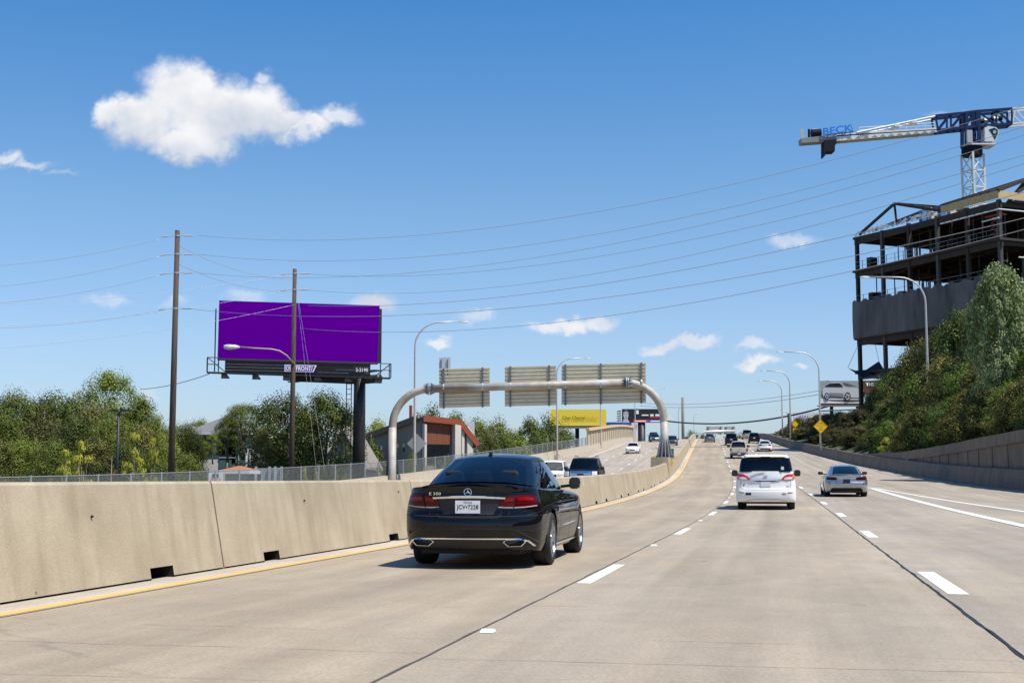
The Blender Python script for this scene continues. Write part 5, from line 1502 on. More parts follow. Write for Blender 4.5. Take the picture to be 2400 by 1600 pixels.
# ---------------------------------------------------------------- lamp posts
def lamp_post(label, px_base, Y, py_top, px_head, zbase, name='lamp_post', r=.11):
    t = at(px_base, py_top, Y); zt = t.z; x0 = t.x
    xh = at(px_head, py_top, Y).x; s = 1 if xh > x0 else -1
    L_ = abs(xh - x0); Rr = min(2.3, L_ * .5)
    root = thing(name, label, 'lamp post', (x0, Y, zbase), group='lamp posts along the highway')
    m = MB()
    pts = [Vector((x0, Y, zbase)), Vector((x0, Y, zbase + (zt - Rr - zbase) * .5)), Vector((x0, Y, zt - Rr))]
    rad = [r * 1.25, r, r * .72]
    for i in range(1, 9):
        a = PI / 2 * i / 8; pts.append(Vector((x0 + s * (Rr - Rr * math.cos(a)), Y, zt - Rr + Rr * math.sin(a)))); rad.append(r * (.72 - .14 * i / 8))
    pts.append(Vector((x0 + s * (L_ - .5), Y, zt + .06))); rad.append(r * .45)
    m.tube(pts, rad, 10); m.build('pole', GALVL, root, smooth=True)
    m = MB(); c = Vector((x0 + s * (L_ - .1), Y, zt + .05)); vs = []
    for (dx, w, h0, h1) in ((-.42, .06, -.03, .03), (-.2, .13, -.08, .06), (.1, .17, -.11, .07), (.36, .15, -.09, .05), (.46, .06, -.03, .02)):
        vs += [c + Vector((s * dx, -w, h0)), c + Vector((s * dx, w, h0)), c + Vector((s * dx, w * .8, h1)), c + Vector((s * dx, -w * .8, h1))]
    m.add(vs, [(4 * i + k, 4 * i + (k + 1) % 4, 4 * i + 4 + (k + 1) % 4, 4 * i + 4 + k) for i in range(4) for k in range(4)] + [(3, 2, 1, 0), (16, 17, 18, 19)])
    m.build('lamp_head', mat('lamp head casting', (.62, .62, .60), .5, .2), root, angle=40)
    m = MB(); m.box((x0 - .2, Y - .2, zbase - .02), (x0 + .2, Y + .2, zbase + .05)); m.build('base_plate', GALV, root)
    return root
D2S = 2400 / 2352
def LP(label, bx, Y, ty, hx, zb, **k): return lamp_post(label, bx * D2S, Y, ty * D2S, hx * D2S, zb, **k)
zpar = lambda y: zroad(y, -PAR(y)) + 1.05
LP('tall curved lamp post standing beside the gantry over the tan building', 954, 112, 740, 1066, -2.6)
LP('curved lamp post rising between the second and third sign backs', 1279, 165, 823, 1350, 0.5)
LP('lamp post passing in front of the yellow billboard', 1379, 215, 866, 1420, 2.0)
LP('lamp post in front of the dark billboard with a face', 1458, 275, 893, 1530, 4.0)
LP('tiny distant lamp post beside the far wooden pole', 1590 / D2S, 420, 953 / D2S, 1611 / D2S, 7.0, r=.13)
LP('tiny distant lamp post above the far bush', 1626 / D2S, 500, 969 / D2S, 1646 / D2S, 5.0, r=.13)
LP('lamp post rising out of the shrubs before the unfinished building', 2124, 118, 637, 1984, zhill(118, 22) - 1.0)
LP('lamp post behind the larger yellow diamond sign', 1880, 157, 809, 1790, zhill(157, 12))
LP('second lamp post along the ramp, left of the diamond signs', 1813, 190, 852, 1752, zhill(190, 10))
LP('third lamp post along the ramp, lower than its neighbour', 1795, 215, 875, 1745, zhill(215, 9.5))
LP('small far lamp post seen just above the ramp wall end', 1846 / D2S, 330, 962 / D2S, 1822 / D2S, 8.0, r=.12)
# back of a diamond sign on the first lamp post
sg = thing('unlettered_sign', 'bare grey back of a diamond sign beside the tall lamp post', 'sign', ad(957, 1018, 112.5))
m = MB(); c = ad(957, 1018, 112.5); h = .84
m.prism([c + Vector((0, 0, h)), c + Vector((h, 0, 0)), c + Vector((0, 0, -h)), c + Vector((-h, 0, 0))], (0, -.03, 0)); m.build('plate', mat('bare sign aluminium', (.36, .38, .38), .45, .4), sg)
m = MB(); m.bar(c + Vector((0, .08, h)), c + Vector((0, .08, -h - 1)), .06, .06, up=(0, 1, 0)); m.build('bracket', GALV, sg)

# ---------------------------------------------------------------- yellow diamond signs
SIGNY = mat('sign yellow', (0.95, 0.56, 0.01), 0.5)
def diamond(label, px, py, Y, h, lines, zb, plaque=False):
    c = at(px, py, Y); root = thing('diamond_sign', label, 'sign', (c.x, Y, zb))
    m = MB(); m.bar((c.x, Y + .06, zb), (c.x, Y + .06, c.z), .09, .09, up=(0, 1, 0)); m.build('post', GALV, root)
    m = MB(); m.prism([c + Vector((0, 0, h)), c + Vector((-h, 0, 0)), c + Vector((0, 0, -h)), c + Vector((h, 0, 0))], (0, .03, 0)); pl = m.build('plate', SIGNY, root)
    m = MB(); k = h * .93; w = .018
    for a, b in (((0, k), (k, 0)), ((k, 0), (0, -k)), ((0, -k), (-k, 0)), ((-k, 0), (0, k))): m.bar(c + Vector((a[0], -.006, a[1])), c + Vector((b[0], -.006, b[1])), .008, w * 1.6, up=(0, 1, 0))
    m.build('border', INK, pl)
    for (s, dz, wd, hg) in lines:
        text(s, c + Vector((0, -.004, dz * h)), (1, 0, 0), (0, 0, 1), width=wd * h, height=hg * h, m=INK, parent=pl, depth=.004, bold=.008)
    if plaque:
        d = c + Vector((0, 0, -h - .42)); m = MB(); m.box((d.x - .38, Y, d.z - .36), (d.x + .38, Y + .03, d.z + .36)); m.build('plaque', SIGNY, root)
        m = MB()
        for i in range(2): m.box((d.x - .2, Y - .006, d.z - .18 + .26 * i), (d.x + .2, Y - .001, d.z - .06 + .26 * i))
        m.build('plaque_print', INK, root)
diamond('large yellow diamond warning sign with four lines of text by the ramp wall', 1923.5, 999, 148, .82,
        [('Bridge', .44, .62, .17), ('may ice in', .14, 1.12, .17), ('cold', -.13, .46, .15), ('weather', -.42, .78, .14)], zhill(148, 12))
diamond('small far yellow diamond sign above a square plaque', 1864, 993, 200, .58, [], zhill(200, 9.8), True)

# ---------------------------------------------------------------- wooden utility poles and wires
WOOD = mat('creosoted pole wood', (0.095, 0.060, 0.042), 0.85, var=0.8, vs=3, col2=(0.045, 0.032, 0.026), stretch=(6, 6, .5), bump=0.4, bs=10)
PORC = mat('porcelain insulator', (.46, .46, .46), .4)
def utility_pole(label, px, py, Y, r, arms):
    t = at(px, py, Y); zb = -2.6
    root = thing('utility_pole', label, 'utility pole', (t.x, Y, zb), group='wooden utility poles')
    m = MB(); m.tube([(t.x, Y, zb), (t.x, Y, (zb + t.z) / 2), (t.x, Y, t.z)], [r * 1.25, r * 1.08, r * .86], 14); m.build('shaft', WOOD, root, smooth=True)
    m = MB(); m.tube([(t.x, Y, t.z - .005), (t.x, Y, t.z + .03)], r * .9, 12); m.build('cap', mat('pole cap', (.30, .28, .26), .7), root)
    for ay in arms:
        z = at(px, ay, Y).z
        m = MB(); m.tube([(t.x + r, Y - .1, z), (t.x + r + .55, Y - .12, z - .02), (t.x + r + 1.0, Y - .14, z - .03)], .03, 8)
        for q in range(5): m.tube([(t.x + r + .35 + .11 * q, Y - .12, z - .012), (t.x + r + .40 + .11 * q, Y - .12, z - .014)], .06, 8)
        m.build('insulator', PORC, root)
        m = MB(); m.tube([(t.x - r, Y - .1, z), (t.x - r - .9, Y - .12, z - .10)], .03, 8)
        for q in range(4): m.tube([(t.x - r - .5 - .1 * q, Y - .12, z - .05 - .01 * q), (t.x - r - .55 - .1 * q, Y - .12, z - .06 - .01 * q)], .055, 8)
        m.build('insulator', PORC, root)
        m = MB(); m.tube([(t.x, Y, z - .06), (t.x, Y, z + .06)], r * 1.0, 12); m.build('band', GALV, root)
    return root, t
P1, t1 = utility_pole('tall dark wooden utility pole standing alone left of the purple billboard', 416, 541, 88, .185, (553, 596, 640, 723))
P2, t2 = utility_pole('dark wooden utility pole crossing in front of the purple billboard', 691, 631, 96, .165, (641, 679))
# street-light arm on the second pole
m = MB(); zz = at(690, 855, 96).z; a = [at(690, 853, 95.8), at(672, 833, 95.6), at(655, 822, 95.4), at(636, 818, 95.2), at(600, 816, 95.0), at(562, 813, 94.8)]
m.tube(a, .055, 8); m.build('lamp_arm', mat('rusty arm', (.42, .35, .28), .6, .3, var=.6, vs=3, col2=(.25, .14, .07)), P2, smooth=True)
m = MB(); a = at(562, 813, 94.8); b = at(525, 813, 94.7); m.tube([a, a + (b - a) * .3, a + (b - a) * .7, b], [.07, .16, .20, .14], 8); m.build('lamp_head', mat('lamp white', (.7, .69, .66), .4), P2, smooth=True)

WIRE = mat('aluminium cable', (.36, .37, .38), .6, .2)
WIREL = mat('bright cable', (.42, .42, .42), .45, .5)
def wire(label, A, B, mid=None, sag=0.0, r=.03, m_=None, n=28, group='power lines crossing the highway', name='power_line'):
    A = Vector(A); B = Vector(B)
    if mid:                                            # sag that makes the cable pass the seen point
        lo, hi = 0.0, 1.0
        for _ in range(50):
            t = (lo + hi) / 2; p = A + (B - A) * t
            if pxof(p)[0] < mid[0]: lo = t
            else: hi = t
        p = A + (B - A) * t; z = at(mid[0], mid[1], p.y).z; sag = (p.z - z) / (4 * t * (1 - t))
    pts = [A + (B - A) * (i / n) - Vector((0, 0, sag * 4 * (i / n) * (1 - i / n))) for i in range(n + 1)]
    m = MB(); m.tube(pts, r, 6); o = m.build(name, m_ or WIRE, smooth=True)
    return tag(o, label, 'cable', group)
def pxof(p):
    cp, sp = math.cos(PITCH), math.sin(PITCH); d = p - Vector((0, 0, CAM_H))
    f = d.y * cp + d.z * sp; u = -d.y * sp + d.z * cp
    return (1200 + FPX * d.x / f, 800 - FPX * u / f)
W_R = [('topmost power line from the tall pole, crossing the crane', 465, 552, 87.8, 2480, 224, (1840, 403)),
       ('second power line from the tall pole', 465, 596, 87.8, 2480, 272, (1840, 455)),
       ('third power line from the tall pole, sagging over the sky', 465, 640, 87.8, 2480, 291, (1840, 480)),
       ('upper power line from the pole in front of the billboard', 722, 642, 95.8, 2480, 340, (1700, 545)),
       ('second power line from the pole in front of the billboard', 722, 680, 95.8, 2480, 358, (1700, 580)),
       ('power line running behind the top of the purple billboard edge', 722, 716, 95.8, 2480, 430, (1900, 572)),
       ('long pale power line crossing the top of the purple board', 440, 723, 87.8, 2480, 492, (1900, 619)),
       ('lowest long power line crossing the middle of the purple board', 702, 769, 95.8, 2480, 517, (1900, 656))]
for i, (lb_, ax, ay, aY, bx, by, md) in enumerate(W_R):
    wire(lb_, at(ax, ay, aY), at(bx, by, 50), md, r=.011 if i < 5 else .014, m_=WIRE if i not in (6, 7) else WIREL)
W_L = [('upper power line leaving the tall pole towards the left edge', 378, 560, 87.7, 617, 1.0), ('second power line leaving the tall pole towards the left edge', 378, 600, 87.7, 668, 1.0),
       ('third power line leaving the tall pole towards the left edge', 378, 644, 87.7, 706, 1.0), ('low power line leaving the tall pole towards the left edge', 400, 723, 87.7, 760, 1.0)]
for lb_, ax, ay, aY, by, s in W_L: wire(lb_, at(-80, by + 10, 84), at(ax, ay, aY), None, .35, m_=WIREL, r=.012)
W_L2 = [('pale line from the left edge to the top of the second pole', 676, 642, 95.8, 708), ('pale line from the left edge to the middle of the second pole', 676, 680, 95.8, 762), ('lowest pale line from the left edge across the purple board', 690, 714, 95.8, 815)]
for lb_, ax, ay, aY, by in W_L2: wire(lb_, at(-80, by + 6, 86), at(ax, ay, aY), None, .5, m_=WIREL, r=.012)
wire('slanting cable from the tall pole down to the second pole', at(418, 576, 88), at(690, 655, 96), None, .5, r=.018)
wire('lower slanting cable from the tall pole down to the second pole', at(418, 619, 88), at(690, 683, 96), None, .5, r=.018)
wire('guy wire running down across the purple board', at(694, 668, 95.9), at(762, 1105, 93), None, 0, r=.008)
wire('second guy wire running down across the purple board', at(696, 686, 95.9), at(742, 1105, 93), None, 0, r=.008)
wire('thin cable from the treetops up to the billboard catwalk', at(330, 912, 110), at(490, 876, 99), None, .2, r=.03)

# distant pole and cables over the crest
FP = thing('utility_pole', 'slim far wooden pole standing over the crest of the road', 'utility pole', at(1601, 1032, 330), group='wooden utility poles')
m = MB(); a = at(1601, 1040, 330); b = at(1600, 931, 330); m.tube([(a.x, 330, a.z - 4), (b.x, 330, b.z)], [.42, .34], 10); m.build('shaft', mat('grey pole', (.20, .18, .16), .8), FP, smooth=True)
FP = thing('utility_pole', 'dark far pole behind the second ramp lamp post', 'utility pole', at(1853, 1032, 232), group='wooden utility poles')
m = MB(); a = at(1854, 1036, 232); b = at(1850, 968, 232); m.tube([(a.x, 232, a.z - 3), (b.x, 232, b.z)], [.36, .32], 10); m.build('shaft', mat('black pole', (.03, .03, .035), .7), FP, smooth=True)
wire('thick bundled cable sagging over the crest of the road', at(1560, 986, 250), at(1990, 936, 226), (1700, 992), r=.16, m_=mat('black cable', (.05, .055, .065), .6), group='cables over the crest')
wire('thin upper cable over the crest of the road', at(1500, 944, 330), at(2000, 900, 240), (1700, 943), r=.05, group='cables over the crest')
wire('thin lower cable over the crest of the road', at(1500, 951, 330), at(2000, 909, 240), (1700, 951), r=.06, group='cables over the crest')

# ---------------------------------------------------------------- billboards
PURPLE = mat('purple vinyl', (0.105, 0.0, 0.265), 0.9, spec=0.0)
def board_corners(TL, TR, BR, BL, th):
    n = (TR - TL).cross(BL - TL).normalized()
    if n.y < 0: n = -n                                 # away from the viewer
    return n * th
bb = thing('purple_billboard', 'large plain purple billboard on a black steel column', 'billboard', at(843, 1080, 103))
TL, TR, BR, BL = at(514, 704, 98), at(890, 716, 101), at(885, 849, 101), at(510, 839, 98)
n = board_corners(TL, TR, BR, BL, .35)
m = MB(); m.prism([TL, TR, BR, BL], n); m.build('face', [PURPLE], bb)
ri_ = (TR - TL).normalized(); dn = Vector((0, 0, -1)); out = -n.normalized()
m = MB(); a, b = BL + Vector((0, 0, -.003)), BR + Vector((0, 0, -.003)); m.hexa([a + dn * .14 + out * .12, b + dn * .14 + out * .12, b + dn * .14 + n, a + dn * .14 + n], [a + out * .12, b + out * .12, b + n, a + n]); m.build('bottom_trim', mat('dark grey trim', (.035, .035, .037), .5), bb)
al = BL + ri_ * .55; bl = BR - ri_ * .55
for k in range(4):
    z0 = -.17 - .235 * k; m = MB()
    m.hexa([al + Vector((0, 0, z0 - .21)) + out * .02, bl + Vector((0, 0, z0 - .21)) + out * .02, bl + Vector((0, 0, z0 - .21)) + n * .5, al + Vector((0, 0, z0 - .21)) + n * .5],
           [al + Vector((0, 0, z0)) + out * .06, bl + Vector((0, 0, z0)) + out * .06, bl + Vector((0, 0, z0)) + n * .5, al + Vector((0, 0, z0)) + n * .5])
    m.build('apron_slat', BLACKST, bb)
LOGW = mat('logo white', (.80, .80, .80), .5)
zc = -.62; c = BL + (BR - BL) * ((686 / 2352 * 2400 - 510) / 375) + Vector((0, 0, zc)) + out * .10; rgt = ri_
m = MB(); w, h = 1.14, .26
pl = [c - rgt * w + Vector((0, 0, h)), c + rgt * (w + .12) + Vector((0, 0, h)), c + rgt * (w - .12) + Vector((0, 0, -h)), c - rgt * w + Vector((0, 0, -h))]
m.prism(pl, -out * .03); lg = m.build('logo_panel', LOGW, bb)
m = MB(); k = .90; pl2 = [c + (p - c) * k + out * .006 for p in pl]; pl2 = [c - rgt * (w - .06) + Vector((0, 0, h - .05)) + out * .006, c + rgt * (w + .02) + Vector((0, 0, h - .05)) + out * .006, c + rgt * (w - .18) + Vector((0, 0, -h + .05)) + out * .006, c - rgt * (w - .06) + Vector((0, 0, -h + .05)) + out * .006]
m.add(pl2, [(0, 1, 2, 3)]); m.build('logo_field', mat('logo purple', (.13, .04, .36), .5), lg)
text('OUTFRONT/', c + out * .012 - rgt * .05, rgt, (0, 0, 1), width=2.0, height=.33, m=LOGW, parent=lg, depth=.004, bold=.02)
text('2-2190', BL + (BR - BL) * ((830 / 2352 * 2400 - 510) / 375) + Vector((0, 0, -.62)) + out * .10, rgt, (0, 0, 1), width=.95, height=.27, m=LOGW, parent=bb, depth=.004, bold=.012)
# column, torsion beam, catwalks, ladders
cx = at(843, 900, 103.2)
m = MB(); m.tube([(cx.x, cx.y, -2.6), (cx.x, cx.y, 6.2), (cx.x, cx.y, 9.0)], [.50, .47, .45], 20); m.build('column', BLACKST, bb, smooth=True)
zbm = BL.z - 1.15
m = MB(); m.tube([BL + ri_ * 5.5 + n * 2.4 + Vector((0, 0, -1.25)), (cx.x, cx.y, zbm - .1), BR + ri_ * .2 + n * 1.2 + Vector((0, 0, -1.2))], .34, 14); m.build('torsion_beam', BLACKST, bb, smooth=True)
m = MB(); a = BL - ri_ * .75 + Vector((0, 0, -1.08)); b = BR + ri_ * .9 + Vector((0, 0, -1.20))
m.hexa([a + out * .85 - Vector((0, 0, .09)), b + out * .85 - Vector((0, 0, .09)), b + out * .05 - Vector((0, 0, .09)), a + out * .05 - Vector((0, 0, .09))], [a + out * .85, b + out * .85, b + out * .05, a + out * .05]); m.build('catwalk', BLACKST, bb)
for k in range(6):
    f = (k + .5) / 6; q = a + (b - a) * f; m = MB(); m.hexa([q + out * .8 + Vector((0, 0, -.42)) - rgt * .1, q + out * .8 + Vector((0, 0, -.42)) + rgt * .5, q + Vector((0, 0, -.42)) + rgt * .5, q + Vector((0, 0, -.42)) - rgt * .1],
        [q + out * .8 + Vector((0, 0, -.09)) - rgt * .1, q + out * .8 + Vector((0, 0, -.09)) + rgt * .25, q + Vector((0, 0, -.09)) + rgt * .25, q + Vector((0, 0, -.09)) - rgt * .1]); m.build('bracket', BLACKST, bb)
for e, s in ((a, 1), (b, -1)):
    m = MB(); q = [e + out * .82, e + out * .08, e + out * .82 + rgt * s * .8, e + out * .08 + rgt * s * .8]
    for p in (q[0], q[1], q[2]): m.tube([p, p + Vector((0, 0, 1.05))], .045, 6)
    for hz in (.55, 1.05):
        m.tube([q[0] + Vector((0, 0, hz)), q[1] + Vector((0, 0, hz))], .04, 6); m.tube([q[0] + Vector((0, 0, hz)), q[2] + Vector((0, 0, hz))], .04, 6)
    m.tube([q[0] + Vector((0, 0, 1.05)), q[2] + Vector((0, 0, 0)) + rgt * s * .5], .04, 6)
    m.build('railing', BLACKST, bb)
m = MB(); e = TL - ri_ * .22 + n * .6
for d in (0, .35): m.tube([e + n * d * 2 + Vector((0, 0, -.6)), e + n * d * 2 + Vector((0, 0, -5.3))], .045, 6)
for k in range(13): m.tube([e + Vector((0, 0, -.8 - .35 * k)), e + n * .7 + Vector((0, 0, -.8 - .35 * k))], .03, 5)
m.build('ladder', BLACKST, bb)
m = MB(); e = Vector((cx.x - .62, cx.y - .2, 0))
for d in (0, .38): m.tube([e + Vector((-d, 0, 1.5)), e + Vector((-d, 0, zbm))], .04, 6)
for k in range(18): m.tube([e + Vector((0, 0, 1.6 + .4 * k)), e + Vector((-.38, 0, 1.6 + .4 * k))], .025, 5)
m.build('ladder', BLACKST, bb)
# the rear face of the V, seen from below and behind
B0, B1 = at(885, 868, 103.5), at(700, 893, 112.5); up = Vector((0, 0, 1))
m = MB(); nn = (B1 - B0).cross(up).normalized() * .35
m.prism([B0 + up * .6, B1 + up * .6, B1 + up * 4.9, B0 + up * 4.9], nn); m.build('rear_face', BLACKST, bb)
m = MB(); d = (B1 - B0).normalized(); m.hexa([B0 - d * .5 - nn * 2 - up * .1, B1 + d * .6 - nn * 2 - up * .1, B1 + d * .6 - nn * .1 - up * .1, B0 - d * .5 - nn * .1 - up * .1], [B0 - d * .5 - nn * 2, B1 + d * .6 - nn * 2, B1 + d * .6 - nn * .1, B0 - d * .5 - nn * .1]); m.build('catwalk', BLACKST, bb)
m = MB(); e = B1 + d * .6 - nn * 2
for k in range(3): m.tube([e - d * .75 * k, e - d * .75 * k + up * 1.1], .045, 6)
for hz in (.55, 1.1): m.tube([e + up * hz, e - d * 1.5 + up * hz], .04, 6); m.tube([e + up * hz, e + nn * 1.8 + up * hz], .04, 6)
m.build('railing', BLACKST, bb)

def simple_board(name, label, x0, x1, y0, y1, Y, fm, col_px=None, col_y=None, th=.4, colm=None, walk=True, colr=.45, dY=0.0):
    root = thing(name, label, 'billboard', at((x0 + x1) / 2, y1, Y))
    a, b, c, d = at(x0, y0, Y), at(x1, y0, Y + dY), at(x1, y1, Y + dY), at(x0, y1, Y)
    m = MB(); m.prism([a, b, c, d], (0, th, 0)); m.build('face', fm, root)
    if walk:
        m = MB(); m.hexa([d + Vector((-.4, -.8, -.55)), c + Vector((.4, -.8, -.55)), c + Vector((.4, .3, -.55)), d + Vector((-.4, .3, -.55))], [d + Vector((-.4, -.8, -.4)), c + Vector((.4, -.8, -.4)), c + Vector((.4, .3, -.4)), d + Vector((-.4, .3, -.4))]); m.build('catwalk', mat('weathered catwalk', (.30, .27, .21), .7), root)
        m = MB(); m.hexa([d + Vector((0, .02, -.40)), c + Vector((0, .02, -.40)), c + Vector((0, .25, -.40)), d + Vector((0, .25, -.40))], [d + Vector((0, .02, -.01)), c + Vector((0, .02, -.01)), c + Vector((0, .25, -.01)), d + Vector((0, .25, -.01))]); m.build('apron', mat('apron grey', (.10, .09, .08), .7), root)
    if col_px:
        p = at(col_px, col_y, Y + .7); m = MB(); m.tube([(p.x, Y + .9, p.z - 12), (p.x, Y + .9, d.z)], colr, 14); m.build('column', colm or BLACKST, root, smooth=True)
    return root, a, b, c, d
YELB = mat('yellow vinyl', (.95, .68, .05), .6)
yb_, a, b, c, d = simple_board('yellow_billboard', 'yellow billboard with dark lettering beyond the trees', 1290, 1421, 959, 997, 255, YELB, 1353, 1040, colr=.40)
mid = (a + c) / 2
text('Clear Channel', at(1344.5, 978.5, 254.9), (1, 0, 0), (0, 0, 1), width=4.3, height=.62, bold=.012, m=mat('olive ink', (.10, .075, .01), .6), parent=yb_, depth=.03)
text('Outdoor', at(1388, 978.5, 254.9), (1, 0, 0), (0, 0, 1), width=2.25, height=.58, m=mat('ochre ink', (.50, .36, .03), .6), parent=yb_, depth=.03)
m = MB(); q = at(1284, 963, 254.9); m.box((q.x - .35, 254.6, q.z - .3), (q.x + .35, 254.95, q.z + .3)); m.build('corner_tag', LOGW, yb_)
BLKV = mat('black vinyl', (.012, .012, .016), .5)
fb_, a, b, c, d = simple_board('dark_billboard', 'dark billboard with a pale face and red and blue bands behind the gantry foot', 1458, 1562, 958, 990, 300, BLKV, 1504, 1020, colr=.85, walk=False)
m = MB()                                               # printed portrait: plain pale oval with features
def oval(cx, cy, rx, ry, Y, n=20, yy=0): return [at(cx + rx * math.cos(2 * PI * i / n), cy + ry * math.sin(2 * PI * i / n), Y) + Vector((0, yy, 0)) for i in range(n)]
m.add(oval(1467, 971, 6.2, 11, 299.95), [tuple(range(20))[::-1]]); m.build('portrait_print', mat('print pale grey', (.55, .55, .58), .6), fb_)
m = MB(); m.add([at(1462, 981, 299.95), at(1471, 981, 299.95), at(1476, 990, 299.95), at(1458.5, 990, 299.95)], [(0, 1, 2, 3)]); m.build('portrait_print', MATS['print pale grey'], fb_)
m = MB()
for (x, y, rx, ry) in ((1464.5, 969, 1.6, .7), (1470, 969, 1.6, .7), (1467.3, 974, .7, 1.0), (1467.3, 977.5, 1.8, .7)): m.add(oval(x, y, rx, ry, 299.9, 10), [tuple(range(10))[::-1]])
m.add([at(1460, 966, 299.9), at(1463, 961, 299.9), at(1471, 960.5, 299.9), at(1474, 967, 299.9), at(1477, 978, 299.9), at(1474, 986, 299.9), at(1476, 972, 299.9), at(1471, 963, 299.9), at(1464, 963.5, 299.9)], [tuple(range(9))])
m.build('portrait_shade', mat('print dark grey', (.05, .05, .06), .6), fb_)
for (x0, x1, y0, y1, mm, nm) in ((1484, 1519, 983, 990, mat('print red', (.62, .03, .04), .5), 'red_band'), (1520, 1561, 983, 990, mat('print blue', (.05, .13, .42), .5), 'blue_band'), (1491, 1497, 961, 970, LOGW, 'print_white'), (1504, 1520, 971, 974, LOGW, 'print_white'),
                              (1524, 1532, 970, 975, LOGW, 'print_white'), (1536, 1546, 970, 975, LOGW, 'print_white'), (1523, 1545, 976.5, 979, mat('print red', (.62, .03, .04), .5), 'print_red'), (1487, 1514, 985, 988, LOGW, 'print_white'), (1525, 1556, 985, 988, LOGW, 'print_white')):
    m = MB(); yy = 299.95 if 'band' in nm else 299.9; m.add([at(x0, y0, yy), at(x1, y0, yy), at(x1, y1, yy), at(x0, y1, yy)], [(0, 3, 2, 1)]); m.build(nm, mm, fb_)
for k in range(5):
    m = MB(); m.add([at(1446, 962 + 5.5 * k, 302), at(1456, 961 + 5.5 * k, 300.4), at(1456, 964.5 + 5.5 * k, 300.4), at(1446, 965.5 + 5.5 * k, 302)], [(0, 1, 2, 3)]); m.build('side_slat', mat('cream slat', (.60, .55, .42), .6), fb_)
m = MB(); m.prism([at(1566, 968, 300.2), at(1576, 980, 300.2), at(1566, 981, 300.2)], (0, .3, 0)); m.build('end_gable', LOGW, fb_)
bl_, a, b, c, d = simple_board('blue_banner', 'blue banner with white letters below the dark billboard', 1417, 1480, 989, 1012, 320, mat('banner blue', (.02, .07, .32), .5, var=.4, vs=.8, col2=(.05, .14, .5)), walk=False)
m = MB()
for k in range(5):
    x = 1422 + 10 * k; m.add([at(x, 1001, 319.9), at(x + 7, 1000.5, 319.9), at(x + 7, 1006, 319.9), at(x, 1006.5, 319.9)], [(0, 3, 2, 1)])
m.build('banner_print', LOGW, bl_)
m = MB(); m.bar(at(1430, 1010, 320.5), at(1430, 1060, 320.5), .3, .3); m.bar(at(1470, 1010, 320.5), at(1470, 1060, 320.5), .3, .3); m.build('legs', BLACKST, bl_)
ws_, a, b, c, d = simple_board('white_banner', 'tall narrow white panel beside the blue banner', 1480, 1502, 988, 1024, 322, mat('panel white', (.75, .75, .74), .6), walk=False)
m = MB(); m.add([at(1489, 994, 321.9), at(1493, 994, 321.9), at(1493, 1003, 321.9), at(1489, 1003, 321.9)], [(0, 3, 2, 1)]); m.build('panel_print', mat('print soft red', (.6, .3, .28), .5), ws_)
# silver-car billboard on the right
cb, a, b, c, d = simple_board('car_advert_billboard', 'billboard showing a silver car beside the unfinished building', 1922, 2076, 892, 944, 205, mat('print backdrop', (.36, .42, .42), .5), 1950, 970, colr=.28, colm=mat('brown post', (.12, .08, .06), .7))
def pr(pts, mm, nm, yy=204.9): m = MB(); m.add([at(x, y, yy) for x, y in pts], [tuple(range(len(pts)))[::-1]]); return m.build(nm, mm, cb)
Z8 = lambda x, y: (1880 + x / 7.84, 860 + y / 7.84)
pr([Z8(*q) for q in ((330, 575), (1490, 575), (1490, 665), (330, 665))], LOGW, 'print_floor', 204.95)
pr([Z8(*q) for q in ((1100, 248), (1500, 248), (1500, 490), (1100, 490))], mat('print brown', (.13, .065, .045), .5), 'print_brown', 204.95)
pr([Z8(*q) for q in ((370, 480), (385, 400), (410, 365), (500, 300), (600, 275), (700, 280), (780, 330), (850, 365), (1000, 385), (1120, 420), (1150, 460), (1150, 560), (900, 560), (780, 555), (520, 540), (400, 560))], mat('print silver', (.62, .63, .65), .45), 'print_car')
pr([Z8(*q) for q in ((500, 470), (760, 480), (760, 545), (520, 520))], mat('print silver shade', (.26, .27, .29), .45), 'print_door', 204.86)
pr([Z8(*q) for q in ((410, 358), (510, 300), (660, 292), (700, 300), (760, 362), (600, 360))], BLKV, 'print_windows', 204.86)
pr([Z8(*q) for q in ((735, 290), (800, 290), (1010, 360), (860, 355), (800, 340))], mat('print glass grey', (.12, .13, .15), .4), 'print_windshield', 204.86)
pr([Z8(*q) for q in ((1070, 520), (1120, 440), (1150, 450), (1150, 545), (1080, 535))], BLKV, 'print_grille', 204.86)
pr([Z8(*q) for q in ((420, 600), (1000, 600), (1140, 590), (1140, 620), (900, 640), (520, 615))], mat('print shadow', (.08, .08, .09), .5), 'print_shadow', 204.92)
for (x, y, r1) in ((455, 540, 68), (835, 545, 85)):
    for k, mm, yy in ((1.0, BLKV, 204.84), (.72, mat('print rim', (.62, .62, .64), .4), 204.80), (.22, BLKV, 204.77)):
        pr([Z8(x + r1 * .68 * k * math.cos(2 * PI * i / 16), y + r1 * k * math.sin(2 * PI * i / 16)) for i in range(16)], mm, 'print_wheel', yy)
    for i in range(5):
        a0 = 2 * PI * i / 5; pr([Z8(x + r1 * .5 * .68 * math.cos(a0 + .22 * q) * 1.3 * (1 if q else .3), y + r1 * .65 * math.sin(a0 + .22 * q) * (1 if q else .3)) for q in (-1, 0, 1)], BLKV, 'print_spoke', 204.78)
text('THE ALL-', at(2051, 900.5, 204.88), (1, 0, 0), (0, 0, 1), width=2.9, height=.55, m=LOGW, parent=cb, depth=.02, bold=.02)
m = MB(); m.tube([at(1918, 963, 204.3), at(2040, 958, 204.3)], .10, 8); m.build('lower_rail', MATS['brown post'], cb)
m = MB()
for k in range(6): m.box((at(1916, 0, 205).x, 205.1, at(0, 893 + 8 * k, 205).z - .15), (at(1922, 0, 205).x, 206.0, at(0, 893 + 8 * k, 205).z + .12))
m.build('side_frame', BLACKST, cb)
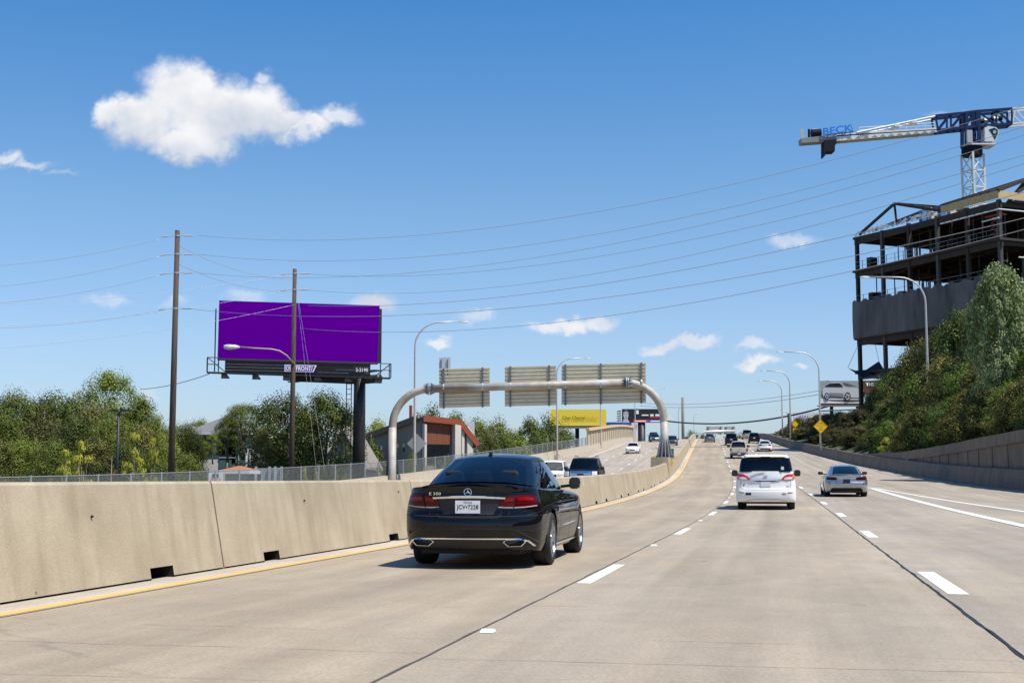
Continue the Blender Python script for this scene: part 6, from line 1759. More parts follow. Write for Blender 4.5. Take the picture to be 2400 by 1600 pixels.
vs_, a, b, c, d = simple_board('white_sign_board', 'low white sign board showing above the reddish hedge', 1860, 1940, 966, 990, 240, mat('board white', (.72, .71, .72), .6), walk=False)
m = MB()
for (x, w, s) in ((1873, 5, 0), (1880, 2, 1), (1884, 5, 0), (1892, 2, 1)): m.add([at(x, 975 - s, 239.9), at(x + w, 973.5 - s, 239.9), at(x + w, 977.5, 239.9), at(x, 978.5, 239.9)], [(0, 3, 2, 1)])
m.build('board_print', mat('print violet', (.30, .14, .45), .5), vs_)
m = MB(); m.bar(at(1870, 985, 240.6), at(1870, 1040, 240.6), .3, .3); m.bar(at(1930, 985, 240.6), at(1930, 1040, 240.6), .3, .3); m.build('legs', BLACKST, vs_)
# far gantry over our own lanes
fg = thing('far_sign_gantry', 'distant pipe gantry with grey sign backs beyond the crest', 'gantry', at(1640, 1034, 395))
Y = 395; m = MB(); m.tube([at(1634, 1050, Y), at(1636, 1030, Y), at(1641, 1018, Y), at(1650, 1012.5, Y), at(1660, 1011.5, Y), at(1722, 1010, Y)], .45, 10); m.build('pipe', GALVL, fg, smooth=True)
for (x0, x1) in ((1655, 1694), (1697, 1723)):
    m = MB(); m.prism([at(x0, 999, Y + .8), at(x1, 998.5, Y + .8), at(x1, 1017, Y + .8), at(x0, 1017.5, Y + .8)], (0, .2, 0)); m.build('sign_back', mat('far sign back', (.42, .42, .40), .6), fg)
    for px in (x0 + 5, x1 - 5): m = MB(); m.bar(at(px, 999, Y + .6), at(px, 1018, Y + .6), .25, .2, up=(0, 1, 0)); m.build('support_bar', MATS['dark support steel'], fg)

# ---------------------------------------------------------------- unfinished steel building
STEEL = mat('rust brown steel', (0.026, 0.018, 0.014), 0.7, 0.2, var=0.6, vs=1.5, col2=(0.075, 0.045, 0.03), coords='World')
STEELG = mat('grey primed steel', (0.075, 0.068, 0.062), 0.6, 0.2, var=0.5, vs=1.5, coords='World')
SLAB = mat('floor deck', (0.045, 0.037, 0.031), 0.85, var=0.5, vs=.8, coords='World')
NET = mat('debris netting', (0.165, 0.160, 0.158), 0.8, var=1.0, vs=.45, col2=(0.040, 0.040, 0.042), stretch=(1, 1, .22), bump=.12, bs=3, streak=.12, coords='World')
TIMB = mat('fresh plywood', (0.58, 0.42, 0.20), 0.7, var=0.4, vs=1, coords='World')
Nn = at(2340, 463, 150); Ff = at(2008, 550, 174)
N0 = Vector((Nn.x, Nn.y, 0)); F0 = Vector((Ff.x, Ff.y, 0))
fd = (F0 - N0); FL = fd.length; fd.normalize(); gd = Vector((fd.y, -fd.x, 0))
if gd.x < 0: gd = -gd
ROOFZ = 33.0; FH = 4.5
bld = thing('unfinished_building', 'unfinished steel-framed building wrapped in grey netting above the shrubs', 'building', N0 + Vector((0, 0, 3)))
UP = Vector((0, 0, 1))
nf, ng, GW = 5, 4, 34.0
levels = [ROOFZ - FH * k for k in range(7)]
for i in range(nf + 1):
    for j in range(ng + 1):
        c = N0 + fd * (FL * i / nf) + gd * (GW * j / ng)
        s = .42 if j == 0 else .38
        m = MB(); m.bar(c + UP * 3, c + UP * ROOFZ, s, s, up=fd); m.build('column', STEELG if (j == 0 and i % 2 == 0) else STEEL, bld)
for li, z in enumerate(levels[:-1]):
    m = MB(); e = .5
    a, b, c, d = N0 - fd * e - gd * e, N0 + fd * (FL + e) - gd * e, N0 + fd * (FL + e) + gd * (GW + e), N0 - fd * e + gd * (GW + e)
    if li > 0:
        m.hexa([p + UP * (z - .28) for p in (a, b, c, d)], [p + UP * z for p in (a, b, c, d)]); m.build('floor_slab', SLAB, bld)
    for i in range(nf + 1):
        p = N0 + fd * (FL * i / nf); m = MB(); m.bar(p + UP * (z - .55), p + gd * GW + UP * (z - .55), .25, .5); m.build('beam', STEEL, bld)
    for j in range(ng + 1):
        p = N0 + gd * (GW * j / ng); m = MB(); m.bar(p - fd * .4 + UP * (z - .60), p + fd * (FL + .4) + UP * (z - .62), .25, .8); m.build('beam', STEELG if (j == 0 and li == 4) else STEEL, bld)
    if 0 < li < 3:
        for hz in (.5, 1.05):
            m = MB(); m.tube([N0 - gd * .4 + UP * (z + hz), N0 + fd * FL - gd * .4 + UP * (z + hz)], .02, 5); m.build('guard_cable', GALV, bld)
for li in range(0, 6):                                 # closely spaced joists below each deck
    for k in range(1, 20):
        p = N0 + fd * (FL * k / 20); m = MB(); m.bar(p + UP * (levels[li] - .5), p + gd * GW + UP * (levels[li] - .5), .12, .38); m.build('joist', STEEL, bld)
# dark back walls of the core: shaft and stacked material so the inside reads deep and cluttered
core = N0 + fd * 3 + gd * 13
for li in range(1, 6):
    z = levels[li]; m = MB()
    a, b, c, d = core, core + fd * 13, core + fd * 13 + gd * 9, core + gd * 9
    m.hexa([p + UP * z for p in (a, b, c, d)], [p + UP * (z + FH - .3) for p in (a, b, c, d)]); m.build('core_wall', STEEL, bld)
rnd = random.Random(5)
for k in range(46):
    li = rnd.choice((1, 2, 2, 3, 3)); z = levels[li]; p = N0 + fd * rnd.uniform(1, FL - 1) + gd * rnd.uniform(1, 11)
    m = MB(); w, h = rnd.uniform(.3, 1.3), rnd.uniform(.4, 1.6); m.bar(p + UP * z, p + UP * (z + h), w, w * .8, up=fd); m.build('stored_material', rnd.choice((STEEL, SLAB, STEELG)), bld)
for k in range(26):                                    # cross bracing and hanging pipes
    li = rnd.choice((0, 1, 1, 2)); z = levels[li] - .9; p = N0 + fd * rnd.uniform(0, FL * .8) + gd * rnd.uniform(.5, 12)
    m = MB(); m.tube([p + UP * z, p + fd * rnd.uniform(2, 6) + UP * (z - rnd.uniform(0, .4))], .07, 6); m.build('pipe', STEEL, bld)
for k in range(70):                                    # props, studs and stacked studs inside
    li = rnd.choice((1, 1, 2, 2, 3)); z = levels[li]; p = N0 + fd * rnd.uniform(.3, FL - .3) + gd * rnd.uniform(.6, 14)
    m = MB(); m.bar(p + UP * z, p + UP * (z + FH - .8), .10, .10, up=fd); m.build('prop', rnd.choice((STEEL, STEELG, STEEL)), bld)
for li in (1, 2):
    for k in range(16):
        p = N0 + fd * (FL * k / 16) - gd * .45 + UP * levels[li]; m = MB(); m.bar(p, p + UP * 1.1, .05, .05, up=fd); m.build('guard_post', STEELG, bld)
# roof frame: deck edge, hip rafters, ridge, plywood fascia
R_ = lambda i, j, z: N0 + fd * i + gd * j + UP * z
m = MB(); m.hexa([R_(-.5, 2, ROOFZ - .3), R_(FL + .5, -.3, ROOFZ - .3), R_(FL + .5, GW, ROOFZ - .3), R_(-.5, GW, ROOFZ - .3)], [R_(-.5, 2, ROOFZ), R_(FL + .5, -.3, ROOFZ), R_(FL + .5, GW, ROOFZ), R_(-.5, GW, ROOFZ)]); m.build('floor_slab', SLAB, bld)
def rafters(a0, a1, b0, b1, n, w=.22, mm=None, nm='rafter'):
    for k in range(n + 1):
        t = k / n; m = MB(); m.bar(a0 + (a1 - a0) * t, b0 + (b1 - b0) * t, w, .32); m.build(nm, mm or STEEL, bld)
apex = R_(2.5, 7, ROOFZ + 3.6); apex2 = R_(2.5, 26, ROOFZ + 3.6)
e0, e1, e2 = R_(-.6, -.6, ROOFZ + .9), R_(9.0, -.6, ROOFZ + .9), R_(-.6, GW, ROOFZ + .9)
for a, b in ((apex, e0), (apex, e1), (apex, apex2), (apex, R_(9, 9, ROOFZ + 1.2))): m = MB(); m.bar(a, b, .3, .4); m.build('hip_rafter', STEEL, bld)
rafters(e0, e1, apex, apex, 7); rafters(e0, e2, apex, apex2, 12)
for (a, b) in ((e0, e1), (e0, e2)):
    for k in range(8):
        p, q = a + (b - a) * (k / 8), a + (b - a) * ((k + .96) / 8); m = MB(); m.bar(p + UP * -.45, q + UP * -.45, .10, .85); m.build('fascia_board', TIMB, bld)
# second, open gable frame further along
g0, g1 = R_(10.5, 4.5, ROOFZ + 1.9), R_(18.5, .2, ROOFZ + 3.1)
for a, b in ((R_(9, -.3, ROOFZ + .3), g1), (R_(FL - 1.0, -.3, ROOFZ + .2), g1), (R_(17.5, -.3, ROOFZ + .2), g1), (g1, R_(10, 4, ROOFZ + 1.1)), (R_(FL - 3.5, -.2, ROOFZ + .2), R_(18.5, 6, ROOFZ + 3.0)), (g1, R_(18.5, 8, ROOFZ + 3.0))):
    m = MB(); m.bar(a, b, .22, .34); m.build('hip_rafter', STEEL, bld)
rafters(R_(9.5, .2, ROOFZ + .7), g1, R_(9.5, 5, ROOFZ + .8), R_(18.5, 5.5, ROOFZ + 3.0), 5)
rafters(R_(FL, -.3, ROOFZ + .1), R_(11, -.3, ROOFZ + .2), R_(FL, .5, ROOFZ + .8), R_(11, .5, ROOFZ + .9), 16, .08, GALV, 'guard_post')
for k in range(4):
    p = R_(9.5 + 1.7 * k, 1.5, ROOFZ + .05); m = MB(); m.bar(p, p + UP * 1.5, .9, .6, up=fd); m.build('stored_material', (mat('blue drum', (.05, .22, .5), .5) if k in (1, 3) else mat('white crate', (.6, .6, .6), .6)), bld)
# netting on one storey, sagging between the columns
m = MB(); nu, nv = 60, 10; zt0, zb0_ = levels[2] + .3, levels[3] - .1
for i in range(nu + 1):
    for j in range(nv + 1):
        u, v = i / nu, j / nv; x = -.6 + (FL + 1.0) * u
        bulge = .05 * math.sin(x * 3.1 + 2 * v) + .05 * math.sin(x * 7.3 + 5 * v) + .06 * math.sin(PI * v) * abs(math.sin(PI * u * nf))
        p = N0 + fd * x - gd * (.62 + .25 * bulge + .05); m.v.append(tuple(p + UP * (zt0 + (zb0_ - zt0) * v + (.16 * math.sin(x * 2.7) + .10 * math.sin(x * 6.1)) * (1 - v))))
for i in range(nu):
    for j in range(nv): q = i * (nv + 1) + j; m.f.append((q, q + 1, q + nv + 2, q + nv + 1)); m.m.append(0)
m.build('netting', NET, bld, smooth=True)
m = MB()                                               # net returning round the far corner
for i in range(7):
    for j in range(nv + 1):
        v = j / nv; p = F0 + fd * .5 - gd * .62 + gd * (i * .12) + fd * (.08 * math.sin(PI * v)); m.v.append(tuple(p + UP * (zt0 + (zb0_ - zt0) * v)))
for i in range(6):
    for j in range(nv): q = i * (nv + 1) + j; m.f.append((q, q + 1, q + nv + 2, q + nv + 1)); m.m.append(0)
m.build('netting', NET, bld, smooth=True)
m = MB(); q = [at(1987, 862, 171.5), at(2022, 886, 170), at(2076, 872, 172), at(2060, 846, 177), at(2030, 866, 173), at(2046, 880, 170.5), at(2005, 868, 171)]
m.add(q, [(0, 1, 6), (6, 1, 4), (4, 1, 5), (4, 5, 2), (4, 2, 3)]); m.build('catch_net', mat('black net', (.028, .03, .034), .8), bld)
m = MB(); m.tube([q[0], F0 + UP * (levels[3] - .5)], .03, 5); m.tube([q[3], F0 + fd * -3 + UP * (levels[3] - .5)], .03, 5); m.build('net_cable', GALV, bld)
# pale pipes and a red lift near the corner
WP = mat('white pipe', (.62, .64, .66), .4)
for (i0, j0, i1, j1, zz) in ((-.7, -.7, 9, -.7, ROOFZ - 1.3), (-.7, -.7, -.7, 16, ROOFZ - 1.3), (-.7, -.7, 2.0, -.7, ROOFZ - 2.3), (-.7, 2, -.7, 20, levels[1] - 2.2), (-.7, 2, -.7, 20, levels[2] - .6)):
    m = MB(); m.tube([R_(i0, j0, zz), R_(i1, j1, zz)], .09, 6); m.build('pipe', WP, bld)
m = MB(); p = R_(.8, 1.2, levels[1]); 
m.bar(p + UP * 3.0 - fd * .2, p + UP * 3.0 + fd * 2.2, 1.0, .18)
for k in range(4):
    m.bar(p + UP * (.3 + .65 * k), p + fd * 1.8 + UP * (.95 + .65 * k), .08, .08); m.bar(p + fd * 1.8 + UP * (.3 + .65 * k), p + UP * (.95 + .65 * k), .08, .08)
m.build('scissor_lift', mat('faded red paint', (.30, .04, .03), .5), bld)
for k in range(5):
    m = MB(); p = R_(-.4, 3 + 3.2 * k, levels[2]); m.bar(p, p + UP * 2.6, .3, .2, up=gd); m.build('timber_post', TIMB if k % 2 else STEELG, bld)

# ---------------------------------------------------------------- tower crane
CRW = mat('crane white', (.74, .74, .72), .45); CRB = mat('crane navy', (.012, .028, .085), .6, spec=.15); CRD = mat('crane dark', (.02, .022, .027), .8, spec=.1); SGB = mat('sign blue', (.02, .20, .68), .4)
CY = 186.0
crane = thing('tower_crane', 'white and navy tower crane rising behind the unfinished building', 'crane', at(2278, 900, CY))
def lattice(a, b, axu, axv, w, nseg, r, rd, mm, name, root, tri=False):
    """square lattice boom from a to b"""
    a, b = Vector(a), Vector(b); cor = [axu * w / 2 + axv * w / 2, -axu * w / 2 + axv * w / 2, -axu * w / 2 - axv * w / 2, axu * w / 2 - axv * w / 2]
    for c in cor: m = MB(); m.bar(a + c, b + c, r, r); m.build(name + '_chord', mm, root)
    m = MB()
    for k in range(nseg):
        p, q = a + (b - a) * (k / nseg), a + (b - a) * ((k + 1) / nseg)
        for i in range(4):
            c0, c1 = cor[i], cor[(i + 1) % 4]
            m.bar(p + c0, q + c1, rd, rd) if k % 2 else m.bar(p + c1, q + c0, rd, rd)
            m.bar(q + c0, q + c1, rd, rd)
    m.build(name + '_lacing', mm, root)
a_ = math.radians(28); u_ = Vector((math.cos(a_), math.sin(a_), 0)); v_ = Vector((-math.sin(a_), math.cos(a_), 0))
mt = at(2279, 362, CY); lattice((mt.x + .3, CY, 8), (mt.x, CY, mt.z), u_, v_, 2.15, 16, .26, .13, CRW, 'mast', crane)
C = lambda x, y, dy=0.0: at(x, y, CY) + Vector((0, dy, 0))
m = MB(); a, b = C(2254, 364), C(2301, 362); m.tube([C(2278, 366), C(2278, 346)], 1.45, 20); m.build('slewing_ring', CRD, crane)
m = MB(); m.box((C(2246, 0).x, CY - 1.6, C(0, 342).z - .2), (C(2312, 0).x, CY + 1.2, C(0, 342).z)); m.build('platform', CRW, crane)
m = MB(); m.box((C(2246, 0).x, CY - 1.7, C(0, 341).z), (C(2258, 0).x, CY - .9, C(0, 312).z)); m.build('control_cabinet', mat('grey cabinet', (.45, .46, .47), .5), crane)
for (x0, x1) in ((2258, 2262), (2285, 2293)):
    for dy in (-.9, .9): m = MB(); m.bar(C((x0 + x1) / 2, 344, dy), C((x0 + x1) / 2, 266, dy), .42, .42, up=(0, 1, 0)); m.build('tower_head_post', CRB, crane)
m = MB(); m.bar(C(2262, 340, -.9), C(2288, 302, -.9), .18, .18); m.bar(C(2288, 340, -.9), C(2262, 302, -.9), .18, .18); m.build('tower_head_brace', CRB, crane)
# navy truss section
top = [(2188, 276), (2224, 272), (2255, 269), (2285, 265), (2330, 262), (2366, 259)]; bot = [(2194, 310), (2224, 306), (2255, 303), (2285, 300), (2330, 297), (2366, 294)]
for dy in (-.9, .9):
    for pl, r in ((top, .34), (bot, .36)):
        m = MB()
        for p, q in zip(pl, pl[1:]): m.bar(C(*p, dy), C(*q, dy), r, r)
        m.build('truss_chord', CRB, crane)
    m = MB(); zig = [top[0], bot[0], top[1], bot[1], top[2], bot[2], top[3], bot[4], top[4], bot[5], top[5]]
    for p, q in zip(zig, zig[1:]): m.bar(C(*p, dy), C(*q, dy), .22, .22)
    m.bar(C(*bot[3], dy), C(*top[3], dy), .4, .4, up=(0, 1, 0)); m.bar(C(*bot[2], dy), C(*top[3], dy), .24, .24)
    m.build('truss_lacing', CRB, crane)
m = MB()
for p in top[::2] + bot: m.bar(C(*p, -.9), C(*p, .9), .2, .2)
m.build('truss_tie', CRB, crane)
for k in range(5): m = MB(); p = C(2300 + 11 * k, 285 - k * 2, .1); m.tube([p + Vector((-.3, 0, 0)), p + Vector((.3, 0, 0))], .35 + .08 * (k % 2), 10); m.build('hoist_gear', GALV if k % 2 else CRD, crane)
# white jib going out of the picture
for dy in (-.8, .8):
    for y0, y1 in ((259, 246), (294, 284)): m = MB(); m.bar(C(2366, y0, dy), C(2640, y1 - 14, dy), .26, .26); m.build('jib_chord', CRW, crane)
    m = MB(); pts = []
    for k in range(9): x = 2372 + 32 * k; yy = 259 - (x - 2366) * .098 if k % 2 == 0 else 294 - (x - 2366) * .088; pts.append((x, yy))
    for p, q in zip(pts, pts[1:]): m.bar(C(*p, dy), C(*q, dy), .16, .16)
    m.bar(C(2368, 294, dy), C(2374, 259, dy), .2, .2); m.build('jib_lacing', CRW, crane)
# counter-jib deck
m = MB(); pts = [(1957, 318), (2192, 303), (2192, 314), (1975, 333), (1957, 334)]
for dy in (-.95, .75): m.prism([C(x, y, dy) for x, y in pts], (0, .2, 0))
m.build('counter_jib_side', CRW, crane)
m = MB(); m.prism([C(1925, 323, -.95), C(2192, 307, -.95), C(2192, 309, -.95), C(1925, 326, -.95)], (0, 1.9, 0)); m.build('counter_jib_deck', mat('grating', (.35, .35, .35), .7), crane)
m = MB()
for k in range(11):
    x = 1980 + 19.5 * k; y = 331 - (x - 1975) * .085
    m.prism([C(x, y, -.97), C(x + 7, y - 5.5, -.97), C(x + 14, y - .8, -.97)], (0, .015, 0))
m.build('deck_opening', mat('cream shade', (.33, .31, .26), .7), crane)
for dy in (-.9, .9):
    m = MB(); m.tube([C(2004, 315, dy), C(2187, 277, dy)], .16, 6); m.build('pendant_bar', CRW, crane)
for x, y in ((2089, 298), (2130, 289.5)): m = MB(); m.box((C(x - 6, 0).x, CY - 1.05, C(0, y + 3).z), (C(x + 6, 0).x, CY + 1.05, C(0, y - 3).z)); m.build('pendant_joint', CRW, crane)
m = MB()
for k in range(9):
    x = 2010 + 22 * k; y = 316 - (x - 1990) * .064; m.tube([C(x, y, -.9), C(x, y - 12, -.9)], .05, 5)
m.tube([C(2010, 303, -.9), C(2186, 292, -.9)], .04, 5); m.tube([C(2010, 309, -.9), C(2186, 298, -.9)], .03, 5); m.build('handrail', CRW, crane)
m = MB(); m.prism([C(1874, 328, -.9), C(1957, 319, -.9), C(1957, 333, -.9), C(1876, 339, -.9)], (0, 1.8, 0)); m.build('counterweight_deck', mat('deck grey', (.24, .24, .24), .6), crane)
m = MB(); m.prism([C(1928, 333, -1), C(1956, 331, -1), C(1956, 342, -1), C(1953, 344, -1), C(1953, 358, -1), C(1932, 359, -1), C(1930, 369, -1), C(1928, 369, -1)], (0, 2.0, 0)); m.build('counterweight', CRD, crane)
m = MB(); m.prism([C(1872, 306, -.8), C(1882, 306, -.8), C(1882, 328, -.8), C(1874, 329, -.8)], (0, .12, 0)); m.build('end_screen', mat('grey cabinet', (.45, .46, .47), .5), crane)
m = MB(); m.tube([C(1894, 306, -.6), C(1894, 324, -.6)], .18, 6); m.build('deck_post', CRD, crane)
m = MB(); m.tube([C(1901, 314, -.2), C(1923, 313, -.2)], .62, 14); m.build('winch_drum', CRD, crane)
m = MB(); m.prism([C(1902, 303, -.4), C(1918, 304, -.4), C(1924, 309, -.4), C(1902, 312, -.4)], (0, 1.0, 0)); m.build('winch_cover', CRW, crane)
d = (C(1995, 303) - C(1924, 313)).normalized(); text('BECK', C(1959, 309.5, -1.15), d, (0, 0, 1), width=4.35, height=1.10, m=SGB, parent=crane, depth=.05, bold=.03, name='sign_lettering')
m = MB(); m.bar(C(1924, 322, -1.1), C(1995, 314, -1.1), .10, .10); m.bar(C(1995, 314, -1.1), C(1990, 300, -1.1), .06, .06); m.build('sign_frame', CRD, crane)
text('TEREX', C(2019, 321, -1.0), d, (0, 0, 1), width=1.7, height=.32, m=INK, parent=crane, depth=.03, bold=.02, name='maker_lettering')
# operator cab
m = MB(); cb_ = [(2299, 306), (2308, 302), (2326, 305), (2332, 312), (2331, 322), (2324, 337), (2300, 337)]
m.prism([C(x, y, -1.5) for x, y in cb_], (0, 1.7, 0)); m.build('operator_cab', CRW, crane)
m = MB(); m.prism([C(x, y, -1.54) for x, y in ((2309, 310), (2322, 306), (2330, 312), (2329, 322), (2323, 334), (2317, 322))], (0, .03, 0)); m.build('cab_window', mat('cab glass', (.01, .02, .025), .08), crane)
m = MB(); m.add([C(2322 + 4 * math.cos(2 * PI * i / 14), 316 + 4 * math.sin(2 * PI * i / 14), -1.56) for i in range(14)], [tuple(range(14))[::-1]]); m.build('cab_reflection_disc', mat('pale green reflection', (.35, .55, .5), .2), crane)  # reflection painted as a pale disc on the cab window

# ---------------------------------------------------------------- buildings beyond the fence
STUC = mat('grey stucco', (.27, .24, .20), .9, var=.3, vs=.5, coords='World'); STUW = mat('pale stucco', (.62, .58, .50), .9, var=.25, vs=.5, coords='World')
FASC = mat('rust orange fascia', (.26, .06, .022), .6); WOODP = mat('red brown boards', (.23, .075, .032), .65, var=.6, vs=1.5, col2=(.12, .04, .02), stretch=(3, 3, .3), coords='World')
DGL = mat('dark window glass', (.012, .016, .02), .06)
tb = thing('tan_building', 'low modern tan building with a rust roof edge and brown boarded front', 'building', at(990, 1120, 136))
A0, A1, C_ = at(859, 1030, 152), at(985, 985, 136), at(1104, 1040, 140)
B_ = at(1071, 994, 138.86)
def dn_(p, z=-2.6): return Vector((p.x, p.y, z))
lw = (A0 - A1); lwn = Vector((lw.x, lw.y, 0)).normalized(); bk = lwn * 17
m = MB(); m.add([dn_(A0), dn_(A1), A1, A0], [(0, 1, 2, 3)]); m.add([dn_(A1), dn_(C_), C_, B_, A1], [(0, 1, 2, 3, 4)]); m.add([dn_(C_), dn_(C_) + bk, C_ + bk, C_], [(0, 1, 2, 3)]); m.build('wall', STUC, tb)
nf_ = Vector((C_.x - A1.x, C_.y - A1.y, 0)).normalized(); of = Vector((nf_.y, -nf_.x, 0))
def roofslab(p, q, back, th=.35):
    m = MB(); o = of * .55
    m.hexa([p + o, q + o, q + back, p + back], [p + o + UP * th, q + o + UP * th, q + back + UP * th, p + back + UP * th]); return m
drop = (A0 - A1)
roofslab(A1, B_, drop * 1.05 + Vector((0, 0, .0)), .35).build('roof', mat('roof brown', (.16, .085, .06), .7), tb)
roofslab(B_ + Vector((.02, 0, .003)), C_ + nf_ * .5 + Vector((0, 0, -.3)), drop * 1.0, .34).build('roof', MATS['roof brown'], tb)
for a, b in ((A1, B_), (B_, C_ + nf_ * .5 + Vector((0, 0, -.3)))):
    m = MB(); m.bar(a + of * .60 + UP * .2, b + of * .60 + UP * .2, .06, .62); m.build('fascia', FASC, tb)
m = MB(); lo = Vector((lwn.y, -lwn.x, 0)); lo = lo if lo.x < 0 else -lo
m.bar(A1 + lo * .5 + UP * .2, A0 + lo * .5 + UP * .2, .08, .6); m.build('fascia', mat('brown fascia', (.14, .07, .05), .7), tb)
fr = lambda px, py: (lambda t: A1 + (Vector((C_.x - A1.x, C_.y - A1.y, 0))) * t)((px - 985) / (1104 - 985)) + Vector((0, 0, at(px, py, 137.5).z - A1.z))
for k in range(9):
    x0 = 996 + 60 / 9 * k; m = MB(); m.prism([fr(x0, 992) + of * .10, fr(x0 + 6.4, 993) + of * .10, fr(x0 + 6.4, 1041) + of * .10, fr(x0, 1041) + of * .10], -of * .08); m.build('board', WOODP, tb)
m = MB(); m.prism([fr(1001, 1042) + of * .12, fr(1052, 1042) + of * .12, fr(1052, 1085) + of * .12, fr(1001, 1085) + of * .12], -of * .1); gl = m.build('window', DGL, tb)
for px in (1018, 1035): m = MB(); m.bar(fr(px, 1042) + of * .15, fr(px, 1085) + of * .15, .06, .08); m.build('mullion', BLACKST, gl)
for (x0, x1, w) in ((989, 994, .5), (1057, 1071, .7), (1077, 1083, .4), (1090, 1103, .4)):
    m = MB(); m.prism([fr(x0, 994) + of * w, fr(x1, 996 if x1 < 1075 else 1012) + of * w, fr(x1, 1090) + of * w, fr(x0, 1090) + of * w], -of * w * .9); m.build('pier', STUW, tb)
for px, py in ((869, 1056), (882, 1055), (898, 1053), (936, 1049), (950, 1048)):
    t = (px - 859) / (985 - 859); t = t * 136 / (136 * t + 152 * (1 - t)) if False else t
    p = A0 + (A1 - A0) * ((px - 859) * 152 / ((px - 859) * 152 + (985 - px) * 136) if False else t); z = at(px, py, p.y).z
    m = MB(); q = Vector((p.x, p.y, z)); m.hexa([q - lwn * .32 + lo * .03 + UP * -.42, q + lwn * .32 + lo * .03 + UP * -.42, q + lwn * .32 - lo * .1 + UP * -.42, q - lwn * .32 - lo * .1 + UP * -.42], [q - lwn * .32 + lo * .03 + UP * .42, q + lwn * .32 + lo * .03 + UP * .42, q + lwn * .32 - lo * .1 + UP * .42, q - lwn * .32 - lo * .1 + UP * .42]); m.build('window', DGL, tb)
m = MB(); m.tube([A1 + lwn * 6 + UP * -.2 + Vector((1, 1, 0)), A1 + lwn * 6 + UP * 1.9 + Vector((1, 1, 0))], .17, 8); m.build('flue', FASC, tb)
wp = thing('white_roof_sign', 'white angular panel standing behind the tan building roof', 'sign', at(1095, 1100, 146))
m = MB(); m.prism([at(1077, 992, 146), at(1112, 986, 146), at(1112, 1046, 146), at(1100, 1042, 146)], (0, .3, 0)); m.build('face', mat('sign off-white', (.66, .68, .70), .5, var=.15, vs=.4, coords='World'), wp)
m = MB(); m.bar(at(1108, 1030, 146.2), dn_(at(1108, 1030, 146.2)), .3, .3); m.build('post', GALV, wp)
for q in (((1087, 996), (1092, 994), (1090, 999)), ((1091, 1003), (1094, 1001), (1095, 1008), (1092, 1006))): m = MB(); m.add([at(x, y, 145.95) for x, y in q], [tuple(range(len(q)))[::-1]]); m.build('print', mat('print grey', (.12, .12, .13), .6), wp)

def house(name, label, px0, px1, py_eave, py_ridge, Y, depth, wallm, roofm, wins, ridge_dir='y', over=.5):
    a, b = at(px0, py_eave, Y), at(px1, py_eave, Y); zr = at((px0 + px1) / 2, py_ridge, Y + depth / 2).z; ze = a.z
    root = thing(name, label, 'house', ((a.x + b.x) / 2, Y, -2.6))
    m = MB(); m.box((a.x, Y, -2.6), (b.x, Y + depth, ze))
    if ridge_dir == 'y':
        xm = (a.x + b.x) / 2; m.prism([(a.x, Y, ze), (b.x, Y, ze), (xm, Y, zr)], (0, depth, 0))
    m.build('wall', wallm, root)
    o = over
    if ridge_dir == 'y':
        xm = (a.x + b.x) / 2; k = (zr - ze) / (xm - a.x)
        for s, xe in ((-1, a.x), (1, b.x)):
            m = MB(); e = Vector((xe + s * o, Y - o, ze - k * o + .02)); r = Vector((xm, Y - o, zr + .02)); m.hexa([e, r, r + Vector((0, depth + 2 * o, 0)), e + Vector((0, depth + 2 * o, 0))], [e + UP * .22, r + UP * .22, r + Vector((0, depth + 2 * o, .22)), e + Vector((0, depth + 2 * o, .22))]); m.build('roof', roofm, root)
            m = MB(); m.bar(e + Vector((0, -.05, .1)), r + Vector((0, -.05, .1)), .08, .28); m.build('gable_trim', mat('white trim', (.66, .65, .63), .6), root)
    else:                                              # hip roof
        i = min(depth, b.x - a.x) * .45
        E = [Vector((a.x - o, Y - o, ze)), Vector((b.x + o, Y - o, ze)), Vector((b.x + o, Y + depth + o, ze)), Vector((a.x - o, Y + depth + o, ze))]
        r0, r1 = Vector((a.x + i, Y + depth / 2, zr)), Vector((b.x - i, Y + depth / 2, zr))
        m = MB(); m.add(E + [r0, r1], [(0, 1, 5, 4), (1, 2, 5), (2, 3, 4, 5), (3, 0, 4), (3, 2, 1, 0)]); m.build('roof', roofm, root)
        m = MB()
        for p, q in zip(E, E[1:] + E[:1]): m.bar(p + UP * -.12, q + UP * -.12, .1, .24)
        m.build('eave_trim', mat('white trim', (.66, .65, .63), .6), root)
    for (wx, wy, ww, wh) in wins:
        c = at(wx, wy, Y); m = MB(); m.box((c.x - ww / 2, Y - .05, c.z - wh / 2), (c.x + ww / 2, Y + .05, c.z + wh / 2)); w = m.build('window', mat('teal window glass', (.10, .16, .16), .1), root)
        m = MB(); m.bar((c.x, Y - .07, c.z - wh / 2), (c.x, Y - .07, c.z + wh / 2), .06, .05, up=(0, 1, 0)); m.bar((c.x - ww / 2, Y - .07, c.z), (c.x + ww / 2, Y - .07, c.z), .05, .06, up=(0, 1, 0)); m.build('frame', mat('white trim', (.66, .65, .63), .6), w)
    return root
SHG = mat('grey shingles', (.17, .17, .165), .85, var=.5, vs=3, coords='World'); SHT = mat('tan shingles', (.30, .25, .21), .9, var=.5, vs=2, coords='World')
house('white_house', 'white two-storey house with a grey roof half hidden behind trees', 452, 578, 1012, 972, 114, 9, mat('white siding', (.74, .74, .72), .7, var=.15, vs=.6, coords='World'), SHG, [(478, 1045, 1.2, 1.6), (530, 1040, 1.3, 1.8), (533, 1072, 1.4, 1.8), (560, 1060, 1.2, 2.0)], 'x')
house('grey_blue_house', 'grey-blue house edge with a dark roof behind the tall pole', 385, 440, 1014, 992, 128, 9, mat('blue grey siding', (.20, .24, .30), .7), SHG, [(420, 1040, 1.0, 1.4)], 'x')
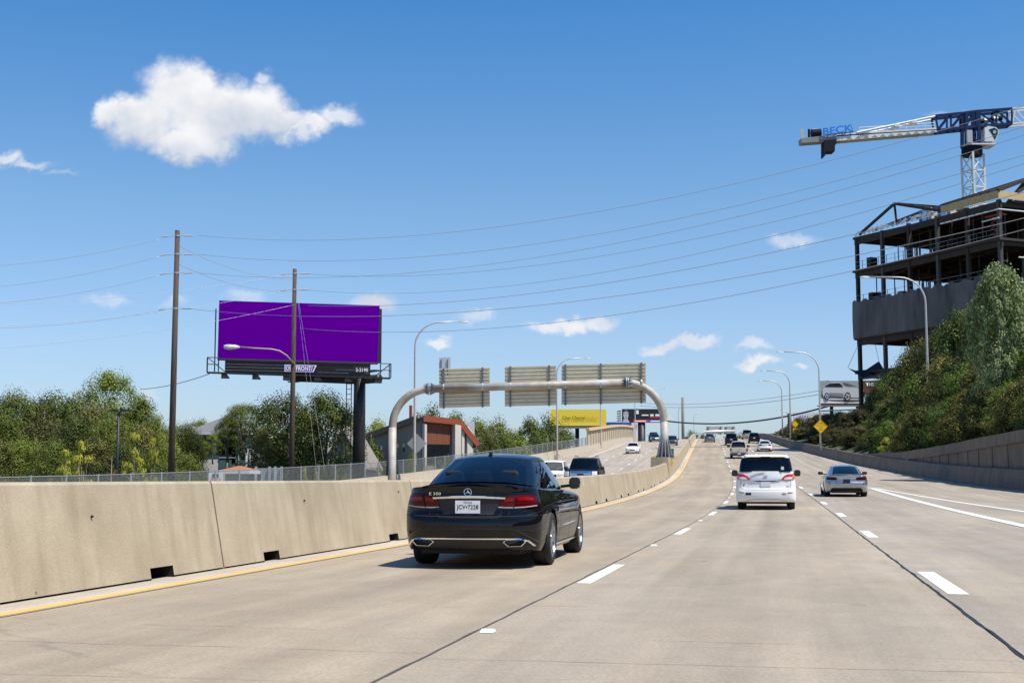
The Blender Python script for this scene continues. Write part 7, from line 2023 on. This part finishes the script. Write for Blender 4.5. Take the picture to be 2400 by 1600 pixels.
house('tan_roofed_house', 'small house with a steep tan shingled gable beside the billboard column', 758, 850, 1078, 1008, 112, 12, mat('cream siding', (.6, .57, .5), .8), SHT, [(800, 1090, 1.2, 1.2)], 'y')
house('orange_shed', 'low shed with an orange roof behind the fence', 528, 575, 1101, 1091, 84, 3, mat('shed wall', (.5, .46, .4), .8), mat('orange tiles', (.38, .14, .06), .8, var=.4, vs=2, coords='World'), [], 'x', .3)
mg = thing('metal_gate', 'grey ribbed metal gate panels behind the chain-link fence', 'gate', at(600, 1130, 95))
a, b = at(549, 1097, 95), at(660, 1094, 95)
m = MB(); m.box((a.x, 95, -2.6), (b.x, 95.1, a.z)); m.build('panel', mat('gate grey', (.36, .38, .40), .5, .3), mg)
for k in range(12): zz = a.z - .12 - .14 * k; m = MB(); m.box((a.x + .25, 94.95, zz - .03), (b.x - 1.4, 94.995, zz + .03)); m.build('rib', BLACKST, mg)
for px in (549, 600, 632, 645, 660): p = at(px, 1096, 94.9); m = MB(); m.box((p.x - .08, 94.85, -2.6), (p.x + .08, 94.945, p.z + .1)); m.build('gate_post', GALVL, mg)
sp_ = thing('space_sign', 'small white sign with red letters behind the fence', 'sign', at(505, 1140, 80))
a, b = at(489, 1107, 80), at(521.5, 1134, 80)
m = MB(); m.box((a.x, 80, b.z - .3), (b.x, 80.05, a.z)); m.build('face', LOGW, sp_)
for x in (a.x + .05, b.x - .05): m = MB(); m.box((x - .04, 80.06, -2.6), (x + .04, 80.12, a.z)); m.build('post', GALV, sp_)
text('SPACE', at(505, 1124, 79.98), (1, 0, 0), (0, 0, 1), width=.62, height=.17, m=mat('sign red', (.45, .03, .06), .5), parent=sp_, depth=.01, bold=.01)
m = MB(); c = at(505, 1113.5, 79.97); m.box((c.x - .19, 79.975, c.z - .10), (c.x + .19, 79.99, c.z + .10)); m.build('sign_emblem', mat('ink grey', (.07, .08, .09), .5), sp_)
pl_ = thing('parking_lamp', 'black double-headed parking lot lamp before the trees', 'lamp post', at(278, 1110, 85))
p = ad(273, 942, 85); m = MB(); m.tube([(p.x, 85, -2.6), (p.x, 85, p.z)], [.11, .08], 10); m.build('pole', BLACKST, pl_, smooth=True)
for s in (1, -1):
    m = MB(); m.hexa([(p.x + s * .12, 84.85, p.z - .06), (p.x + s * .72, 84.8, p.z - .06), (p.x + s * .72, 85.2, p.z - .06), (p.x + s * .12, 85.15, p.z - .06)], [(p.x + s * .12, 84.85, p.z + .08), (p.x + s * .70, 84.85, p.z + .02), (p.x + s * .70, 85.15, p.z + .02), (p.x + s * .12, 85.15, p.z + .08)]); m.build('lamp_head', BLACKST, pl_)
    m = MB(); m.bar((p.x, 85, p.z - .15), (p.x + s * .2, 85, p.z), .07, .07); m.build('arm', BLACKST, pl_)

# ---------------------------------------------------------------- trees and shrubs
BARK = mat('grey bark', (.16, .13, .10), .9, var=.6, vs=4, stretch=(3, 3, .6), bump=.4, bs=12)
LEAFA = leaf_mat('live oak leaves', (.018, .032, .004), (.215, .260, .030))
LEAFB = leaf_mat('brighter leaves', (.034, .056, .006), (.310, .360, .042))
LEAFC = leaf_mat('olive dry leaves', (.036, .040, .008), (.260, .240, .050))
LEAFD = leaf_mat('dark shrub leaves', (.012, .020, .004), (.175, .200, .036))
LEAFE = leaf_mat('yellow green leaves', (0.26, 0.26, 0.025), (0.58, 0.56, 0.08), .4)
LEAFS = leaf_mat('silvery poplar leaves', (.035, .070, .014), (.36, .43, .17), .2)
LEAFR = leaf_mat('red brown hedge leaves', (.020, .024, .006), (.165, .140, .042))
LEAFG = leaf_mat('fresh green leaves', (.016, .040, .004), (.205, .300, .034))

def leaf_quad(m, c, d, s, rnd):
    d = Vector((d.x + rnd.uniform(-.5, .5), d.y + rnd.uniform(-.5, .5), d.z + rnd.uniform(-.4, .7))).normalized()
    t = d.cross(Vector((rnd.uniform(-1, 1), rnd.uniform(-1, 1), rnd.uniform(-1, 1)))).normalized(); b = d.cross(t)
    l, w = s * rnd.uniform(.7, 1.3), s * rnd.uniform(.35, .6)
    k = len(m.v)
    m.v += [tuple(c - t * l * .5), tuple(c + b * w * .5 + d * w * .15), tuple(c + t * l * .5), tuple(c - b * w * .5 + d * w * .15)]
    m.f.append((k, k + 1, k + 2, k + 3)); m.m.append(0)

def crown_mesh(name, seed, lm, n_cl, n_lf, leaf, shape, cl_r=.30, flat=1.0):
    """unit-height crown (z 0..1, radius about .5) of leaf clumps; shape(h) gives the radius at height h"""
    rnd = random.Random(seed); m = MB(); cl = []
    lob = [(rnd.uniform(0, 2 * PI), rnd.uniform(.15, .9), rnd.uniform(.72, 1.18)) for _ in range(9)]
    for k in range(n_cl):
        h = rnd.random() ** .9; a = rnd.uniform(0, 2 * PI); f = 1.0
        for la, lh, lf in lob:
            da = abs((a - la + PI) % (2 * PI) - PI); wgt = math.exp(-(da / .6) ** 2 - ((h - lh) / .22) ** 2); f *= 1 + (lf - 1) * wgt
        r = shape(h) * f * math.sqrt(rnd.uniform(.18, 1.0))
        c = Vector((r * math.cos(a), r * math.sin(a), h)); cl.append(c)
        rr = cl_r * shape(.5) * rnd.uniform(.5, 1.15)
        core = Vector((0, 0, .5))
        for q in range(n_lf):
            o = Vector((rnd.gauss(0, 1), rnd.gauss(0, 1), rnd.gauss(0, .75))); o = o.normalized() * (rr * rnd.random() ** .45); o.z *= flat
            p = c + o
            leaf_quad(m, p, (o * 2 / max(rr, 1e-3) + (c - core) * .6 + Vector((0, 0, .5))), leaf, rnd)
    zm = max(v[2] for v in m.v); m.v = [(v[0], v[1], v[2] / zm if v[2] > 0 else v[2]) for v in m.v]   # crown tops out at height 1
    return m.mesh(name, lm), cl

def trunk_mesh(name, seed, cl, r, bm, base=-.35, n_br=7, lean=.05):
    rnd = random.Random(seed + 99); m = MB()
    mid = Vector((rnd.uniform(-lean, lean), rnd.uniform(-lean, lean), .15)); top = Vector((rnd.uniform(-.08, .08), rnd.uniform(-.08, .08), .62))
    m.tube([(0, 0, base), (mid.x * .4, mid.y * .4, base * .3), tuple(mid), tuple(top)], [r * 1.3, r, r * .75, r * .3], 8)
    for c in rnd.sample(cl, min(n_br, len(cl))):
        s = mid + (top - mid) * rnd.uniform(-.3, .8)
        m.tube([s, s + (c - s) * .5 + Vector((0, 0, -.03)), c], [r * .42, r * .28, r * .10], 6)
    return m.mesh(name, bm, smooth=True)

ROUND = pchip([(0, .22), (.18, .43), (.45, .50), (.75, .40), (.93, .20), (1, .08)])
WIDE = pchip([(0, .36), (.25, .52), (.55, .50), (.8, .36), (1, .10)])
FULL = pchip([(0, .40), (.15, .50), (.45, .55), (.75, .44), (.93, .24), (1, .08)])
BUSH = pchip([(0, .50), (.3, .54), (.6, .44), (.85, .26), (1, .08)])
POPW = pchip([(0, .44), (.25, .54), (.55, .52), (.78, .42), (.92, .26), (1, .10)])
POP = pchip([(0, .42), (.3, .52), (.6, .46), (.8, .34), (.93, .18), (1, .06)])
YOUNG = pchip([(0, .40), (.3, .46), (.6, .30), (.85, .16), (1, .03)])
SPIRE = pchip([(0, .24), (.25, .30), (.6, .22), (.85, .12), (1, .03)])
KINDS = {}
def kind(key, lm, n_cl, n_lf, leaf, shape, seeds, cl_r=.30, r=.035, bm=None, n_br=7, base=-.35, flat=1.0):
    out = []
    for s in seeds:
        cm, cl = crown_mesh('crown', s, lm, n_cl, n_lf, leaf, shape, cl_r, flat)
        out.append((cm, trunk_mesh('trunk', s, cl, r, bm or BARK, n_br=n_br, base=base)))
    KINDS[key] = out
kind('oak', LEAFA, 150, 125, .026, FULL, (1, 2, 3), .27)
kind('oakb', LEAFB, 130, 110, .028, WIDE, (4, 5), .28)
kind('dry', LEAFC, 130, 110, .029, FULL, (6, 7), .30)
kind('far', LEAFA, 110, 80, .044, WIDE, (8, 9), .34)
kind('farb', LEAFB, 110, 80, .044, WIDE, (10, 11), .34)
kind('shrub', LEAFD, 110, 130, .040, BUSH, (12, 13, 14), .32, .03)
kind('olive', LEAFC, 105, 130, .040, BUSH, (15, 16), .32, .03)
kind('green', LEAFG, 105, 130, .040, BUSH, (17, 18), .32, .03)
kind('hedge', LEAFR, 110, 110, .048, BUSH, (19, 20), .32, .03)
kind('young', LEAFE, 22, 40, .075, YOUNG, (21, 22, 23), .48, .020, mat('young bark', (.42, .34, .26), .8), 20, -.30, .28)
kind('poplar', LEAFS, 240, 80, .042, POPW, (24,), .20, .03, mat('pale bark', (.36, .34, .30), .8), 12)
kind('weed', LEAFE, 22, 24, .12, BUSH, (25, 26), .34, .02)
_use = {}
RT = random.Random(77)
def plant(key, label, x, y, zb, h, w=None, cat='tree', group=None, frac=.82, name=None):
    """h is the full height above zb, frac the share taken by the crown"""
    i = _use.get(key, 0); _use[key] = i + 1
    cm, tm = KINDS[key][i % len(KINDS[key])]
    ch = h * frac; w = (w or ch) * (1.12 if key in ('oak', 'oakb', 'dry') else 1.0)
    root = thing(name or ('tree' if cat == 'tree' else 'shrub'), label, cat, (x, y, zb), RT.uniform(0, 2 * PI), group)
    for nm, me in (('trunk', tm), ('crown', cm)):
        o = link(nm, me, root, True); o.location = (0, 0, h - ch); o.scale = (w, w, ch)
    return root
GND = -2.6
def treeAt(key, dx, dyt, Y, wpx, label, group, cat='tree', zb=GND, frac=.82, name=None):
    t = ad(dx, dyt, Y); w = wpx / 3055 * Y
    return plant(key, label, t.x, Y, zb, t.z - zb, w, cat, group, frac, name)
G1 = 'leafy trees in the dense belt beyond the fence'
WHAT = {'oak': 'dark green tree', 'oakb': 'light green tree', 'dry': 'olive brown tree', 'far': 'dense dark tree', 'farb': 'dense light tree'}
def near(marks, x): return min(marks, key=lambda q: abs(q[0] - x))[1]
TM = [(-30, 'at the picture edge'), (30, 'close to the picture edge'), (95, 'left of the forked sapling'), (135, 'behind the leaning sapling'), (180, 'behind the forked sapling'), (225, 'behind the dead sapling'), (258, 'just left of the parking lamp'), (300, 'right of the parking lamp'), (345, 'behind the thinnest sapling'), (390, 'next to the tall pole'), (435, 'right of the tall pole')]
TM2 = [(955, 'next to the tall lamp post'), (990, 'over the roof peak'), (1045, 'below the first sign back'), (1095, 'over the white roof sign'), (1140, 'below the second sign back'), (1180, 'below the middle of the gantry'), (1215, 'left of the second lamp post'), (1255, 'just left of the yellow billboard lamp'), (1290, 'covering the yellow billboard')]
L1 = 'one of the leafy green trees in the dense belt left of the tall pole'
treeAt('oakb', 258, 838, 122, 165, 'tallest tree of the belt, its crown rising over its neighbours', G1, frac=.62)
for i, (x, y, Y, w, k) in enumerate([(-40, 892, 112, 190, 'oak'), (45, 882, 114, 175, 'oak'), (140, 884, 116, 185, 'oak'), (212, 908, 112, 150, 'dry'), (318, 896, 118, 150, 'oakb'), (352, 940, 113, 110, 'oak'), (395, 962, 128, 100, 'oak'),
                                     (5, 930, 102, 160, 'oak'), (95, 935, 103, 150, 'dry'), (175, 945, 101, 150, 'oak'), (250, 940, 104, 150, 'oak'), (330, 960, 102, 130, 'dry'), (380, 985, 104, 100, 'oakb')]):
    treeAt(k, x, y, Y, w, WHAT[k] + ' in the ' + ('back' if Y > 110 else 'middle') + ' of the belt ' + near(TM, x), G1, frac=.88)
L2 = 'one of the low leafy trees along the foot of the belt behind the fence'
for i, (x, y, Y, w, k) in enumerate([(-20, 985, 92, 150, 'dry'), (60, 990, 93, 150, 'oak'), (125, 1000, 91, 130, 'oak'), (225, 995, 94, 140, 'dry'), (290, 1000, 93, 120, 'oak'), (365, 1010, 92, 120, 'oak'), (430, 1030, 95, 90, 'oakb')]):
    treeAt(k, x, y, Y, w, 'low ' + WHAT[k] + ' along the fence ' + near(TM, x), 'low trees along the fence', frac=.95)
for i, (x, y) in enumerate([(0, 925), (85, 922), (165, 925), (290, 935), (410, 985), (620, 955), (700, 930), (830, 985)]): treeAt('far', x, y, 140 + 3 * (i % 3), 130, ('first', 'second', 'third', 'fourth', 'fifth', 'sixth', 'seventh', 'eighth')[i] + ' dark tree from the picture edge in the row filling the gaps of the belt', 'background trees of the belt', frac=.97)
treeAt('oak', 428, 962, 112, 80, 'dark tree just right of the tall pole beside the grey roof', G1, frac=.92)
for i, (x, y, Y, w) in enumerate([(-130, 900, 108, 180), (-230, 895, 112, 190), (-330, 905, 106, 180), (-440, 890, 112, 200), (-560, 900, 108, 190), (-180, 960, 98, 160), (-300, 955, 97, 160), (-420, 965, 96, 160)]):
    treeAt(('oak', 'dry', 'oakb')[i % 3], x, y, Y, w, ('first', 'second', 'third', 'fourth', 'fifth', 'sixth', 'seventh', 'eighth')[i] + ' tree continuing the belt outside the picture edge', 'trees beyond the picture edge', frac=.93)
treeAt('oak', 450, 972, 111, 60, 'dark tree before the left corner of the white house', G1, frac=.9)
treeAt('oakb', 525, 950, 109, 60, 'high thin crown before the grey roof of the white house', G1, frac=.33)
G3 = 'trees around the purple billboard'
treeAt('oak', 655, 884, 106, 185, 'broad dark tree right behind the pole in front of the purple billboard', G3, frac=.92)
treeAt('oak', 750, 884, 107, 180, 'broad dark tree between the second pole and the billboard column', G3, frac=.90)
treeAt('oak', 560, 920, 110, 100, 'tree left of the second pole below the billboard catwalk', G3, frac=.36)
treeAt('oakb', 460, 952, 150, 90, 'small light tree showing behind the grey house roof', G3)
treeAt('oakb', 490, 992, 108, 40, 'thin tree in front of the white house', G3, frac=.26)
treeAt('dry', 606, 965, 103, 60, 'brownish tree beside the white house', G3, frac=.9)
treeAt('oakb', 440, 1040, 100, 50, 'bright green bush before the white house', G3, frac=.97)
treeAt('oak', 620, 1005, 108, 90, 'low dark tree left of the second pole foot', G3, frac=.9)
treeAt('oak', 716, 1000, 116, 90, 'low dark tree behind the small tan-roofed house', G3, frac=.9)
treeAt('oak', 795, 935, 118, 75, 'slim dark tree directly left of the billboard column', G3, frac=.85)
treeAt('farb', 868, 948, 158, 90, 'bright tree between the billboard column and the gantry leg', G3, frac=.9)
treeAt('farb', 900, 975, 165, 80, 'small bright tree just behind the gantry leg', G3, frac=.9)
G4 = 'trees behind the tan building'
L4 = 'one of the dense trees in the row behind the tan building'
for i, (x, y, Y, w, k) in enumerate([(955, 940, 172, 85, 'far'), (990, 920, 170, 90, 'far'), (1045, 938, 168, 100, 'far'), (1095, 945, 172, 100, 'farb'), (1140, 948, 170, 95, 'farb'), (1175, 972, 176, 80, 'farb'), (1120, 975, 160, 80, 'dry'), (1150, 985, 158, 80, 'far'),
                                     (1215, 950, 182, 95, 'far'), (1255, 945, 186, 95, 'far'), (1297, 965, 190, 75, 'farb'), (1190, 990, 165, 80, 'farb'), (1235, 985, 170, 85, 'farb'), (1275, 990, 178, 75, 'far')]):
    treeAt(k, x, y, Y, w, WHAT[k] + (' in front' if Y < 168 else '') + ' behind the tan building, ' + near(TM2, x), G4, frac=.93)
L5 = 'young yellow-green sapling in the row before the tree belt'
for i, (x, y, Y, w) in enumerate([(150, 1030, 76, 74), (190, 1006, 77, 84), (310, 990, 78, 72), (352, 1003, 79, 50)]):
    treeAt('young', x, y, Y, w, ('leaning', 'forked', 'tallest', 'thinnest')[i] + ' yellow-green sapling in the row before the tree belt', 'young saplings behind the fence', frac=.86)
# leafless sapling
rn = random.Random(3); t = ad(255, 1046, 80); ds = thing('dead_sapling', 'bare brown dead sapling between the young green ones', 'tree', (t.x, 80, GND))
m = MB(); m.tube([(0, 0, 0), (.03, 0, (t.z - GND) * .6), (.06, 0, t.z - GND)], [.06, .045, .015], 6); m.build('trunk', mat('young bark', (.42, .34, .26), .8), ds, local=True)
m = MB()
for k in range(12): z = (t.z - GND) * rn.uniform(.45, .95); a = rn.uniform(0, 6.28); m.tube([(.04, 0, z), (.04 + .4 * math.cos(a), .4 * math.sin(a), z + .25)], [.018, .006], 5)
m.build('twigs', mat('rusty twig', (.24, .11, .05), .9), ds, local=True)
# weeds and small bushes along the parapet
ORD = ('first', 'second', 'third', 'fourth', 'fifth', 'sixth', 'seventh', 'eighth')
L6 = 'small yellow-green weed bush growing along the fence'
for i, (x, y, Y, w) in enumerate([(700, 1068, 100, 30), (725, 1072, 101, 26), (745, 1064, 104, 30), (770, 1068, 103, 24), (790, 1060, 105, 26), (810, 1066, 106, 24), (870, 1062, 112, 26), (900, 1060, 114, 22), (1010, 1048, 124, 34), (1028, 1040, 126, 40)]):
    treeAt('weed' if i < 8 else 'green', x, y, Y, w, (ORD[i] + ' yellow-green weed bush along the fence counted from the wooden pole') if i < 8 else (('smaller', 'larger')[i - 8] + ' green bush before the brown boarded front of the tan building'), 'weeds along the fence' if i < 8 else 'bushes before the tan building', 'shrub', GND, .98)
treeAt('green', 945, 1030, 118, 40, 'dark green bush behind the bare diamond sign', None, 'shrub', GND, .97)
# beyond the crest
treeAt('far', 1590, 985, 420, 55, 'round far bush left of the distant gantry', None, 'shrub', 4.0, .97)
treeAt('far', 1612, 990, 430, 30, 'small far bush behind the distant gantry leg', None, 'shrub', 4.0, .97)
treeAt('far', 1697, 992, 440, 40, 'far bush over the crest beside the black vehicle', None, 'shrub', 4.0, .97)
treeAt('far', 1517, 1003, 420, 22, 'tiny far bush beyond the dark billboard column', None, 'shrub', 4.0, .97)

# right-hand hillside: silhouette in pixels of the 2352-wide view
SIL = lin([(1815, 985), (1835, 962), (1900, 955), (1960, 948), (1990, 935), (2010, 900), (2040, 868), (2080, 842), (2110, 806), (2150, 778), (2200, 748), (2235, 728), (2300, 705), (2400, 690), (2500, 680)])
WTOP = lin([(1780, 1008), (1860, 1022), (1920, 1036), (1955, 1042), (2010, 1038), (2153, 1018), (2293, 992), (2352, 987), (2500, 970)])
YW = lin([(1780, 205), (1803, 193), (1860, 165), (1915, 141), (1950, 128), (2036, 109), (2100, 96), (2200, 81), (2352, 69), (2500, 60)])
rs = random.Random(11)
LAB = {'shrub': 'one of the dark green shrubs crowding the slope above the retaining wall', 'olive': 'one of the olive brown shrubs crowding the slope above the retaining wall', 'green': 'one of the fresh green shrubs crowding the slope above the retaining wall', 'hedge': 'one of the reddish hedge bushes behind the diamond signs'}
def off_of(x, y):
    yy = y
    for _ in range(3):
        n = nrm(yy); o = (x - xl(yy)) / n[0]; yy = y - o * n[1]
    return o, yy
def behind_wall(dx, dyt, d):
    """the point on that sight line standing d metres behind the foot of the wall"""
    Y = 24.0
    while Y < 330:
        t = ad(dx, dyt, Y); o, yy = off_of(t.x, Y)
        if o - BAR(yy) >= d: return t, Y, yy, o
        Y += .5
    return t, Y, yy, o
MARKS = [(1820, 'at the far end of the slope'), (1850, 'beside the small far diamond sign'), (1885, 'behind the large diamond sign'), (1925, 'below the car advert billboard'), (1970, 'under the car advert billboard corner'), (2015, 'below the black catch net'), (2060, 'below the near corner of the netting'),
         (2105, 'just left of the lamp post'), (2145, 'just right of the lamp post'), (2190, 'under the middle of the netting'), (2240, 'left of the silvery poplar'), (2300, 'below the silvery poplar'), (2360, 'at the picture edge'), (2420, 'just outside the picture edge'), (2480, 'beyond the second poplar'), (2540, 'in the open behind the wall'), (2600, 'far along the wall'), (2660, 'at the near end of the wall')]
def near(marks, x): return min(marks, key=lambda q: abs(q[0] - x))[1]
TINT = {'shrub': 'dark green shrub', 'olive': 'olive brown shrub', 'green': 'fresh green shrub', 'hedge': 'reddish brown hedge bush'}
x = 1808; cyc = 0; USED = set()
while x < 2700:
    wl, sl = WTOP(x), SIL(x)
    rows = ((.34, 0.9, 'low'), (.66, 3.2, 'halfway up'), (1.0, 6.5, 'high')) if x > 1990 else ((.60, 0.8, 'low'), (1.0, 2.6, 'high'))
    for f, dl, rw_ in rows:
        xx = x + rs.uniform(-9, 9); yt = wl + (sl - wl) * f * rs.uniform(.92, 1.03)
        k = 'hedge' if x < 1985 else ('shrub', 'olive', 'shrub', 'green', 'olive')[cyc % 5]; cyc += 1
        t, Y, yy, o = behind_wall(xx, yt, dl + 1.7)
        zb = zhill(yy, o) - .5; h = max(1.6, t.z - zb)
        w = max(3.2, min(h * 1.15, 5.6)) if x > 1990 else 3.6
        t, Y, yy, o = behind_wall(xx, yt, dl + w * .52)
        zb = zhill(yy, o) - .5; h = max(1.6, t.z - zb)
        h *= 1.2
        for mk in sorted(MARKS, key=lambda q: abs(q[0] - xx)):
            lbl = TINT[k] + ' ' + rw_ + ' on the slope ' + mk[1]
            if lbl not in USED: break
        USED.add(lbl)
        plant(k, lbl, t.x, Y, zb, h, w * 1.1, 'shrub', 'shrubs on the slope' if k != 'hedge' else 'reddish hedge bushes', .98)
    x += 17 if x < 1990 else 27
treeAt('poplar', 2296, 592, 86, 150, 'tall silvery poplar rising over the shrubs at the picture edge', None, 'tree', 6.0, .93)
treeAt('poplar', 2375, 625, 90, 140, 'second silvery poplar leaning in at the picture edge', None, 'tree', 6.0, .93)
t, Y, yy, o = behind_wall(2035, 1002, 1.0); treeAt('weed', 2035, 1002, Y, 34, 'small yellow bush low among the shrubs behind the wall', None, 'shrub', zhill(yy, o) - .2, .97)
L7 = 'low grass tuft along the top of the ramp barrier'
for i, (dx, dy) in enumerate(((1868, 1016), (1892, 1020), (1905, 1024), (1920, 1028), (1940, 1030), (2000, 1034))):
    t, Y, yy, o = behind_wall(dx, dy, .9); treeAt('green', dx, dy, Y, 20, ORD[i] + ' low grass tuft along the ramp barrier counted from its far end', 'grass tufts behind the ramp barrier', 'plant', prof(Y) + .6, .97, 'grass_tuft')
